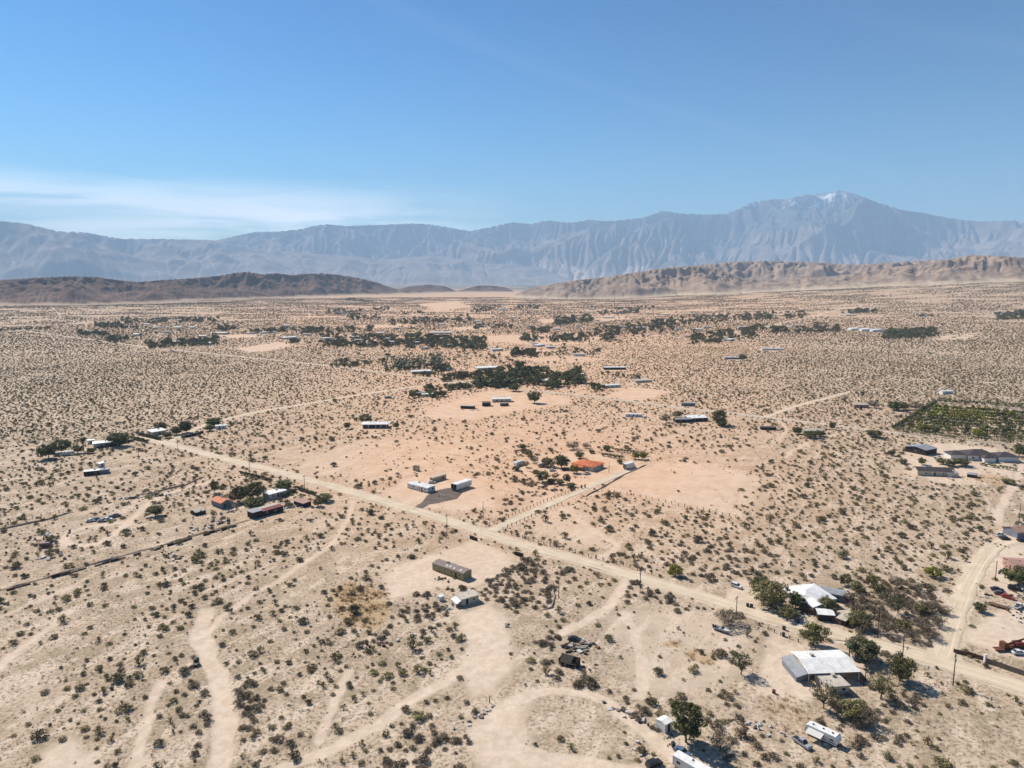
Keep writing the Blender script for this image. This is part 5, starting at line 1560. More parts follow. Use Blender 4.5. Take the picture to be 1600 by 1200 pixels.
for (x_, y_, a_, k_, p_, l_) in ((1558, 923, -20, 'sedan', 'paint_black', 'black car left of the red junkyard car'), (1563, 929, -25, 'sedan', 'paint_grey', 'dark grey car closest to the red junkyard car'),
                                 (1585, 922, -30, 'suv', 'paint_black', 'black car upper right of the red junkyard car'), (1582, 884, -10, 'sedan', 'paint_black', 'dark car beside the pink house wall'),
                                 (1592, 950, 30, 'pickup', 'paint_white', 'white flatbed pickup at right edge of junkyard'), (1563, 838, 20, 'pickup', 'paint_white', 'white pickup beside the dark cottage at right'),
                                 (1574, 832, 60, 'van', 'paint_white', 'white van beside the dark cottage at right'), (1570, 843, 0, 'sedan', 'paint_black', 'black car in front of the white van at right'),
                                 (1592, 1022, 0, 'sedan', 'paint_white', 'white car behind rusty crane truck at right edge'), (1597, 846, 0, 'sedan', 'paint_black', 'black car at right edge below dark cottage')):
    car('parked_car', l_, (x_, y_), a_, k_, p_, group='junkyard vehicles')
for i_, (x_, y_, a_, p_) in enumerate(((142, 815, 20, 'paint_white'), (152, 813, 35, 'paint_navy'), (160, 815, 10, 'paint_silver'), (168, 813, 25, 'paint_white'), (176, 809, 40, 'paint_grey'), (182, 807, 15, 'paint_black'))):
    car('junk_car', ('leftmost', 'second', 'third', 'fourth', 'fifth', 'last')[i_] + ' of the junk cars lined along the left track', (x_, y_), a_, 'sedan', p_, 'junk car', 'junk cars by the left track')

# boat on the ground
n = P(1128, 987)
e = empty('motor_boat', n, R(-46)); tag(e, 'silver motor boat resting on sand beside bare brush', 'boat')
b_ = MB(); st = []
for t_ in np.linspace(0, 1, 9):
    x_ = -3.2 + 6.6 * t_; w_ = 1.1 * (1 - t_ ** 3.2); k_ = 0.15 + 0.55 * t_ ** 3
    st.append([(x_, -w_, 1.15 + 0.25 * t_), (x_, -w_ * 0.75, k_ + 0.35), (x_, 0, k_), (x_, w_ * 0.75, k_ + 0.35), (x_, w_, 1.15 + 0.25 * t_)])
vs_ = [p for s_ in st for p in s_]
b_.add(vs_, [(i * 5 + j, i * 5 + j + 1, (i + 1) * 5 + j + 1, (i + 1) * 5 + j) for i in range(8) for j in range(4)] + [(0, 1, 2, 3, 4)])
prt(e, 'hull', b_, 'paint_silver')
b_ = MB(); b_.add([(s_[0][0], s_[0][1] * 0.97, s_[0][2] - 0.03) for s_ in st] + [(s_[4][0], s_[4][1] * 0.97, s_[4][2] - 0.03) for s_ in st], [(i, i + 1, 9 + i + 1, 9 + i) for i in range(4, 8)]); prt(e, 'fore_deck', b_, 'paint_white')
prt(e, 'cockpit_floor', MB().box(-3.1, 0.3, -0.85, 0.85, 0.55, 0.62), 'plastic_dark')
prt(e, 'windscreen', MB().obox((0.3, 0, 1.6), (0.02, 0, 0), (0, 0.85, 0), (-0.15, 0, 0.3)), 'glass')
for s_ in (-0.45, 0.45): prt(e, 'seat', MB().box(-1.0, -0.4, s_ - 0.25, s_ + 0.25, 0.62, 1.15), 'paint_white')
prt(e, 'outboard_motor', MB().box(-3.65, -3.22, -0.22, 0.22, 0.5, 1.5), 'plastic_dark')
FOOT.append((n[0], n[1], 4))

# rusty crane truck at the right edge
n = P(1590, 1013)
e = empty('crane_truck', n, R(8)); tag(e, 'rusty red crane truck parked at right edge', 'truck')
prt(e, 'chassis', MB().box(-6, 5, -1.1, 1.1, 0.7, 1.15), 'rust')
prt(e, 'cab', MB().prism([(-6, 1.15), (-6, 2.6), (-4.6, 2.6), (-3.9, 1.15)], -1.1, 1.1, axis='y'), 'rust')
prt(e, 'boom', MB().tube([(-3.5, 0, 1.8), (8, 0.4, 4.2)], [0.45, 0.25], 4), 'rust')
prt(e, 'turret', MB().box(-1.5, 1.2, -1, 1, 1.2, 2.4), 'maroon')
for x_ in (-4.8, 1.8, 3.2):
    for s_ in (-1, 1): wheel(e, x_, s_ * 1.0, 0.5, 0.3)
FOOT.append((n[0], n[1], 7))
n = P(1572, 1016)
e = empty('flatbed_trailer', n, R(5)); tag(e, 'low dark flatbed trailer left of rusty crane truck', 'trailer')
prt(e, 'bed', MB().box(-4, 4, -1.1, 1.1, 0.6, 0.8), 'rust')
for x_ in (-2.6, -1.6):
    for s_ in (-1, 1): wheel(e, x_, s_ * 0.9, 0.35, 0.22)
n = P(1559, 948)
e = empty('flatbed_trailer', n, R(-48)); tag(e, 'small empty brown flatbed trailer left of junkyard cars', 'trailer')
prt(e, 'bed', MB().box(-3, 3, -1.2, 1.2, 0.55, 0.7), 'brown')
prt(e, 'drawbar', MB().tube([(3, 0, 0.6), (4.4, 0, 0.5)], 0.07, 5), 'rust')
for s_ in (-1, 1): wheel(e, 0, s_ * 1.25, 0.35, 0.2)

# ------------------------------------------------------------------ poles, fences, walls
pole_b = MB().tube([(0, 0, -0.5), (0, 0, 9.0)], [0.17, 0.11], 8).mesh('pole', M['pole'])
arm_b = MB().box(-1.25, 1.25, -0.17, -0.05, 8.25, 8.42).mesh('crossarm', M['pole'])
ins_b = MB().tube([(0, 0, 0), (0, 0, 0.28)], [0.07, 0.045], 6).mesh('insulator', M['porcelain'])
can_b = MB().tube([(0.32, 0.1, 6.7), (0.32, 0.1, 7.6)], 0.24, 10).mesh('transformer', M['grey_roof'])


def upole(px, label, h=9.0, arm=True, ang=None, transformer=False):
    n = P(*px)
    e = empty('utility_pole', n, (UDIR + math.pi / 2) if ang is None else R(ang))
    e.scale = (1, 1, h / 9.0)
    tag(e, label, 'utility pole', 'wooden utility poles')
    link('pole', pole_b, e)
    if arm:
        a = link('crossarm', arm_b, e)
        for x_ in (-1.1, 0.45, 1.1):
            i_ = link('insulator', ins_b, a); i_.location = (x_, -0.11, 8.42)
    if transformer: link('transformer', can_b, e)


for (x_, y_, h_, l_, a_, t_) in (
        (476, 765, 8.5, 'utility pole on the dirt road beside the left compound hedge', 1, 0),
        (698.5, 835, 10, 'utility pole below the dirt road, nearest the asphalt pad', 1, 0),
        (755, 810, 9, 'plain pole at the fenced lane entrance', 0, 0),
        (867, 771, 8, 'plain pole left of the fenced lane below the olive yard trees', 0, 0),
        (951.5, 738.5, 7, 'plain pole between orange-tile house and box truck', 0, 0),
        (1000, 926, 10, 'utility pole at the dirt road corner of the post fence', 1, 1),
        (1150, 969, 9, 'utility pole behind the bare brush beside the boat', 1, 0),
        (873, 935, 8.5, 'plain pole on open sand right of the brush mound', 0, 0),
        (1371, 997, 10, 'utility pole standing in the right-hand thicket', 1, 0),
        (1410, 1029, 8, 'utility pole behind the olive tree at the dirt road', 1, 0),
        (1489, 1071, 10.5, 'utility pole nearest the block wall', 1, 1),
        (1352, 1064, 6, 'thin dark pole right of the white carport', 0, 0),
        (1555, 908, 8.5, 'utility pole left of the pink house', 1, 0),
        (1592, 816, 10, 'utility pole above the dark cottage at right edge', 1, 0),
        (390, 735, 8, 'utility pole above the dark hedge of the left compound', 1, 0),
        (278, 704, 9, 'utility pole nearest the hedged bungalow', 1, 0),
        (217, 717, 7, 'thin pole on open sand below the ranch house', 0, 0)):
    upole((x_, y_), l_, h_, bool(a_), None, bool(t_))

post_b = MB().tube([(0, 0, -0.4), (0, 0, 1.5)], 0.17, 6).mesh('post', M['post'])


def post_fence(name, label, pts, step=3.0, wires=2, h=1.75, cat='fence'):
    ln = [np.array(p) for p in PL(pts)]
    o0 = ln[0]
    e = empty(name, o0); tag(e, label, cat)
    z0_ = e.location.z
    out = []
    for a, b2 in zip(ln[:-1], ln[1:]):
        n_ = max(1, int(round(np.linalg.norm(b2 - a) / step)))
        out += [a + (b2 - a) * i / n_ for i in range(n_)]
    out.append(ln[-1])
    top = []
    for p_ in out:
        p_ = p_ + rng.normal(size=2) * 0.1
        o = link('post', post_b, e)
        zz = gzs(*p_) - z0_
        o.location = (p_[0] - o0[0], p_[1] - o0[1], zz)
        o.rotation_euler = (random.gauss(0, 0.05), random.gauss(0, 0.05), random.random() * 3)
        o.scale = (1, 1, h / 1.5 * random.uniform(0.85, 1.12))
        top.append((p_[0] - o0[0], p_[1] - o0[1], zz))
    for k in range(wires):
        b_ = MB().tube([(p_[0], p_[1], p_[2] + h * (0.5 + 0.35 * k)) for p_ in top], 0.025, 3, cap=False)
        b_.build('wire', M['wire'], e)


post_fence('post_fence', 'post fence along the left side of the fenced lane', [(760, 823), (800, 806), (850, 785), (908, 763)], 3.2)
post_fence('post_fence', 'post fence along the right edge of the fenced lane', [(786, 828), (800, 822), (877, 789)], 3.2)
post_fence('post_fence', 'post fence crossing the bare field right of the lane', [(940, 767), (1000, 777), (1060, 790), (1150, 809)], 3.6)
post_fence('post_fence', 'post fence along the upper edge of the dirt road', [(800, 836), (850, 851), (900, 864), (930, 873)], 3.2)
post_fence('post_fence', 'second post fence stretch on the dirt road towards the corner pole', [(932, 873), (985, 887), (1030, 902)], 3.2)
post_fence('post_fence', 'faint wire fence on sand left of the compound track', [(0, 818), (50, 810), (120, 795), (190, 780)], 4.0, h=1.2)
post_fence('post_fence', 'wire fence between bins and round tree by the carport', [(1200, 984), (1220, 993), (1248, 1003)], 2.6, h=1.2)
post_fence('post_fence', 'long field fence line right of centre on the scrub', [(1262, 753), (1290, 740), (1325, 718), (1345, 706)], 4.0, h=1.3)
for k_, (x_, y_) in enumerate(((909, 763), (914, 762))):
    n = P(x_, y_)
    e = empty('gate_pillar', n, VDIR); tag(e, ('left' if k_ == 0 else 'right') + ' dark gate pillar at the end of the lane fence', 'gate pillar')
    prt(e, 'shaft', MB().box(-0.3, 0.3, -0.3, 0.3, -0.3, 1.8), 'block'); prt(e, 'cap', MB().box(-0.4, 0.4, -0.4, 0.4, 1.803, 1.95), 'block')
n = P(765, 1098)
e = empty('gate_post', n); tag(e, 'lone dark post at the bare clearing, bottom centre', 'post')
prt(e, 'post', MB().tube([(0, 0, -0.4), (0.03, 0, 2.1)], [0.16, 0.14], 7), 'post'); prt(e, 'cap', MB().tube([(0.03, 0, 2.1), (0.03, 0, 2.2)], [0.18, 0.1], 7), 'post')


def panel_fence(name, label, pts, h, mat, step=2.4, th=0.08, cat='fence', cap=None, part='panel', posts=True):
    ln = [np.array(p) for p in PL(pts)]
    o0 = ln[0]; e = empty(name, o0); tag(e, label, cat); z0_ = e.location.z
    for a, b2 in zip(ln[:-1], ln[1:]):
        n_ = max(1, int(round(np.linalg.norm(b2 - a) / step)))
        d = (b2 - a) / n_; u_ = d / np.linalg.norm(d); w_ = np.array((-u_[1], u_[0]))
        for i in range(n_):
            if name == 'scrap_wall' and random.random() < 0.22: continue
            m_ = a + d * (i + 0.5); zz = gzs(*m_) - z0_
            hh = h * (random.uniform(0.35, 0.95) if name == 'scrap_wall' else random.uniform(0.94, 1.05))
            if name == 'scrap_wall': m_ = m_ + w_ * random.uniform(-0.5, 0.5)
            c = (m_[0] - o0[0], m_[1] - o0[1], zz + hh / 2 - 0.15)
            prt(e, part, MB().obox(c, (*(d * 0.495), 0), (*(w_ * th), 0), (0, 0, hh / 2 + 0.15)), random.choice(('brown', 'block', 'dark')) if name == 'scrap_wall' else mat)
            if posts:
                q = a + d * i; zq = gzs(*q) - z0_
                prt(e, 'post', MB().obox((q[0] - o0[0] + w_[0] * (th + 0.09), q[1] - o0[1] + w_[1] * (th + 0.09), zq + h / 2), (*(u_ * 0.08), 0), (*(w_ * 0.08), 0), (0, 0, h / 2 + 0.2)), cap or mat)
    return e


panel_fence('board_fence', 'brown board fence along the road in front of the white hipped house', [(1249, 955), (1275, 962), (1300, 971), (1314, 977)], 1.9, 'brown')
panel_fence('block_wall', 'grey-brown block wall along the road at right edge', [(1541, 1036), (1570, 1046), (1600, 1056), (1640, 1070)], 1.7, 'block', 3.0, 0.12, 'wall', posts=False)
panel_fence('board_fence', 'dark board fence left of the white gate post at right', [(1490, 1020), (1512, 1025), (1536, 1032)], 1.5, 'brown', 2.4)
n = P(1539, 1035); e = empty('gate_post', n); tag(e, 'white gate post between dark fence and block wall', 'post')
prt(e, 'post', MB().box(-0.35, 0.35, -0.35, 0.35, -0.3, 2.6), 'white_wall'); prt(e, 'cap', MB().box(-0.42, 0.42, -0.42, 0.42, 2.603, 2.75), 'white_wall')
panel_fence('screen_wall', 'short dark sign-like wall left of the brush by the road', [(734, 842), (746, 846)], 1.8, 'dark', 3.0, cat='wall')
panel_fence('screen_wall', 'short dark wall on the road edge beside the brush', [(804, 867), (818, 871)], 1.8, 'dark', 3.0, cat='wall')
panel_fence('scrap_wall', 'long dark scrap wall running across the left foreground', [(66, 908), (110, 896), (160, 882), (220, 865)], 1.3, 'dark', 3.0, 0.15, 'wall', posts=False)
panel_fence('scrap_wall', 'dark scrap wall end at the left picture edge', [(10, 923), (48, 913)], 1.2, 'dark', 3.0, 0.15, 'wall', posts=False)
panel_fence('scrap_wall', 'short dark scrap wall below the left compound junk', [(241, 860), (300, 842)], 1.2, 'dark', 3.0, 0.15, 'wall', posts=False)
panel_fence('scrap_wall', 'dark scrap wall leading up to the left compound', [(317, 837), (345, 829), (378, 820)], 1.3, 'dark', 3.0, 0.15, 'wall', posts=False)
def berm(label, pts, w_, h_, seed):
    ln = [np.array(p) for p in PL(pts)]
    out = []
    for a, b2 in zip(ln[:-1], ln[1:]):
        n_ = max(1, int(np.linalg.norm(b2 - a) / 1.5)); out += [a + (b2 - a) * i / n_ for i in range(n_)]
    out.append(ln[-1]); out = np.array(out); s_ = np.arange(len(out)) * 1.5
    d = np.gradient(out, axis=0); d /= np.linalg.norm(d, axis=1)[:, None]; nr_ = np.stack([-d[:, 1], d[:, 0]], 1)
    out = out + nr_ * ((fbm(s_ / 9, s_ * 0 + seed, 3, seed) - 0.5) * 1.6)[:, None]
    hh = h_ * (0.35 + 1.1 * fbm(s_ / 5, s_ * 0, 3, seed + 2)) * np.minimum(1, np.minimum(s_, s_[::-1]) / 4 + 0.1)
    o0 = out[0]; z0_ = gzs(*o0); vs_ = []
    for k, (c_, q) in enumerate(((-1, -0.15), (-0.45, 0.75), (0, 1.0), (0.3, 0.7), (0.7, -0.15))):
        p_ = out + nr_ * (c_ * w_ / 2 * (0.8 + 0.5 * fbm(s_ / 3, s_ * 0 + k, 2, seed + 5)))[:, None]
        vs_.append(np.column_stack([p_ - o0, gz(p_[:, 0], p_[:, 1]) - z0_ + (hh * q if q > 0 else q)]))
    vs_ = np.stack(vs_, 1)
    o = link('dirt_berm', np_mesh('dirt_berm', vs_.reshape(-1, 3), grid_faces(len(out), 5), M['dirt_bank'])); o.location = (o0[0], o0[1], z0_)
    tag(o, label, 'berm', 'dirt berms')


berm('long dirt berm behind the dark scrap wall at left', [(-20, 928), (48, 909), (66, 904), (110, 892), (160, 878), (220, 861), (245, 855), (300, 838), (345, 825), (392, 812)], 2.4, 0.75, 3)
berm('dirt berm along the upper side of the left compound track', [(208, 776), (250, 767), (290, 758), (318, 745)], 1.6, 0.8, 5)
berm('low dirt berm along the fence at the left picture edge', [(0, 828), (40, 819), (75, 812), (115, 800)], 1.6, 0.8, 7)
berm('curved dark-edged berm around the brush mound', [(835, 885), (850, 892), (862, 910), (868, 932), (862, 950), (840, 955)], 1.4, 0.7, 9)
berm('dirt berm along the right edge of the fenced lane field', [(912, 777), (930, 768), (975, 742), (1010, 726)], 1.5, 0.8, 15)
panel_fence('yard_wall', 'dark garden wall in front of the hedged bungalow', [(288, 684), (305, 681), (318, 676)], 1.8, 'dark', 4.0, cat='wall', posts=False)
panel_fence('yard_wall', 'dark yard wall below the ranch house', [(152, 701), (180, 697), (205, 690)], 1.5, 'dark', 4.0, cat='wall', posts=False)
for k_, (x_, y_, l_) in enumerate(((1168, 948, 'left bin of the pair at the road below the brush'), (1174, 949, 'right bin of the pair at the road below the brush'), (1225, 984, 'black bin on the road bend by the wire fence'),
                                   (1247, 973, 'black bin below the brown board fence'), (1224, 994, 'dark bin against the wire fence post'), (1052, 1167, 'dark bin in front of the white cube shed'))):
    n = P(x_, y_)
    e = empty('trash_bin', n, R(20 * k_)); tag(e, l_, 'bin', 'wheeled bins')
    prt(e, 'body', MB().box(-0.4, 0.4, -0.4, 0.4, 0.02, 1.15, taper=-0.06), 'plastic_dark'); prt(e, 'lid', MB().box(-0.5, 0.5, -0.5, 0.5, 1.153, 1.25), 'plastic_dark')
n = P(307, 1036)
e = empty('water_tank', n); tag(e, 'black tank-like box beside the sandy wash, lower left', 'tank')
prt(e, 'body', MB().tube([(0, 0, -0.2), (0, 0, 1.5), (0, 0, 1.8)], [0.9, 0.9, 0.35], 14), 'plastic_dark'); prt(e, 'box', MB().box(-0.3, 1.3, -2.6, -1.0, -0.2, 0.8), 'plastic_dark')
n = P(1209, 1083)
e = empty('fire_ring', n); tag(e, 'dark stump-like barrel on sand left of the white carport', 'barrel')
prt(e, 'barrel', MB().tube([(0, 0, -0.1), (0, 0, 0.95)], 0.5, 12), 'rust'); prt(e, 'lid', MB().tube([(0, 0, 0.95), (0, 0, 1.02)], 0.55, 12), 'rust')


# scrap heaps
def heap(px, label, n_, spread, sz, seed, ang=0, mats=('trash', 'trash2', 'rust')):
    rg = np.random.default_rng(seed)
    c = P(*px); e = empty('scrap_heap', c, R(ang)); tag(e, label, 'scrap heap', 'scrap heaps')
    for i in range(n_):
        x_, y_ = rg.normal(size=2) * np.array(spread)
        s_ = sz * rg.uniform(0.4, 1.3, 3) * np.array((1, 0.7, 0.45))
        d = rg.normal(size=(3, 3)); q, _ = np.linalg.qr(d)
        if abs(q[2, 2]) < 0.6: q = np.eye(3) @ np.array([[math.cos(i), -math.sin(i), 0], [math.sin(i), math.cos(i), 0], [0, 0, 1]])
        b_ = MB().obox((x_, y_, s_[2] * 0.5), q[:, 0] * s_[0] / 2, q[:, 1] * s_[1] / 2, q[:, 2] * s_[2] / 2)
        b_.build('scrap', M[mats[i % len(mats)] if rg.random() < 0.9 else 'trash'], e)


heap((455, 792), 'pale scrap heap between long dark shed and pink-roofed shed', 26, (3.5, 2.0), 1.5, 1, 50, ('trash', 'trash', 'trash2'))
heap((325, 822), 'scattered boards and scrap below the salmon cottage', 22, (8, 2.5), 1.8, 2, 45)
heap((362, 800), 'white scrap beside the salmon cottage wall', 14, (2.0, 1.2), 1.1, 3, 0, ('trash', 'trash2'))
heap((230, 776), 'dark scrap row along the upper left track', 20, (9, 1.2), 1.8, 4, 20, ('trash2', 'trash2', 'trash'))
heap((72, 838), 'scrap heap around the dull red truck', 22, (5, 2.5), 1.4, 5, 20)
heap((75, 872), 'pale boards below the dull red truck', 10, (4, 2), 1.6, 6, 20, ('trash', 'trash2'))
heap((1187, 1136), 'pale stones and scrap in the brush left of travel trailer', 26, (4.5, 2.0), 0.9, 7, -35, ('trash', 'trash', 'trash2'))
heap((688, 905), 'junk pile against the olive mobile home', 14, (2.4, 1.2), 1.0, 8, 120, ('trash2', 'rust', 'trash'))
heap((700, 951), 'white scrap in front of the beige shack', 10, (2.0, 0.8), 0.9, 9, 30, ('trash', 'trash'))
heap((1248, 1050), 'boxes along the left side of the white carport', 18, (0.9, 4.0), 1.0, 10, 10, ('trash', 'trash2'))
heap((1045, 1157), 'small white junk beside the white cube shed', 8, (1.0, 1.4), 0.7, 11, 0, ('trash', 'trash2'))
heap((745, 1120), 'pile of pale stones at the lone dark post', 26, (3.5, 0.8), 0.9, 12, 40, ('stone', 'trash', 'stone'))
heap((1003, 1175), 'scrap along the curved track near bottom edge', 18, (1.0, 4.0), 0.9, 13, 20, ('trash', 'trash2', 'stone'))
heap((985, 1118), 'dark debris along the curve of the sandy track', 18, (5, 1.0), 1.2, 14, -40, ('trash2', 'stone', 'trash'))
heap((1568, 925), 'junk parts among the junkyard cars', 22, (6, 3), 1.3, 15, 0, ('trash2', 'trash', 'rust'))
heap((590, 1010), 'dark brush cuttings and tyres below the golden grass', 18, (6, 1.2), 1.2, 16, 35, ('trash2', 'trash2', 'rust'))
heap((675, 982), 'dark tyre-like scrap on sand below the grey brush', 3, (0.7, 0.5), 1.5, 17, 0, ('trash2',))
heap((792, 978), 'small white and dark junk right of the sandy clearing', 7, (1.0, 0.8), 0.9, 18, 0, ('trash', 'trash2'))
for (x_, y_, l_, n_, sp, sz, a_) in (
        (1347, 1066, 'small junk at the right side of the white carport', 10, (1.5, 1.0), 0.8, 21), (1268, 961, 'yard junk inside the brown board fence', 14, (3.0, 0.8), 0.9, 22), (690, 774, 'dark junk at the end of the white mobile home', 7, (1.0, 0.8), 0.9, 23),
        (905, 746, 'small yard junk in front of the orange-tile house', 9, (2.5, 1.0), 0.8, 24), (832, 737, 'yard junk between the two caravans', 12, (3.0, 1.2), 1.0, 25), (168, 702, 'junk along the ranch house wall', 9, (3.0, 0.8), 1.1, 26),
        (1466, 716, 'dark machinery junk beside the grey barn', 12, (2.5, 1.2), 1.3, 27), (1304, 1166, 'dark junk behind the weathered travel trailer', 8, (1.2, 0.8), 0.8, 28), (1586, 962, 'junk parts at the lower end of the junkyard', 14, (3.0, 1.2), 1.0, 29),
        (1575, 895, 'scrap along the pink house wall', 12, (1.5, 2.5), 1.1, 30), (1482, 748, 'pale junk at the end of the long dark-roofed shed', 9, (2.5, 0.8), 1.0, 31), (1555, 850, 'scattered scrap along the bend of the side road', 16, (6, 1.5), 1.1, 32),
        (265, 868, 'scattered scrap above the short scrap wall', 16, (7, 1.5), 1.2, 33), (1060, 664, 'junk in front of the grey cottage below paved road', 8, (5, 1), 1.4, 34), (735, 641, 'junk beside the low stable', 7, (4, 1), 1.3, 35)):
    heap((x_, y_), l_, n_, sp, sz, a_, 15 * a_, ('trash', 'trash2', 'rust'))
heap((905, 1012), 'grey collapsed boards right of the pale slab', 34, (2.6, 2.2), 1.7, 40, -30, ('trash2', 'brown', 'concrete'))
heap((893, 1042), 'broken dark boards around the ruined brown hut', 18, (3.0, 1.2), 1.2, 41, -30, ('trash2', 'dark', 'brown'))
heap((1000, 652), 'pale junk beside the lone pale trailer', 10, (5, 1.5), 1.8, 19, 0, ('trash', 'trash2'))
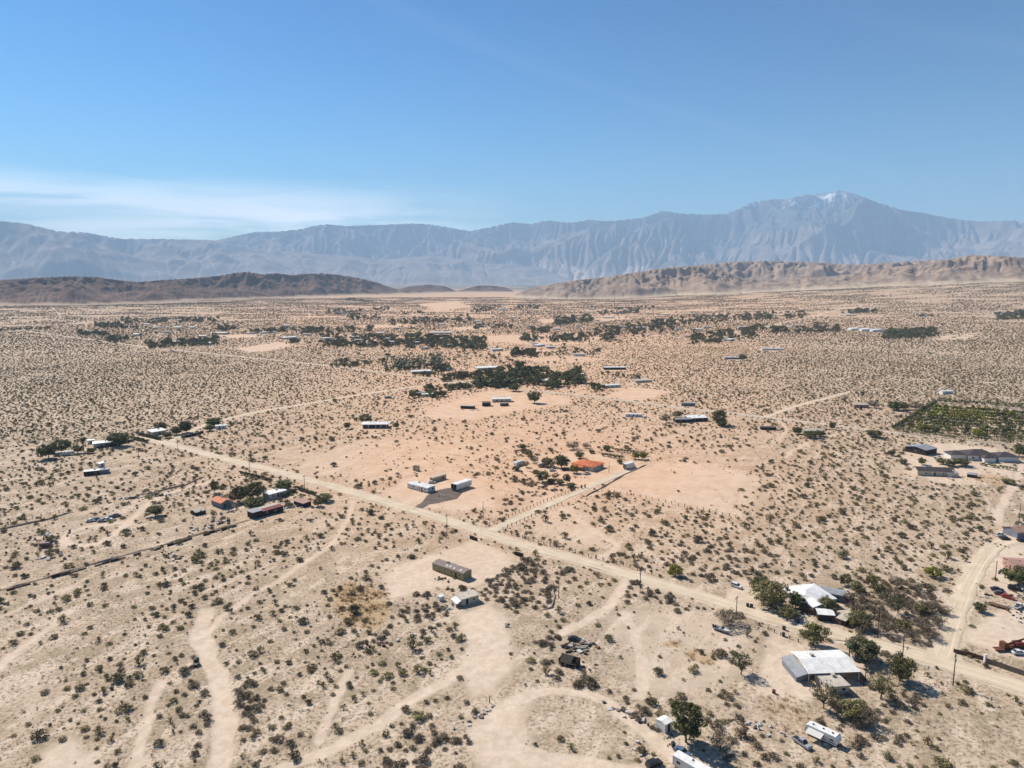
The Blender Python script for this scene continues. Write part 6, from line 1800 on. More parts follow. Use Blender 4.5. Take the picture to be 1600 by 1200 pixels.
# ------------------------------------------------------------------ trees one can pick out
T_ = [  # kind, base px, crown width m, height m, label
    ('olive', (1270, 1009), 10.5, 8.5, 'round olive-green tree between dirt road and white carport'),
    ('dark', (1348, 1031), 11, 7.5, 'dense dark green tree above the tarped blue car'),
    ('palm', (1326, 1037), 4.0, 8.0, 'slim palm right behind the white carport'),
    ('olive', (1406, 1064), 9.5, 9, 'big olive-green tree between pole and carport, by the dirt road'),
    ('paloverde', (1376, 1092), 9.5, 8, 'bare-branched tree right of the flat tan annex'),
    ('paloverde', (1287, 1107), 9, 8, 'sparse tree in front of the tan annex'),
    ('olive', (1330, 1122), 9, 5.5, 'low olive tree below the tan annex'),
    ('bare', (1356, 1132), 8, 5, 'grey leafless thicket right of the travel trailer'),
    ('bare', (1310, 1112), 7, 4, 'dark leafless brush left of the low olive tree'),
    ('paloverde', (1158, 1054), 8.5, 7.5, 'lone sparse tree on dry grass below the boat'),
    ('tall', (1072, 1160), 9.5, 12.5, 'tallest dense green tree beside the white cube shed'),
    ('bare', (1125, 1172), 8, 4.5, 'grey brush right of the tallest green tree'),
    ('bare', (1138, 975), 12, 5.5, 'bare grey thicket beside the silver boat'),
    ('olive', (1204, 948), 15, 9.5, 'wide olive-green tree left of the white hipped house'),
    ('olive', (1190, 930), 11, 7.5, 'olive tree behind the widest tree, near the parked white car'),
    ('dark', (1243, 950), 7, 6, 'dark tree against the left corner of the white hipped house'),
    ('olive', (1294, 958), 7.5, 6.5, 'olive-green tree in front of the white hipped house'),
    ('olive', (1341, 980), 9, 6, 'olive bush-like tree at the right end of the brown fence'),
    ('bare', (1325, 943), 5, 5, 'grey tree right of the grey-roofed shed'),
    ('olive', (1232, 965), 9, 4.5, 'low dark brush at the left end of the brown fence'),
    ('olive', (1320, 915), 6, 5, 'small upright tree behind the grey-roofed shed'),
    ('yellow', (1055, 900), 7, 5, 'yellow-green bush at the corner of the post fence'),
    ('dark', (1530, 956), 5, 3.5, 'small dark green tree on rocks left of the junkyard'),
    ('bushy', (1591, 915), 11, 8, 'lush green tree hiding the pink house'),
    ('olive', (372, 784), 12, 9, 'left olive tree of the big clump in the left compound'),
    ('olive', (396, 779), 14, 9.5, 'tallest olive tree of the left compound clump'),
    ('dark', (398, 797), 12, 7, 'dark tree right behind the long dark shed'),
    ('bushy', (446, 766), 13, 6.5, 'green tree at the dirt road beside the white bungalow'),
    ('bushy', (507, 783), 10, 4.5, 'rounded green bush at the right corner of the left compound'),
    ('olive', (497, 791), 6.5, 4.5, 'olive bush beside the pink-roofed shed'),
    ('dark', (243, 806), 8.5, 6, 'single dark tree right of the left compound track'),
    ('olive', (335, 770), 6, 8, 'slender grey-green tree above the salmon cottage'),
    ('bushy', (76, 716), 13, 11, 'tall green tree at the left end of the far left yard'),
    ('bushy', (97, 706), 14, 10, 'spreading green tree over the pale caravan'),
    ('palm', (131, 705), 6.0, 12, 'thick palm left of the ranch house'),
    ('dark', (186, 697), 15, 11, 'dark conifer-like tree right of the ranch house'),
    ('dark', (175, 694), 9, 7, 'dark tree touching the ranch house roof'),
    ('olive', (122, 708), 9, 6, 'olive tree between caravan and palm'),
    ('dark', (142, 708), 6, 4, 'dark bush at the foot of the ranch house'),
    ('dark', (291, 676), 12, 10.5, 'dark round tree right of the hedged bungalow'),
    ('olive', (252, 672), 12, 7, 'olive tree behind the hedged bungalow'),
    ('dark', (276, 679), 10, 7, 'dark tree between hedged bungalow and round tree'),
    ('dark', (262, 684), 8, 5, 'dark bush in front of the hedged bungalow'),
    ('dark', (335, 667), 15, 8, 'dark flat-topped tree behind the small white cabin'),
    ('dark', (327, 673), 9, 5, 'dark bush left of the small white cabin'),
    ('olive', (571, 661), 14, 8, 'olive tree behind the porch-column house'),
    ('dark', (543, 670), 6, 6, 'small dark tree left of the porch-column house'),
    ('olive', (619, 669), 6, 5, 'pale olive bush right of the porch-column house'),
    ('dark', (877, 731), 11.5, 8.5, 'dark round tree in the orange-house yard'),
    ('olive', (857, 729), 10, 6.5, 'olive tree left of the dark round yard tree'),
    ('bare', (896, 702), 13, 6.5, 'grey-green brush tree behind the orange-house yard'),
    ('olive', (848, 753), 9.5, 7, 'olive tree at the lower edge of the orange-house yard'),
    ('olive', (886, 755), 5.5, 6, 'slim olive tree at the lane side of the yard'),
    ('yellow', (897, 739), 7, 5.5, 'small bright green tree beside the orange-tile house'),
    ('dark', (862, 755), 6, 3, 'dark bush between the two olive trees below the yard'),
    ('dark', (875, 757), 6, 3, 'dark low bush beside the slim olive tree'),
    ('dark', (892, 761), 7, 2.5, 'dark low bush at the yard gate'),
    ('yellow', (993, 717), 6, 5, 'left bright green tree behind the box truck'),
    ('yellow', (1004, 718), 6, 5, 'right bright green tree behind the box truck'),
    ('dark', (948, 704), 7, 4, 'dark bush left of the rear hedge'),
    ('dark', (924, 708), 5, 2.5, 'dark low bush behind the orange-tile roof'),
    ('olive', (816, 702), 8, 4, 'olive shrub above the yard travel trailer'),
    ('bare', (835, 723), 8, 5, 'grey tree between the two caravans of the yard'),
    ('olive', (905, 716), 8, 5, 'olive tree against the back left corner of the orange-tile house'),
    ('bare', (868, 748), 7, 4, 'grey brush in the middle of the orange-house yard'),
    ('olive', (838, 743), 6, 4, 'small olive bush below the caravans of the yard'),
    ('dark', (806, 735), 6, 3, 'dark bush below the yard travel trailer'),
    ('bare', (915, 700), 8, 4, 'grey brush behind the orange-tile roof'),
    ('dark', (968, 724), 5, 2.6, 'dark shrub between orange-tile house and box truck'),
    ('bare', (822, 730), 6, 4.5, 'grey shrub beside the yard travel trailer'),
    ('olive', (826, 712), 7, 4, 'olive brush above the caravans of the yard'),
    ('bare', (1041, 660), 12, 8, 'brown tree left of the grey cottage below paved road'),
    ('olive', (1058, 652), 10, 6, 'olive tree behind the grey cottage below paved road'),
    ('bushy', (1123, 664), 14, 14, 'tall green tree right of the white carport house below paved road'),
    ('dark', (1128, 667), 8, 6, 'dark bush at the foot of the tall green tree'),
    ('bushy', (835, 630), 15, 13, 'single round green tree on the orange sand'),
    ('dark', (803, 611), 15, 8, 'dark tree at the bend of the road above the orange sand'),
    ('dark', (1246, 678), 9, 6, 'dark round bush left of the house behind bushes'),
    ('bushy', (1266, 684), 13, 6, 'green bush in front of the house behind bushes'),
    ('bushy', (1282, 682), 10, 5, 'smaller green bush right of the house behind bushes'),
    ('dark', (1300, 671), 6, 7, 'dark upright tree at the paved road pole'),
    ('dark', (1366, 683), 14, 6, 'dark wide bush on the lower side of paved road'),
    ('palm', (1321, 634), 6, 10, 'shorter palm beside the brick-red house'),
    ('palm', (1346, 632), 6, 15, 'taller palm beside the brick-red house'),
    ('dark', (1398, 641), 17, 9, 'dark tree left of the nursery corner'),
    ('olive', (1412, 640), 12, 7, 'olive tree between dark tree and nursery'),
    ('bare', (1431, 640), 17, 8, 'brown tree against the nursery corner'),
    ('bare', (1366, 637), 14, 7, 'brown tree right of the brick-red house'),
    ('dark', (1160, 563), 14, 10, 'dark tree at the right end of the lone trailer on scrub'),
    ('dark', (1592, 713), 9, 9, 'dark tree at right edge below paved road'),
    ('bushy', (1470, 725), 6, 4.5, 'small tree left in the row before the large house'),
    ('dark', (1484, 728), 9, 5, 'middle tree in the row before the large house'),
    ('bushy', (1502, 728), 11, 5.5, 'right tree in the row before the large house'),
    ('olive', (1440, 726), 6, 5, 'small brown-green tree left of the row before the large house'),
    ('dark', (1410, 724), 7, 3.5, 'dark bush left of the barn drive'),
    ('dark', (1393, 712), 6, 4, 'dark bush on the scrub left of the barn'),
    ('dark', (1576, 756), 9, 3, 'dark shrub at the bottom of the dry lawn'),
]
for k_, px_, w_, h_, l_ in T_:
    tree(k_, P(*px_), w_, h_, l_)

# thicket of small trees between the white hipped house and the side road
TH = [(1403, 958, 'paloverde', 8.5, 7), (1350, 948, 'bare', 8, 5), (1366, 962, 'bare', 9, 5.5), (1386, 990, 'bare', 8, 5), (1440, 985, 'bare', 7.5, 5), (1465, 978, 'bare', 7, 4.5), (1401, 918, 'bare', 7, 5),
      (1432, 926, 'bare', 7, 4.5), (1456, 955, 'bare', 8, 4.5), (1376, 932, 'olive', 7, 5), (1421, 952, 'bare', 7.5, 4), (1450, 996, 'bare', 8, 4.5), (1380, 976, 'bare', 8, 5), (1338, 960, 'bare', 8, 5), (1352, 985, 'bare', 7, 4.5),
      (1458, 901, 'yellow', 8, 4), (1440, 960, 'olive', 6, 4), (1410, 985, 'olive', 7, 4), (1388, 945, 'bare', 8, 5), (1362, 915, 'olive', 6, 4.5), (1340, 925, 'olive', 6, 4), (1478, 960, 'bare', 5, 3.5), (1425, 1000, 'bare', 7, 4),
      (1345, 1005, 'bare', 6, 3.5), (1398, 935, 'bare', 6, 4)]
for i_, (x_, y_, k_, w_, h_) in enumerate(TH):
    lab = {'bare': 'grey leafless small tree in the thicket left of the side road', 'paloverde': 'sparse green tree standing out of the grey thicket', 'olive': 'olive small tree among the grey thicket left of the side road',
           'yellow': 'pale yellow-green bush at the upper edge of the thicket'}[k_]
    tree(k_, P(x_, y_), w_, h_, lab, 'thicket left of the side road')


# ------------------------------------------------------------------ hedges
def hedge(px0, px1, w, h, label, mat='leaf_dark', seed=1):
    a, b2 = P(*px0), P(*px1)
    L = np.linalg.norm(b2 - a); c = (a + b2) / 2; d = (b2 - a) / L
    e = empty('hedge', c, math.atan2(d[1], d[0])); tag(e, label, 'hedge', 'hedges')
    rg = np.random.default_rng(seed)
    n_ = int(L / (w * 0.33)) + 2
    cs = []; rd = []
    for i in range(n_):
        for _ in range(3):
            cs.append((-L / 2 + L * (i + rg.random()) / n_, rg.uniform(-0.25, 0.25) * w, h * rg.uniform(0.25, 0.75))); rd.append(min(w, h) * rg.uniform(0.28, 0.42))
    v, f = leaves(rg, cs, rd, 26, 0.3 * max(1, mpp(*c) / 0.45))
    v[:, 2] = np.maximum(v[:, 2], 0.0)
    link('foliage', np_mesh('foliage', v, f, M[mat]), e)
    s_ = MB()
    for i in range(max(3, int(L / 2))):
        x_ = -L / 2 + L * (i + 0.5) / max(3, int(L / 2)); s_.tube([(x_, 0, -0.2), (x_ + 0.2, 0.1, h * 0.6)], [0.08, 0.04], 4)
    s_.build('stems', M['wood_bark'], e)
    for t_ in np.linspace(0, 1, max(2, int(L / 3))):
        q = a + (b2 - a) * t_; FOOT.append((q[0], q[1], w * 0.6))


hedge((940, 712), (974, 718), 3.5, 3.0, 'shorter dark hedge right behind the orange-tile roof', seed=1)
hedge((961, 705), (1013, 713), 4.5, 3.2, 'longer dark hedge at the back of the orange-house yard', seed=2)
hedge((462, 764), (494, 774), 3.0, 2.5, 'dark hedge along the dirt road at the left compound', seed=3)
hedge((374, 741), (425, 752), 3.0, 2.5, 'dark hedge curving along the road above the left compound', seed=4)
hedge((213, 679), (252, 688), 3.5, 3.0, 'dark hedge at the very end of the dirt road', seed=5)
hedge((205, 686), (232, 692), 4, 3, 'hedge bordering the ranch house at the road end', seed=6)
hedge((442, 778), (462, 768), 2.5, 2.2, 'short dark hedge behind the pink-roofed shed', seed=7)
hedge((1532, 727), (1588, 736), 5, 2.6, 'green hedge bordering the dry lawn of the large house', 'leaf_green', 8)
hedge((1396, 672), (1462, 630), 5, 4.5, 'dark hedge along the left side of the nursery', seed=9)
hedge((1400, 676), (1500, 687), 7, 6.0, 'tall green hedge of the nursery along paved road', 'leaf_green', 10)
hedge((1500, 687), (1602, 697), 8, 7.5, 'darker high hedge of the nursery at the right edge', seed=11)
hedge((1464, 629), (1540, 633), 8, 5.5, 'dark windbreak along the back of the nursery', seed=12)
hedge((1540, 634), (1604, 641), 9, 7, 'taller dark windbreak behind the nursery at right edge', seed=13)

# ------------------------------------------------------------------ nursery rows
rows = 0
for i_ in range(9):
    for j_ in range(22):
        u_ = (j_ + 0.5) / 22; t_ = (i_ + 0.5) / 9
        xl = 1462 - 58 * t_; yl = 634 + 36 * t_
        x_ = xl + (1604 - xl) * u_; y_ = yl + 2 + (u_ * (9 + 8 * t_))
        if i_ < 4 and u_ < 0.66: kd, w_, h_ = 'far_yellow', 7.0, 4.5
        elif random.random() < 0.12: continue
        else: kd, w_, h_ = random.choice((('far_green', 7.5, 4.5), ('far_olive', 6, 3.5), ('far_green', 7, 4), ('far_yellow', 6, 3.5)))
        q = P(x_, y_) + rng.normal(size=2) * 1.2
        lab = 'yellow-green young tree in the back rows of the nursery' if kd == 'far_yellow' else 'dark young tree in the open rows of the nursery'
        if kd == 'far_olive': lab = 'low olive shrub in the open rows of the nursery'
        if kd == 'far_yellow' and i_ >= 4: lab = 'yellow-green young tree in the front rows of the nursery'
        if kd == 'far_green': lab = 'mid-green young tree in the open rows of the nursery'
        tree(kd, q, w_ * random.uniform(0.8, 1.15), h_ * random.uniform(0.8, 1.2), lab, 'nursery rows', 'nursery_tree')
for (x_, y_, w_) in ((1441, 674, 9), (1450, 673, 7), (1527, 683, 9), (1534, 684, 6), (1580, 652, 8)):
    tree('yellow', P(x_, y_), w_, w_ * 0.75, 'bright yellow-green tree among the nursery hedges', 'bright nursery trees')

# ------------------------------------------------------------------ distant settlement
GROVES = [  # x0, y0, x1, y1, depth px, count, kind, height, label
    (602, 573, 690, 566, 12, 130, 'palmgrove', 7, 'date palm in the orchard block above the cross road'),
    (602, 573, 690, 566, 11, 70, 'd', 4.5, 'undergrowth shrub below the palms of the orchard block'),
    (520, 571, 600, 568, 6, 12, 'd', 7, 'dark tree left of the palm orchard block'),
    (676, 578, 702, 577, 3, 9, 'd', 9, 'dark clump tree at the settlement crossing'),
    (640, 587, 690, 585, 4, 14, 'o', 4, 'garden shrub of the walled plot at the crossing'),
    (690, 592, 745, 588, 6, 22, 'o', 6, 'grey-green tree along the settlement road'),
    (745, 597, 850, 590, 14, 70, 'd', 9, 'dark tree of the dense grove right of the crossing'),
    (850, 600, 912, 588, 14, 32, 'g', 8, 'green tree at the right end of the dense grove'),
    (660, 609, 755, 604, 4, 26, 'd', 5, 'small dark tree in the row below the settlement road'),
    (640, 619, 700, 616, 5, 14, 'd', 5, 'dark tree sheltering the trailers by the cross road'),
    (770, 585, 815, 570, 6, 14, 'o', 6, 'grey-green tree behind the dense grove'),
    (500, 533, 760, 536, 12, 150, 'd', 8, 'dark tree in the long belt of the distant village'),
    (470, 518, 580, 516, 5, 40, 'd', 8, 'dark tree behind the fields of the distant village'),
    (640, 528, 755, 540, 10, 60, 'g', 8, 'green tree at the right end of the distant village belt'),
    (510, 487, 565, 490, 5, 22, 'd', 9, 'dark tree at the upper left farm of the distance'),
    (545, 497, 595, 497, 5, 18, 'd', 8, 'dark tree of the second upper farm row'),
    (580, 484, 608, 483, 3, 10, 'd', 10, 'dark tree of the small upper grove'),
    (540, 468, 560, 470, 3, 7, 'd', 10, 'dark tree at the foot of the brown hills'),
    (562, 471, 585, 472, 2, 7, 'd', 9, 'dark tree right of the hill-foot grove'),
    (610, 505, 740, 497, 6, 55, 'd', 8, 'dark tree in the upper village windbreak'),
    (625, 490, 660, 488, 3, 12, 'd', 8, 'dark tree left of the pale upper field'),
    (735, 486, 845, 478, 5, 50, 'd', 8, 'dark tree in the topmost village row'),
    (735, 512, 800, 510, 4, 18, 'd', 8, 'dark tree between the upper village houses'),
    (815, 530, 960, 528, 7, 62, 'd', 8, 'dark tree in the windbreak above the sandy field'),
    (800, 555, 838, 553, 4, 12, 'd', 10, 'dark tree of the small farm above the dense grove'),
    (830, 556, 940, 548, 4, 22, 'o', 5, 'scrubby tree by the fields above the dense grove'),
    (865, 503, 925, 498, 8, 38, 'd', 10, 'dark tree in the central far grove'),
    (935, 490, 1020, 482, 6, 32, 'd', 9, 'dark tree behind the far white lots'),
    (930, 520, 1070, 508, 10, 75, 'd', 8, 'dark tree in the long diagonal far windbreak'),
    (1025, 507, 1080, 503, 6, 20, 'd', 10, 'tall dark tree ending the diagonal windbreak'),
    (1070, 500, 1260, 492, 7, 95, 'd', 9, 'dark tree in the far right village block'),
    (1080, 530, 1180, 522, 12, 60, 'd', 8, 'dark tree around the far right village lots'),
    (1160, 520, 1195, 510, 6, 20, 'd', 8, 'dark tree beside the far diagonal road'),
    (1200, 517, 1330, 515, 5, 52, 'd', 8, 'dark tree in the row left of the greenhouses'),
    (1380, 524, 1465, 520, 9, 90, 'd', 8, 'orchard tree in the dark block right of the greenhouses'),
    (1315, 488, 1370, 486, 4, 26, 'd', 9, 'dark tree in the lone far right grove'),
    (1430, 494, 1465, 493, 2, 8, 'd', 7, 'dark tree at the isolated far right lot'),
    (1555, 496, 1640, 490, 7, 60, 'd', 9, 'dark tree of the far grove at the right edge'),
    (150, 509, 215, 512, 4, 24, 'd', 9, 'dark tree at the left tip of the far left village'),
    (190, 503, 340, 500, 5, 60, 'd', 8, 'dark tree in the upper row of the far left village'),
    (120, 521, 170, 523, 4, 20, 'd', 8, 'dark tree beside the far left road'),
    (165, 532, 200, 529, 3, 14, 'd', 8, 'dark tree on the road edge of the far left village'),
    (235, 541, 340, 534, 6, 55, 'd', 8, 'dark tree in the lower row of the far left village'),
    (340, 515, 370, 513, 4, 14, 'd', 9, 'dark tree at the right end of the far left village'),
    (380, 520, 470, 515, 4, 26, 'd', 7, 'dark tree between the two distant villages'),
    (0, 516, 90, 513, 1.5, 40, 'o', 4, 'low dark scrub tree along the far left track'),
    (445, 536, 470, 534, 3, 8, 'o', 6, 'grey tree at the edge of the pale far lot'),
    (940, 586, 1000, 590, 5, 12, 'o', 4, 'low green shrub between the two mobile homes above the lot'),
    (920, 604, 945, 610, 5, 9, 'd', 4, 'dark bush left of the long white-roofed mobile home'),
    (830, 520, 860, 515, 5, 14, 'd', 9, 'dark tree beside the far sandy lots'),
    (480, 545, 760, 548, 14, 40, 'o', 4.5, 'low garden shrub scattered below the village belt'),
    (600, 510, 860, 500, 26, 70, 'o', 5, 'scattered yard tree of the upper village'),
    (880, 520, 1180, 505, 26, 80, 'o', 5, 'scattered yard tree of the central far lots'),
    (150, 520, 360, 520, 24, 70, 'o', 5, 'scattered yard tree of the far left village'),
    (700, 560, 930, 552, 18, 34, 'o', 4.5, 'scattered shrub on the fields above the dense grove'),
    (1270, 506, 1300, 508, 2, 8, 'o', 5, 'low tree beside the upper far road'),
]
mass = []
indiv = []
for (x0, y0, x1, y1, dp, n_, kd, h_, lab) in GROVES:
    for i_ in range(int(n_ * (3.3 if kd != 'palmgrove' else 1))):
        t_ = random.random()
        if kd != 'palmgrove' and vnoise(np.array([x0 * 0.7 + t_ * (x1 - x0) / 9.0]), np.array([y0 * 3.1]), 5)[0] < 0.36: t_ = random.random()
        x_ = x0 + (x1 - x0) * t_ + random.gauss(0, 1.5); y_ = y0 + (y1 - y0) * t_ + random.uniform(-0.8, 0.8) * dp
        q = P(x_, y_)
        hh = h_ * min(1.35, math.exp(random.gauss(-0.38, 0.35)))
        ww = hh * random.uniform(0.9, 1.7)
        kk = {'d': 'far_dark', 'g': 'far_green', 'o': 'far_olive', 'palmgrove': 'palm'}[kd]
        if kd == 'd' and random.random() < 0.5: kk = random.choice(('far_green', 'far_olive', 'far_olive'))
        if kk == 'palm': ww, hh = 5.5, h_ * random.uniform(0.9, 1.25)
        indiv.append((hh / mpp(*q), kk, q, ww, hh, lab))
ORD = lambda n: '%d%s' % (n, 'th' if 10 <= n % 100 <= 20 else {1: 'st', 2: 'nd', 3: 'rd'}.get(n % 10, 'th')) if n > 10 else ('first', 'second', 'third', 'fourth', 'fifth', 'sixth', 'seventh', 'eighth', 'ninth', 'tenth')[n - 1]
indiv.sort(key=lambda t: -t[0])
cnt = {'palm': 0, 'tree': 0}
byl = {}
for (_, kk, q, ww, hh, lab) in indiv:
    key = 'palm' if kk == 'palm' else 'tree'
    if cnt[key] < (130 if key == 'palm' else 190):
        cnt[key] += 1
        e = tree(kk, q, ww, hh, lab, 'palms of the orchard block' if key == 'palm' else 'trees of the distant settlement', 'palm_tree' if key == 'palm' else 'settlement_tree')
    else:
        mass.append((q[0], q[1], ww, hh, kk)); continue
    if key == 'tree': byl.setdefault(lab, []).append((q[0] / q[1], e))
for lab, es in byl.items():
    es.sort(key=lambda t: t[0])
    if len(es) > 1:
        for i_, (_, e) in enumerate(es): e['label'] = ORD(i_ + 1) + ' from left: ' + lab

FH = [  # far houses: px, length m, roof, label
    (450, 529, 34, 'white_roof', 'largest white roof on the left of the distant village belt'), (553, 528, 20, 'white_roof', 'white house at the left bend of the village belt'), (560, 533, 16, 'tan_roof', 'tan-roofed house under the left village belt'),
    (580, 535, 18, 'white_roof', 'second white house along the lower village belt'), (603, 531, 20, 'tan_roof', 'pale roof among trees in the middle of the village belt'), (612, 536, 16, 'white_roof', 'white trailer below the middle of the village belt'),
    (650, 537, 20, 'white_roof', 'white house right of the middle village belt'), (700, 541, 16, 'white_roof', 'white house near the right end of the village belt'), (690, 521, 46, 'white_roof', 'long pale roof above the village belt'),
    (633, 524, 14, 'grey_roof', 'grey roof within the upper village belt'), (731, 543, 14, 'tan_roof', 'tan roof at the right end of the village belt'), (510, 530, 22, 'white_roof', 'big white roof beside the village field'),
    (750, 511, 34, 'grey_roof', 'grey house among the upper village trees'), (745, 503, 20, 'white_roof', 'white roof just above the upper grey house'), (535, 489, 22, 'white_roof', 'white roof of the upper left farm'),
    (535, 493, 18, 'grey_roof', 'grey roof of the upper left farm'), (447, 510, 16, 'white_roof', 'white house left of the village belt near lone tree'), (412, 521, 18, 'white_roof', 'white house between the two villages'),
    (425, 520, 14, 'tan_roof', 'tan house between the two villages'), (245, 513, 22, 'white_roof', 'bright white roof in the middle of the far left village'), (278, 513, 18, 'white_roof', 'second white roof in the far left village'),
    (300, 513, 14, 'white_roof', 'third white roof in the far left village'), (346, 522, 26, 'white_roof', 'largest white roof of the far left village'), (317, 527, 14, 'white_roof', 'small white roof in the lower far left village'),
    (190, 507, 16, 'tan_roof', 'tan roof at the left tip of the far left village'), (137, 519, 14, 'white_roof', 'white house beside the far left road'), (275, 536, 14, 'white_roof', 'white house in the lower row of the far left village'),
    (325, 538, 20, 'white_roof', 'white trailers at the corner of the pale far lot'), (392, 522, 16, 'tan_roof', 'low tan house right of the far left village'), (230, 508, 14, 'white_roof', 'small white house in the upper far left village'),
    (700, 578, 14, 'white_roof', 'white roof beside the settlement crossing clump'), (762, 577, 34, 'white_roof', 'long white roof behind the dense grove'), (853, 598, 14, 'white_roof', 'white cabin inside the right end of the dense grove'),
    (657, 583, 26, 'white_roof', 'white wall-like house of the walled plot at the crossing'), (842, 541, 22, 'white_roof', 'white house of the small farm above the dense grove'), (835, 539, 12, 'tan_roof', 'tan shed of the small farm above the dense grove'),
    (860, 544, 16, 'white_roof', 'white trailer right of the small farm'), (950, 497, 40, 'white_roof', 'wide pale roof on the far central lot'), (985, 486, 26, 'white_roof', 'white roof in the far central trees'),
    (975, 512, 24, 'grey_roof', 'grey roofs along the diagonal windbreak'), (1000, 513, 22, 'white_roof', 'white roof along the diagonal windbreak'), (925, 484, 30, 'white_roof', 'thin white roof at the top of the far centre'),
    (1090, 516, 24, 'white_roof', 'white roof at the left of the far right village lots'), (1085, 491, 28, 'white_roof', 'white roof at the left end of the far right block'), (1140, 532, 26, 'white_roof', 'white trailer below the far right village lots'),
    (1105, 512, 20, 'tan_roof', 'tan roof within the far right village lots'), (1075, 527, 22, 'pink', 'reddish roof at the left of the far right village lots'), (1200, 492, 26, 'tan_roof', 'tan roof behind the far right block'),
    (1328, 493, 34, 'white_roof', 'white house below the lone far right grove'), (1443, 493, 16, 'white_roof', 'white house at the isolated far right lot'), (1570, 492, 60, 'tan_roof', 'long pale roof inside the grove at the right edge'),
    (800, 497, 22, 'white_roof', 'white house in the topmost village row'), (785, 484, 26, 'white_roof', 'thin white roof in the topmost village row'), (660, 500, 18, 'white_roof', 'small white house in the upper windbreak'),
    (620, 514, 18, 'tan_roof', 'tan house left of the upper windbreak'), (690, 508, 20, 'white_roof', 'white house right under the upper windbreak'), (820, 488, 20, 'white_roof', 'white house at the right of the topmost village row'),
    (830, 510, 18, 'tan_roof', 'tan house left of the central far grove'), (940, 505, 22, 'tan_roof', 'tan house beside the central far grove'), (1040, 492, 24, 'white_roof', 'white house between the two far right groves'),
    (1060, 515, 18, 'grey_roof', 'grey house at the end of the diagonal windbreak'), (1160, 512, 20, 'white_roof', 'white house beside the far diagonal road'), (1120, 522, 18, 'white_roof', 'white shed in the middle of the far right lots'),
    (1240, 510, 24, 'tan_roof', 'tan roof in the row left of the greenhouses'), (260, 520, 14, 'tan_roof', 'tan cabin in the middle of the far left village'), (215, 524, 16, 'white_roof', 'white cabin above the far left road'),
    (365, 512, 16, 'tan_roof', 'tan house at the upper right of the far left village'), (480, 524, 16, 'tan_roof', 'tan cabin left of the big village field roof'), (595, 522, 16, 'white_roof', 'white cabin above the middle of the village belt'),
    (665, 545, 14, 'tan_roof', 'tan trailer below the right half of the village belt'), (775, 548, 18, 'white_roof', 'white trailer left of the small farm'), (905, 556, 20, 'tan_roof', 'tan barn on the fields right of the small farm'),
    (870, 515, 16, 'white_roof', 'white house below the central far grove'), (905, 510, 18, 'tan_roof', 'tan house right of the central far grove'), (1020, 560, 0, '', ''), (715, 557, 0, '', ''),
]
for (x_, y_, L_, rf, lab) in FH:
    if not L_: continue
    house('distant_house', lab, (x_, y_), L_, L_ * 0.45 + 2, 3.2, random.choice(('gable_x', 'flat', 'gable_x')), 1.0, 0.3, random.choice(('cream', 'white_wall')), rf,
          [('y-', -L_ * 0.25, 1.6, 1.2, 1), ('y-', L_ * 0.25, 1.6, 1.2, 1)], [('y-', 0)], ang=random.choice((0, 8, -6, 20, 51.5)), center=True, group='houses of the distant settlement')


# ------------------------------------------------------------------ scattered scrub
def scatter(name, protos, pts, rot, scl, idx, label=None, kind='stuff'):
    """one object that instances plant kinds on a cloud of points"""
    coll = bpy.data.collections.new(name + '_kinds')
    for i, me_ in enumerate(protos):
        o = bpy.data.objects.new('%s_kind_%02d' % (name, i), me_)
        coll.objects.link(o)
    me_ = bpy.data.meshes.new(name)
    pts = np.asarray(pts, np.float32)
    me_.vertices.add(len(pts)); me_.vertices.foreach_set('co', pts.ravel())
    a = me_.attributes.new('rotz', 'FLOAT_VECTOR', 'POINT')
    rv_ = np.zeros((len(pts), 3), np.float32); rv_[:, 2] = rot; a.data.foreach_set('vector', rv_.ravel())
    a = me_.attributes.new('scl', 'FLOAT_VECTOR', 'POINT'); a.data.foreach_set('vector', np.asarray(scl, np.float32).ravel())
    a = me_.attributes.new('idx', 'INT', 'POINT'); a.data.foreach_set('value', np.asarray(idx, np.int32))
    o = link(name, me_)
    ng = bpy.data.node_groups.new(name, 'GeometryNodeTree')
    ng.interface.new_socket('Geometry', in_out='INPUT', socket_type='NodeSocketGeometry')
    ng.interface.new_socket('Geometry', in_out='OUTPUT', socket_type='NodeSocketGeometry')
    gi = ng.nodes.new('NodeGroupInput'); go = ng.nodes.new('NodeGroupOutput')
    ci = ng.nodes.new('GeometryNodeCollectionInfo'); ci.inputs['Collection'].default_value = coll
    ci.inputs['Separate Children'].default_value = True; ci.inputs['Reset Children'].default_value = True
    ip = ng.nodes.new('GeometryNodeInstanceOnPoints'); ip.inputs['Pick Instance'].default_value = True
    def at_(nm, ty):
        n_ = ng.nodes.new('GeometryNodeInputNamedAttribute'); n_.data_type = ty; n_.inputs['Name'].default_value = nm
        return n_.outputs['Attribute']
    er = ng.nodes.new('FunctionNodeEulerToRotation')
    ng.links.new(at_('rotz', 'FLOAT_VECTOR'), er.inputs[0])
    ng.links.new(gi.outputs[0], ip.inputs['Points'])
    ng.links.new(ci.outputs[0], ip.inputs['Instance'])
    ng.links.new(at_('idx', 'INT'), ip.inputs['Instance Index'])
    ng.links.new(er.outputs[0], ip.inputs['Rotation'])
    ng.links.new(at_('scl', 'FLOAT_VECTOR'), ip.inputs['Scale'])
    ng.links.new(ip.outputs[0], go.inputs[0])
    md = o.modifiers.new('scatter', 'NODES'); md.node_group = ng
    tag(o, label, None, None, kind)
    return o


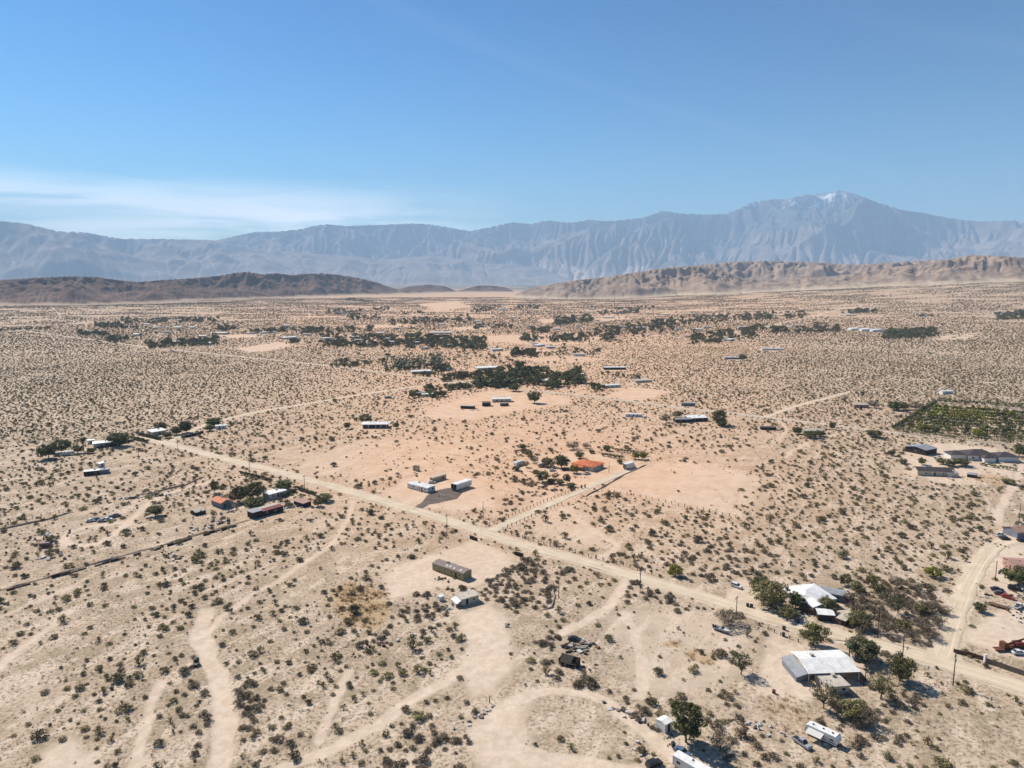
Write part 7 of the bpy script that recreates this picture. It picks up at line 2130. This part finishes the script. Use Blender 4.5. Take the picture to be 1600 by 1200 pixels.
def shrub_mesh(name, seed, mat, ncl, per, size, w=2.0, h=1.1, stems=8, stem_mat='bark_grey', dome=0.75):
    """a low many-stemmed bush two metres wide"""
    rg = np.random.default_rng(seed)
    cs = []; rd = []
    for i in range(ncl):
        a = rg.random() * 6.28; q = rg.random() ** 0.6
        z = h * (0.30 + dome * 0.55 * (1 - q ** 2) * rg.uniform(0.6, 1.1))
        z *= rg.uniform(0.45, 1.0) if rg.random() < 0.5 else 1
        cs.append((math.cos(a) * q * w * 0.38, math.sin(a) * q * w * 0.38, z)); rd.append(w * rg.uniform(0.11, 0.18))
    v, f = leaves(rg, cs, rd, per, size)
    v[:, 2] = np.maximum(v[:, 2], 0.02)
    b_ = MB()
    b_.add(v, [tuple(q) for q in f], 0)
    for i in range(stems):
        c = cs[i % len(cs)]
        b_.tube([(rg.normal() * 0.06, rg.normal() * 0.06, -0.1), (c[0], c[1], c[2])], [0.04, 0.012], 3, 1, cap=False)
    me_ = bpy.data.meshes.new(name)
    me_.from_pydata(b_.v, [], b_.f); me_.materials.append(M[mat]); me_.materials.append(M[stem_mat])
    me_.polygons.foreach_set('material_index', b_.m); me_.update()
    return me_


CREO = [shrub_mesh('creosote', 100 + i, ('leaf_creo', 'leaf_creo', 'leaf_creo2', 'leaf_creo', 'leaf_creo3')[i], (34, 26, 38, 20, 26)[i], 14, 0.10, 2.0, (1.2, 1.0, 1.3, 1.4, 0.9)[i], stems=12) for i in range(5)]
CREO_FAR = [shrub_mesh('creosote_far', 120 + i, ('leaf_creo', 'leaf_creo', 'leaf_creo2', 'leaf_creo3')[i], 16, 7, 0.22, 2.0, 1.2, stems=3) for i in range(4)]
BRUSH = [shrub_mesh('brush', 140 + i, 'leaf_grey', 30, 12, 0.10, 2.0, 1.1, stems=22) for i in range(4)]
BURS = [shrub_mesh('bursage', 160 + i, 'leaf_burs', 8, 7, 0.16, 2.0, 1.2, stems=3) for i in range(4)]
GRASS = []
for i in range(3):
    rg = np.random.default_rng(180 + i); b_ = MB()
    for k in range(30):
        a = rg.random() * 6.28; q = rg.random() * 0.5; t_ = rg.uniform(0.2, 0.9)
        x_, y_ = math.cos(a) * q, math.sin(a) * q
        b_.add([(x_ - 0.03, y_, -0.02), (x_ + 0.03, y_ + 0.02, -0.02), (x_ + math.cos(a) * 0.3 * t_, y_ + math.sin(a) * 0.3 * t_, 0.55 * t_)], [(0, 1, 2)])
    me_ = bpy.data.meshes.new('tuft'); me_.from_pydata(b_.v, [], b_.f); me_.materials.append(M['straw']); me_.update(); GRASS.append(me_)
ROCK = []
for i in range(4):
    rg = np.random.default_rng(190 + i); bm = bmesh.new(); bmesh.ops.create_icosphere(bm, subdivisions=1, radius=0.5)
    for v in bm.verts: v.co = Vector(v.co) * rg.uniform(0.7, 1.15); v.co.z *= 0.6
    me_ = bpy.data.meshes.new('rock'); bm.to_mesh(me_); bm.free(); me_.materials.append(M['stone']); ROCK.append(me_)

THICKET = [([(755, 905), (800, 885), (850, 895), (868, 920), (862, 950), (820, 960), (770, 945), (745, 925)], 0.9), ([(1030, 870), (1100, 850), (1200, 870), (1230, 905), (1180, 925), (1110, 915), (1050, 903)], 0.55),
           ([(360, 1060), (395, 1055), (410, 1090), (405, 1140), (375, 1180), (362, 1150), (368, 1100)], 0.95), ([(1330, 900), (1480, 920), (1490, 965), (1470, 1010), (1380, 1005), (1330, 985)], 0.75),
           ([(610, 965), (660, 925), (690, 940), (700, 960), (660, 975)], 0.9), ([(545, 1010), (600, 985), (612, 965), (600, 1000), (560, 1015)], 0.9), ([(580, 1165), (630, 1135), (690, 1140), (750, 1160), (770, 1210), (600, 1215)], 0.8),
           ([(860, 1040), (950, 1070), (1010, 1115), (1030, 1145), (1000, 1135), (930, 1090), (870, 1065)], 0.85), ([(835, 1000), (870, 985), (865, 1040), (835, 1050)], 0.8), ([(1110, 1060), (1150, 1090), (1190, 1140), (1150, 1120), (1105, 1080)], 0.8),
           ([(1270, 1085), (1350, 1080), (1440, 1090), (1430, 1150), (1340, 1200), (1290, 1130)], 0.45), ([(1080, 1120), (1180, 1140), (1230, 1200), (1120, 1200)], 0.6), ([(810, 870), (860, 880), (900, 890), (885, 905), (830, 895)], 0.8),
           ([(980, 925), (1040, 925), (1180, 965), (1150, 972), (1040, 945)], 0.6), ([(300, 990), (330, 985), (310, 1040), (330, 1110), (320, 1180), (300, 1180), (285, 1100)], 0.55), ([(420, 1160), (470, 1140), (500, 1170), (440, 1210), (400, 1210)], 0.6),
           ([(800, 745), (880, 757), (860, 765), (800, 757)], 0.6), ([(760, 800), (800, 775), (850, 760), (900, 762), (850, 780)], 0.35)]
THICKET = [(PL(a), k) for a, k in THICKET]


def hexgrid(r0, r1, sp, jit, rg):
    n_ = int(r1 / sp) + 2
    xs = np.arange(-n_, n_ + 1) * sp; ys = np.arange(0, int(r1 / (sp * 0.87)) + 2) * sp * 0.87
    X_, Y_ = np.meshgrid(xs, ys); X_ = X_ + (np.arange(len(ys)) % 2)[:, None] * sp / 2
    X_ = X_.ravel() + rg.uniform(-jit, jit, X_.size) * sp; Y_ = Y_.ravel() + rg.uniform(-jit, jit, Y_.size) * sp
    r_ = np.hypot(X_, Y_); a_ = np.degrees(np.abs(np.arctan2(X_, Y_)))
    k = (r_ > r0) & (r_ < r1) & (a_ < 40 + 600 / np.maximum(r_, 60))
    return X_[k], Y_[k]


def clear_of(x, y, extra=0.0):
    ok = np.ones(len(x), bool)
    F = np.array(FOOT)
    cell = 25.0
    from collections import defaultdict
    d = defaultdict(list)
    for fx, fy, fr in F:
        for i in range(int((fx - fr) // cell), int((fx + fr) // cell) + 1):
            for j in range(int((fy - fr) // cell), int((fy + fr) // cell) + 1):
                d[(i, j)].append((fx, fy, fr))
    ci = (x // cell).astype(int); cj = (y // cell).astype(int)
    for k in range(len(x)):
        for fx, fy, fr in d.get((ci[k], cj[k]), ()):
            if (x[k] - fx) ** 2 + (y[k] - fy) ** 2 < (fr + extra) ** 2:
                ok[k] = False; break
    return ok


rg = np.random.default_rng(5)
x, y = hexgrid(110, 1200, 4.6, 0.46, rg)
x1, y1 = hexgrid(1200, 2300, 5.8, 0.46, rg)
q1 = np.hypot(x1, y1); k1 = rg.random(len(x1)) > 0.55 * sstep(q1, 1500, 2300); x1, y1 = x1[k1], y1[k1]
x2, y2 = hexgrid(2300, 4700, 8.8, 0.5, rg)
k2 = rg.random(len(x2)) < 0.95 * sstep(fbm(x2 / 120, y2 / 60, 4, 64), 0.32, 0.62)
x = np.r_[x, x1, x2[k2]]; y = np.r_[y, y1, y2[k2]]
r_ = np.hypot(x, y); a_ = np.degrees(np.arctan2(x, y))
b = bare_mask(x, y)
cl_ = fbm(x / 38, y / 38, 3, 61)
st_ = fbm((x * V[0] + y * V[1]) / 90, (x * U[0] + y * U[1]) / 16, 3, 62)
ev = 1 - 0.75 * sstep(r_, 420, 800)
dens = 0.92 - ev * (0.75 * sstep(cl_, 0.54, 0.76) + 0.65 * sstep(st_, 0.55, 0.72)) - 0.5 * (1 - ev) * sstep(fbm(x / 60, y / 60, 3, 66), 0.6, 0.8)
central = np.exp(-(a_ - 0) ** 2 / (2 * 14 ** 2)) * sstep(r_, 380, 520) * (1 - sstep(r_, 1500, 1900))
dens = dens * (1 - 0.55 * central) * (1 - np.clip(b * 1.25, 0, 1))
keep = rg.random(len(x)) < np.clip(dens, 0, 1)
x, y, r_, a_ = x[keep], y[keep], r_[keep], a_[keep]
keep = clear_of(x, y, 0.6); x, y, r_, a_ = x[keep], y[keep], r_[keep], a_[keep]
w = np.exp(rg.normal(size=len(x)) * (0.45 - 0.17 * sstep(r_, 400, 900))) * (2.05 - 0.05 * sstep(r_, 350, 900) + 0.6 * sstep(r_, 1200, 1800) + 1.1 * sstep(r_, 1700, 2900)); w = np.clip(w, 0.7, 6.0)
hgt = w * rg.uniform(0.75, 1.15, len(x))
inthick = np.zeros(len(x), bool)
for p_, k_ in THICKET: inthick |= in_poly(x, y, p_)
creo = [(x[i], y[i], w[i], hgt[i]) for i in range(len(x)) if not inthick[i]]
# grey brush inside the thickets
bx, by = hexgrid(110, 560, 2.6, 0.5, rg)
kk = np.zeros(len(bx))
for p_, k_ in THICKET: kk = np.maximum(kk, k_ * poly_soft(bx, by, p_, 2.0))
keep = (rg.random(len(bx)) < kk * 0.75) & (bare_mask(bx, by) < 0.55); bx, by = bx[keep], by[keep]
keep = clear_of(bx, by, -1.0); bx, by = bx[keep], by[keep]
bw = np.exp(rg.normal(size=len(bx)) * 0.3) * 2.6
brush = [(bx[i], by[i], bw[i], bw[i] * rg.uniform(0.7, 1.1)) for i in range(len(bx))]
# small bursage everywhere near
sx, sy = hexgrid(110, 700, 1.55, 0.5, rg)
sr = np.hypot(sx, sy); sn = fbm(sx / 22, sy / 22, 3, 77)
sd = (0.12 + 0.6 * sstep(sn, 0.42, 0.62)) * (1 - np.clip(bare_mask(sx, sy) * 1.15, 0, 0.985)) * (1 - 0.75 * sstep(sr, 420, 700))
keep = (rg.random(len(sx)) < sd * 0.62); sx, sy = sx[keep], sy[keep]
keep = clear_of(sx, sy, -0.5); sx, sy = sx[keep], sy[keep]
sw = np.exp(rg.normal(size=len(sx)) * 0.4) * 0.62


def size_on_screen(t): return t[2] / math.hypot(math.hypot(t[0], t[1]), CAMH)


def in_frame(t):
    yc = t[1] * math.cos(PITCH) + CAMH * math.sin(PITCH); zc = -CAMH * math.cos(PITCH) + t[1] * math.sin(PITCH)
    return int(abs(t[0] / yc) < 800 / FPX * 0.985 and zc / yc > -600 / FPX * 0.98)


def split(lst, n_):
    lst = sorted(lst, key=lambda t: (-in_frame(t), -size_on_screen(t)))
    return lst[:n_], lst[n_:]


def zone(t):
    yc = t[1] * math.cos(PITCH) + CAMH * math.sin(PITCH); zc = -CAMH * math.cos(PITCH) + t[1] * math.sin(PITCH)
    return 800 + t[0] / yc * FPX, 600 - zc / yc * FPX


LMK = [((700, 900), 'the olive mobile home'), ((718, 940), 'the beige shack'), ((562, 945), 'the golden grass patch'), ((307, 1036), 'the black tank by the wash'), ((345, 1150), 'the lower end of the sandy wash'),
       ((150, 885), 'the long scrap wall'), ((30, 918), 'the scrap wall end at the left edge'), ((60, 1180), 'the bottom left corner'), ((180, 1050), 'the middle of the lower left flat'), ((30, 1050), 'the left picture edge'),
       ((765, 1098), 'the lone dark post'), ((889, 1038), 'the ruined brown hut'), ((873, 935), 'the plain pole on open sand'), ((1000, 926), 'the corner pole of the post fence'), ((1128, 987), 'the silver boat'),
       ((1158, 1054), 'the lone sparse tree'), ((1037, 1140), 'the white cube shed'), ((1285, 1150), 'the weathered travel trailer'), ((1290, 1050), 'the white carport'), ((1489, 1071), 'the pole nearest the block wall'),
       ((1560, 1160), 'the bottom right corner'), ((1430, 1140), 'the lower right scrub slope'), ((1404, 955), 'the sparse green thicket tree'), ((1260, 935), 'the white hipped house'), ((1085, 890), 'the yellow-green bush'),
       ((600, 1120), 'the straight sandy track'), ((480, 1060), 'the dark brush right of the wash'), ((540, 1190), 'the bottom edge of the straight track'), ((880, 1150), 'the middle of the curved track'), ((680, 1170), 'the brush at the bottom centre'),
       ((820, 920), 'the brush mound by the shack'), ((420, 960), 'the worn path above the wash'), ((1490, 960), 'the side road mouth'), ((300, 840), 'the short scrap wall'), ((1180, 1130), 'the pale stone heap'), ((250, 980), 'the scrub above the black tank')]
LMK = [(P(*a), b2) for a, b2 in LMK]
near_to = {}
for lst, protos, nm, grp in ((creo, CREO, 'creosote_bush', 'creosote bushes of the foreground'), (brush, BRUSH, 'dry_brush', 'grey brush of the thickets')):
    big, rest = split(lst, 300 if nm == 'creosote_bush' else 260)
    for t in big:
        o = link(nm, protos[random.randrange(len(protos))])
        o.location = (t[0], t[1], gzs(t[0], t[1]) - 0.03); o.rotation_euler = (0, 0, random.uniform(0, 6.28)); o.scale = (t[2] / 2, t[2] / 2, t[3] / 2)
        ds = [math.hypot(t[0] - q[0], t[1] - q[1]) for q, _ in LMK]
        k = int(np.argmin(ds))
        if nm == 'creosote_bush': lab = ('large' if t[2] > 2.7 else 'small' if t[2] < 1.8 else 'medium') + ' olive creosote bush'
        else: lab = 'grey-brown dry brush'
        near_to.setdefault((lab, k), []).append((ds[k], o))
        tag(o, lab, 'bush', grp)
    if nm == 'creosote_bush': creo_rest = rest
    else: brush_rest = rest
for (lab, k), es in near_to.items():
    es.sort(key=lambda t: t[0])
    for i_, (_, o) in enumerate(es):
        o['label'] = lab + ', ' + (ORD(i_ + 1) + ' ' if i_ else '') + 'nearest to ' + LMK[k][1]
A_ = np.array(creo_rest); rr_ = np.hypot(A_[:, 0], A_[:, 1])
idx = np.where(rr_ < 650, rg.integers(0, 5, len(A_)), 5 + rg.integers(0, 4, len(A_)))
scatter('creosote_scrub', CREO + CREO_FAR, np.column_stack([A_[:, :2], gz(A_[:, 0], A_[:, 1]) - 0.03]), rg.random(len(A_)) * 6.28, np.column_stack([A_[:, 2] / 2, A_[:, 2] / 2, A_[:, 3] / 2]), idx, 'olive desert scrub covering the plain')
if brush_rest:
    A_ = np.array(brush_rest)
    scatter('dry_undergrowth', BRUSH, np.column_stack([A_[:, :2], gz(A_[:, 0], A_[:, 1]) - 0.03]), rg.random(len(A_)) * 6.28, np.column_stack([A_[:, 2] / 2, A_[:, 2] / 2, A_[:, 3] / 2]), rg.integers(0, 4, len(A_)), 'grey undergrowth of the thickets')
scatter('low_ground_cover', BURS, np.column_stack([sx, sy, gz(sx, sy) - 0.02]), rg.random(len(sx)) * 6.28, np.column_stack([sw / 2, sw / 2, sw / 2 * 0.9]), rg.integers(0, 4, len(sx)), 'small dry ground cover between the bushes')
mx, my = hexgrid(600, 1350, 3.7, 0.5, rg)
keep = rg.random(len(mx)) < 0.75 * (1 - np.clip(bare_mask(mx, my) * 1.3, 0, 1)) * (1 - 0.6 * np.exp(-np.degrees(np.arctan2(mx, my)) ** 2 / 200)); mx, my = mx[keep], my[keep]
keep = clear_of(mx, my, 0.5); mx, my = mx[keep], my[keep]
mw = np.exp(rg.normal(size=len(mx)) * 0.3) * 1.05
scatter('fine_scrub', CREO_FAR + BURS[:2], np.column_stack([mx, my, gz(mx, my) - 0.02]), rg.random(len(mx)) * 6.28, np.column_stack([mw / 2, mw / 2, mw / 2]), rg.integers(0, 6, len(mx)), 'fine low scrub of the middle distance')
# dry grass tufts
tx, ty = hexgrid(110, 620, 1.1, 0.5, rg)
keep = rg.random(len(tx)) < 0.6 * dry_mask(tx, ty) * sstep(fbm(tx / 4, ty / 4, 2, 90), 0.35, 0.6); tx, ty = tx[keep], ty[keep]
keep = clear_of(tx, ty, -0.5); tx, ty = tx[keep], ty[keep]
ts = rg.uniform(0.7, 2.0, len(tx))
scatter('dry_grass', GRASS, np.column_stack([tx, ty, gz(tx, ty)]), rg.random(len(tx)) * 6.28, np.column_stack([ts, ts, ts]), rg.integers(0, 3, len(tx)), 'golden dry grass')
# stones
qx, qy = hexgrid(110, 480, 1.5, 0.5, rg)
qn = fbm(qx / 14, qy / 14, 3, 88)
keep = rg.random(len(qx)) < (0.03 + 0.5 * sstep(qn, 0.55, 0.75)) * (1 - np.clip(bare_mask(qx, qy) * 1.1, 0, 0.97)); qx, qy = qx[keep], qy[keep]
qs = np.exp(rg.normal(size=len(qx)) * 0.45) * 0.34
scatter('gravel', ROCK, np.column_stack([qx, qy, gz(qx, qy)]), rg.random(len(qx)) * 6.28, np.column_stack([qs, qs, qs]), rg.integers(0, 4, len(qx)), 'loose stones on the sand')
# the trees beyond the 300 largest
if mass:
    kinds = sorted({m_[4] for m_ in mass}); protos = []; base = {}
    for k in kinds:
        base[k] = len(protos)
        for pr in TREE[k]: protos.append(pr[0])
    pts = np.array([(m_[0], m_[1], gzs(m_[0], m_[1])) for m_ in mass])
    scl = np.array([(m_[2] / TREE[m_[4]][0][-2], m_[2] / TREE[m_[4]][0][-2], m_[3] / TREE[m_[4]][0][-1]) for m_ in mass])
    ii = np.array([base[m_[4]] + random.randrange(len(TREE[m_[4]])) for m_ in mass])
    scatter('distant_tree_belt', protos, pts, rg.random(len(pts)) * 6.28, scl, ii, 'far-off tree belts of the settlement')
# scrub clumps unresolved in the far village floor

shared = {}
for o in COL.objects:
    if o.parent is None and o.get('category') and o.get('label') and o.name.split('.')[0] != 'palm_tree': shared.setdefault(o['label'], []).append(o)
for lab, es in shared.items():
    if len(es) > 1:
        es.sort(key=lambda o: o.location.x / o.location.y)
        for i_, o in enumerate(es): o['label'] = ORD(i_ + 1) + ' from left: ' + lab
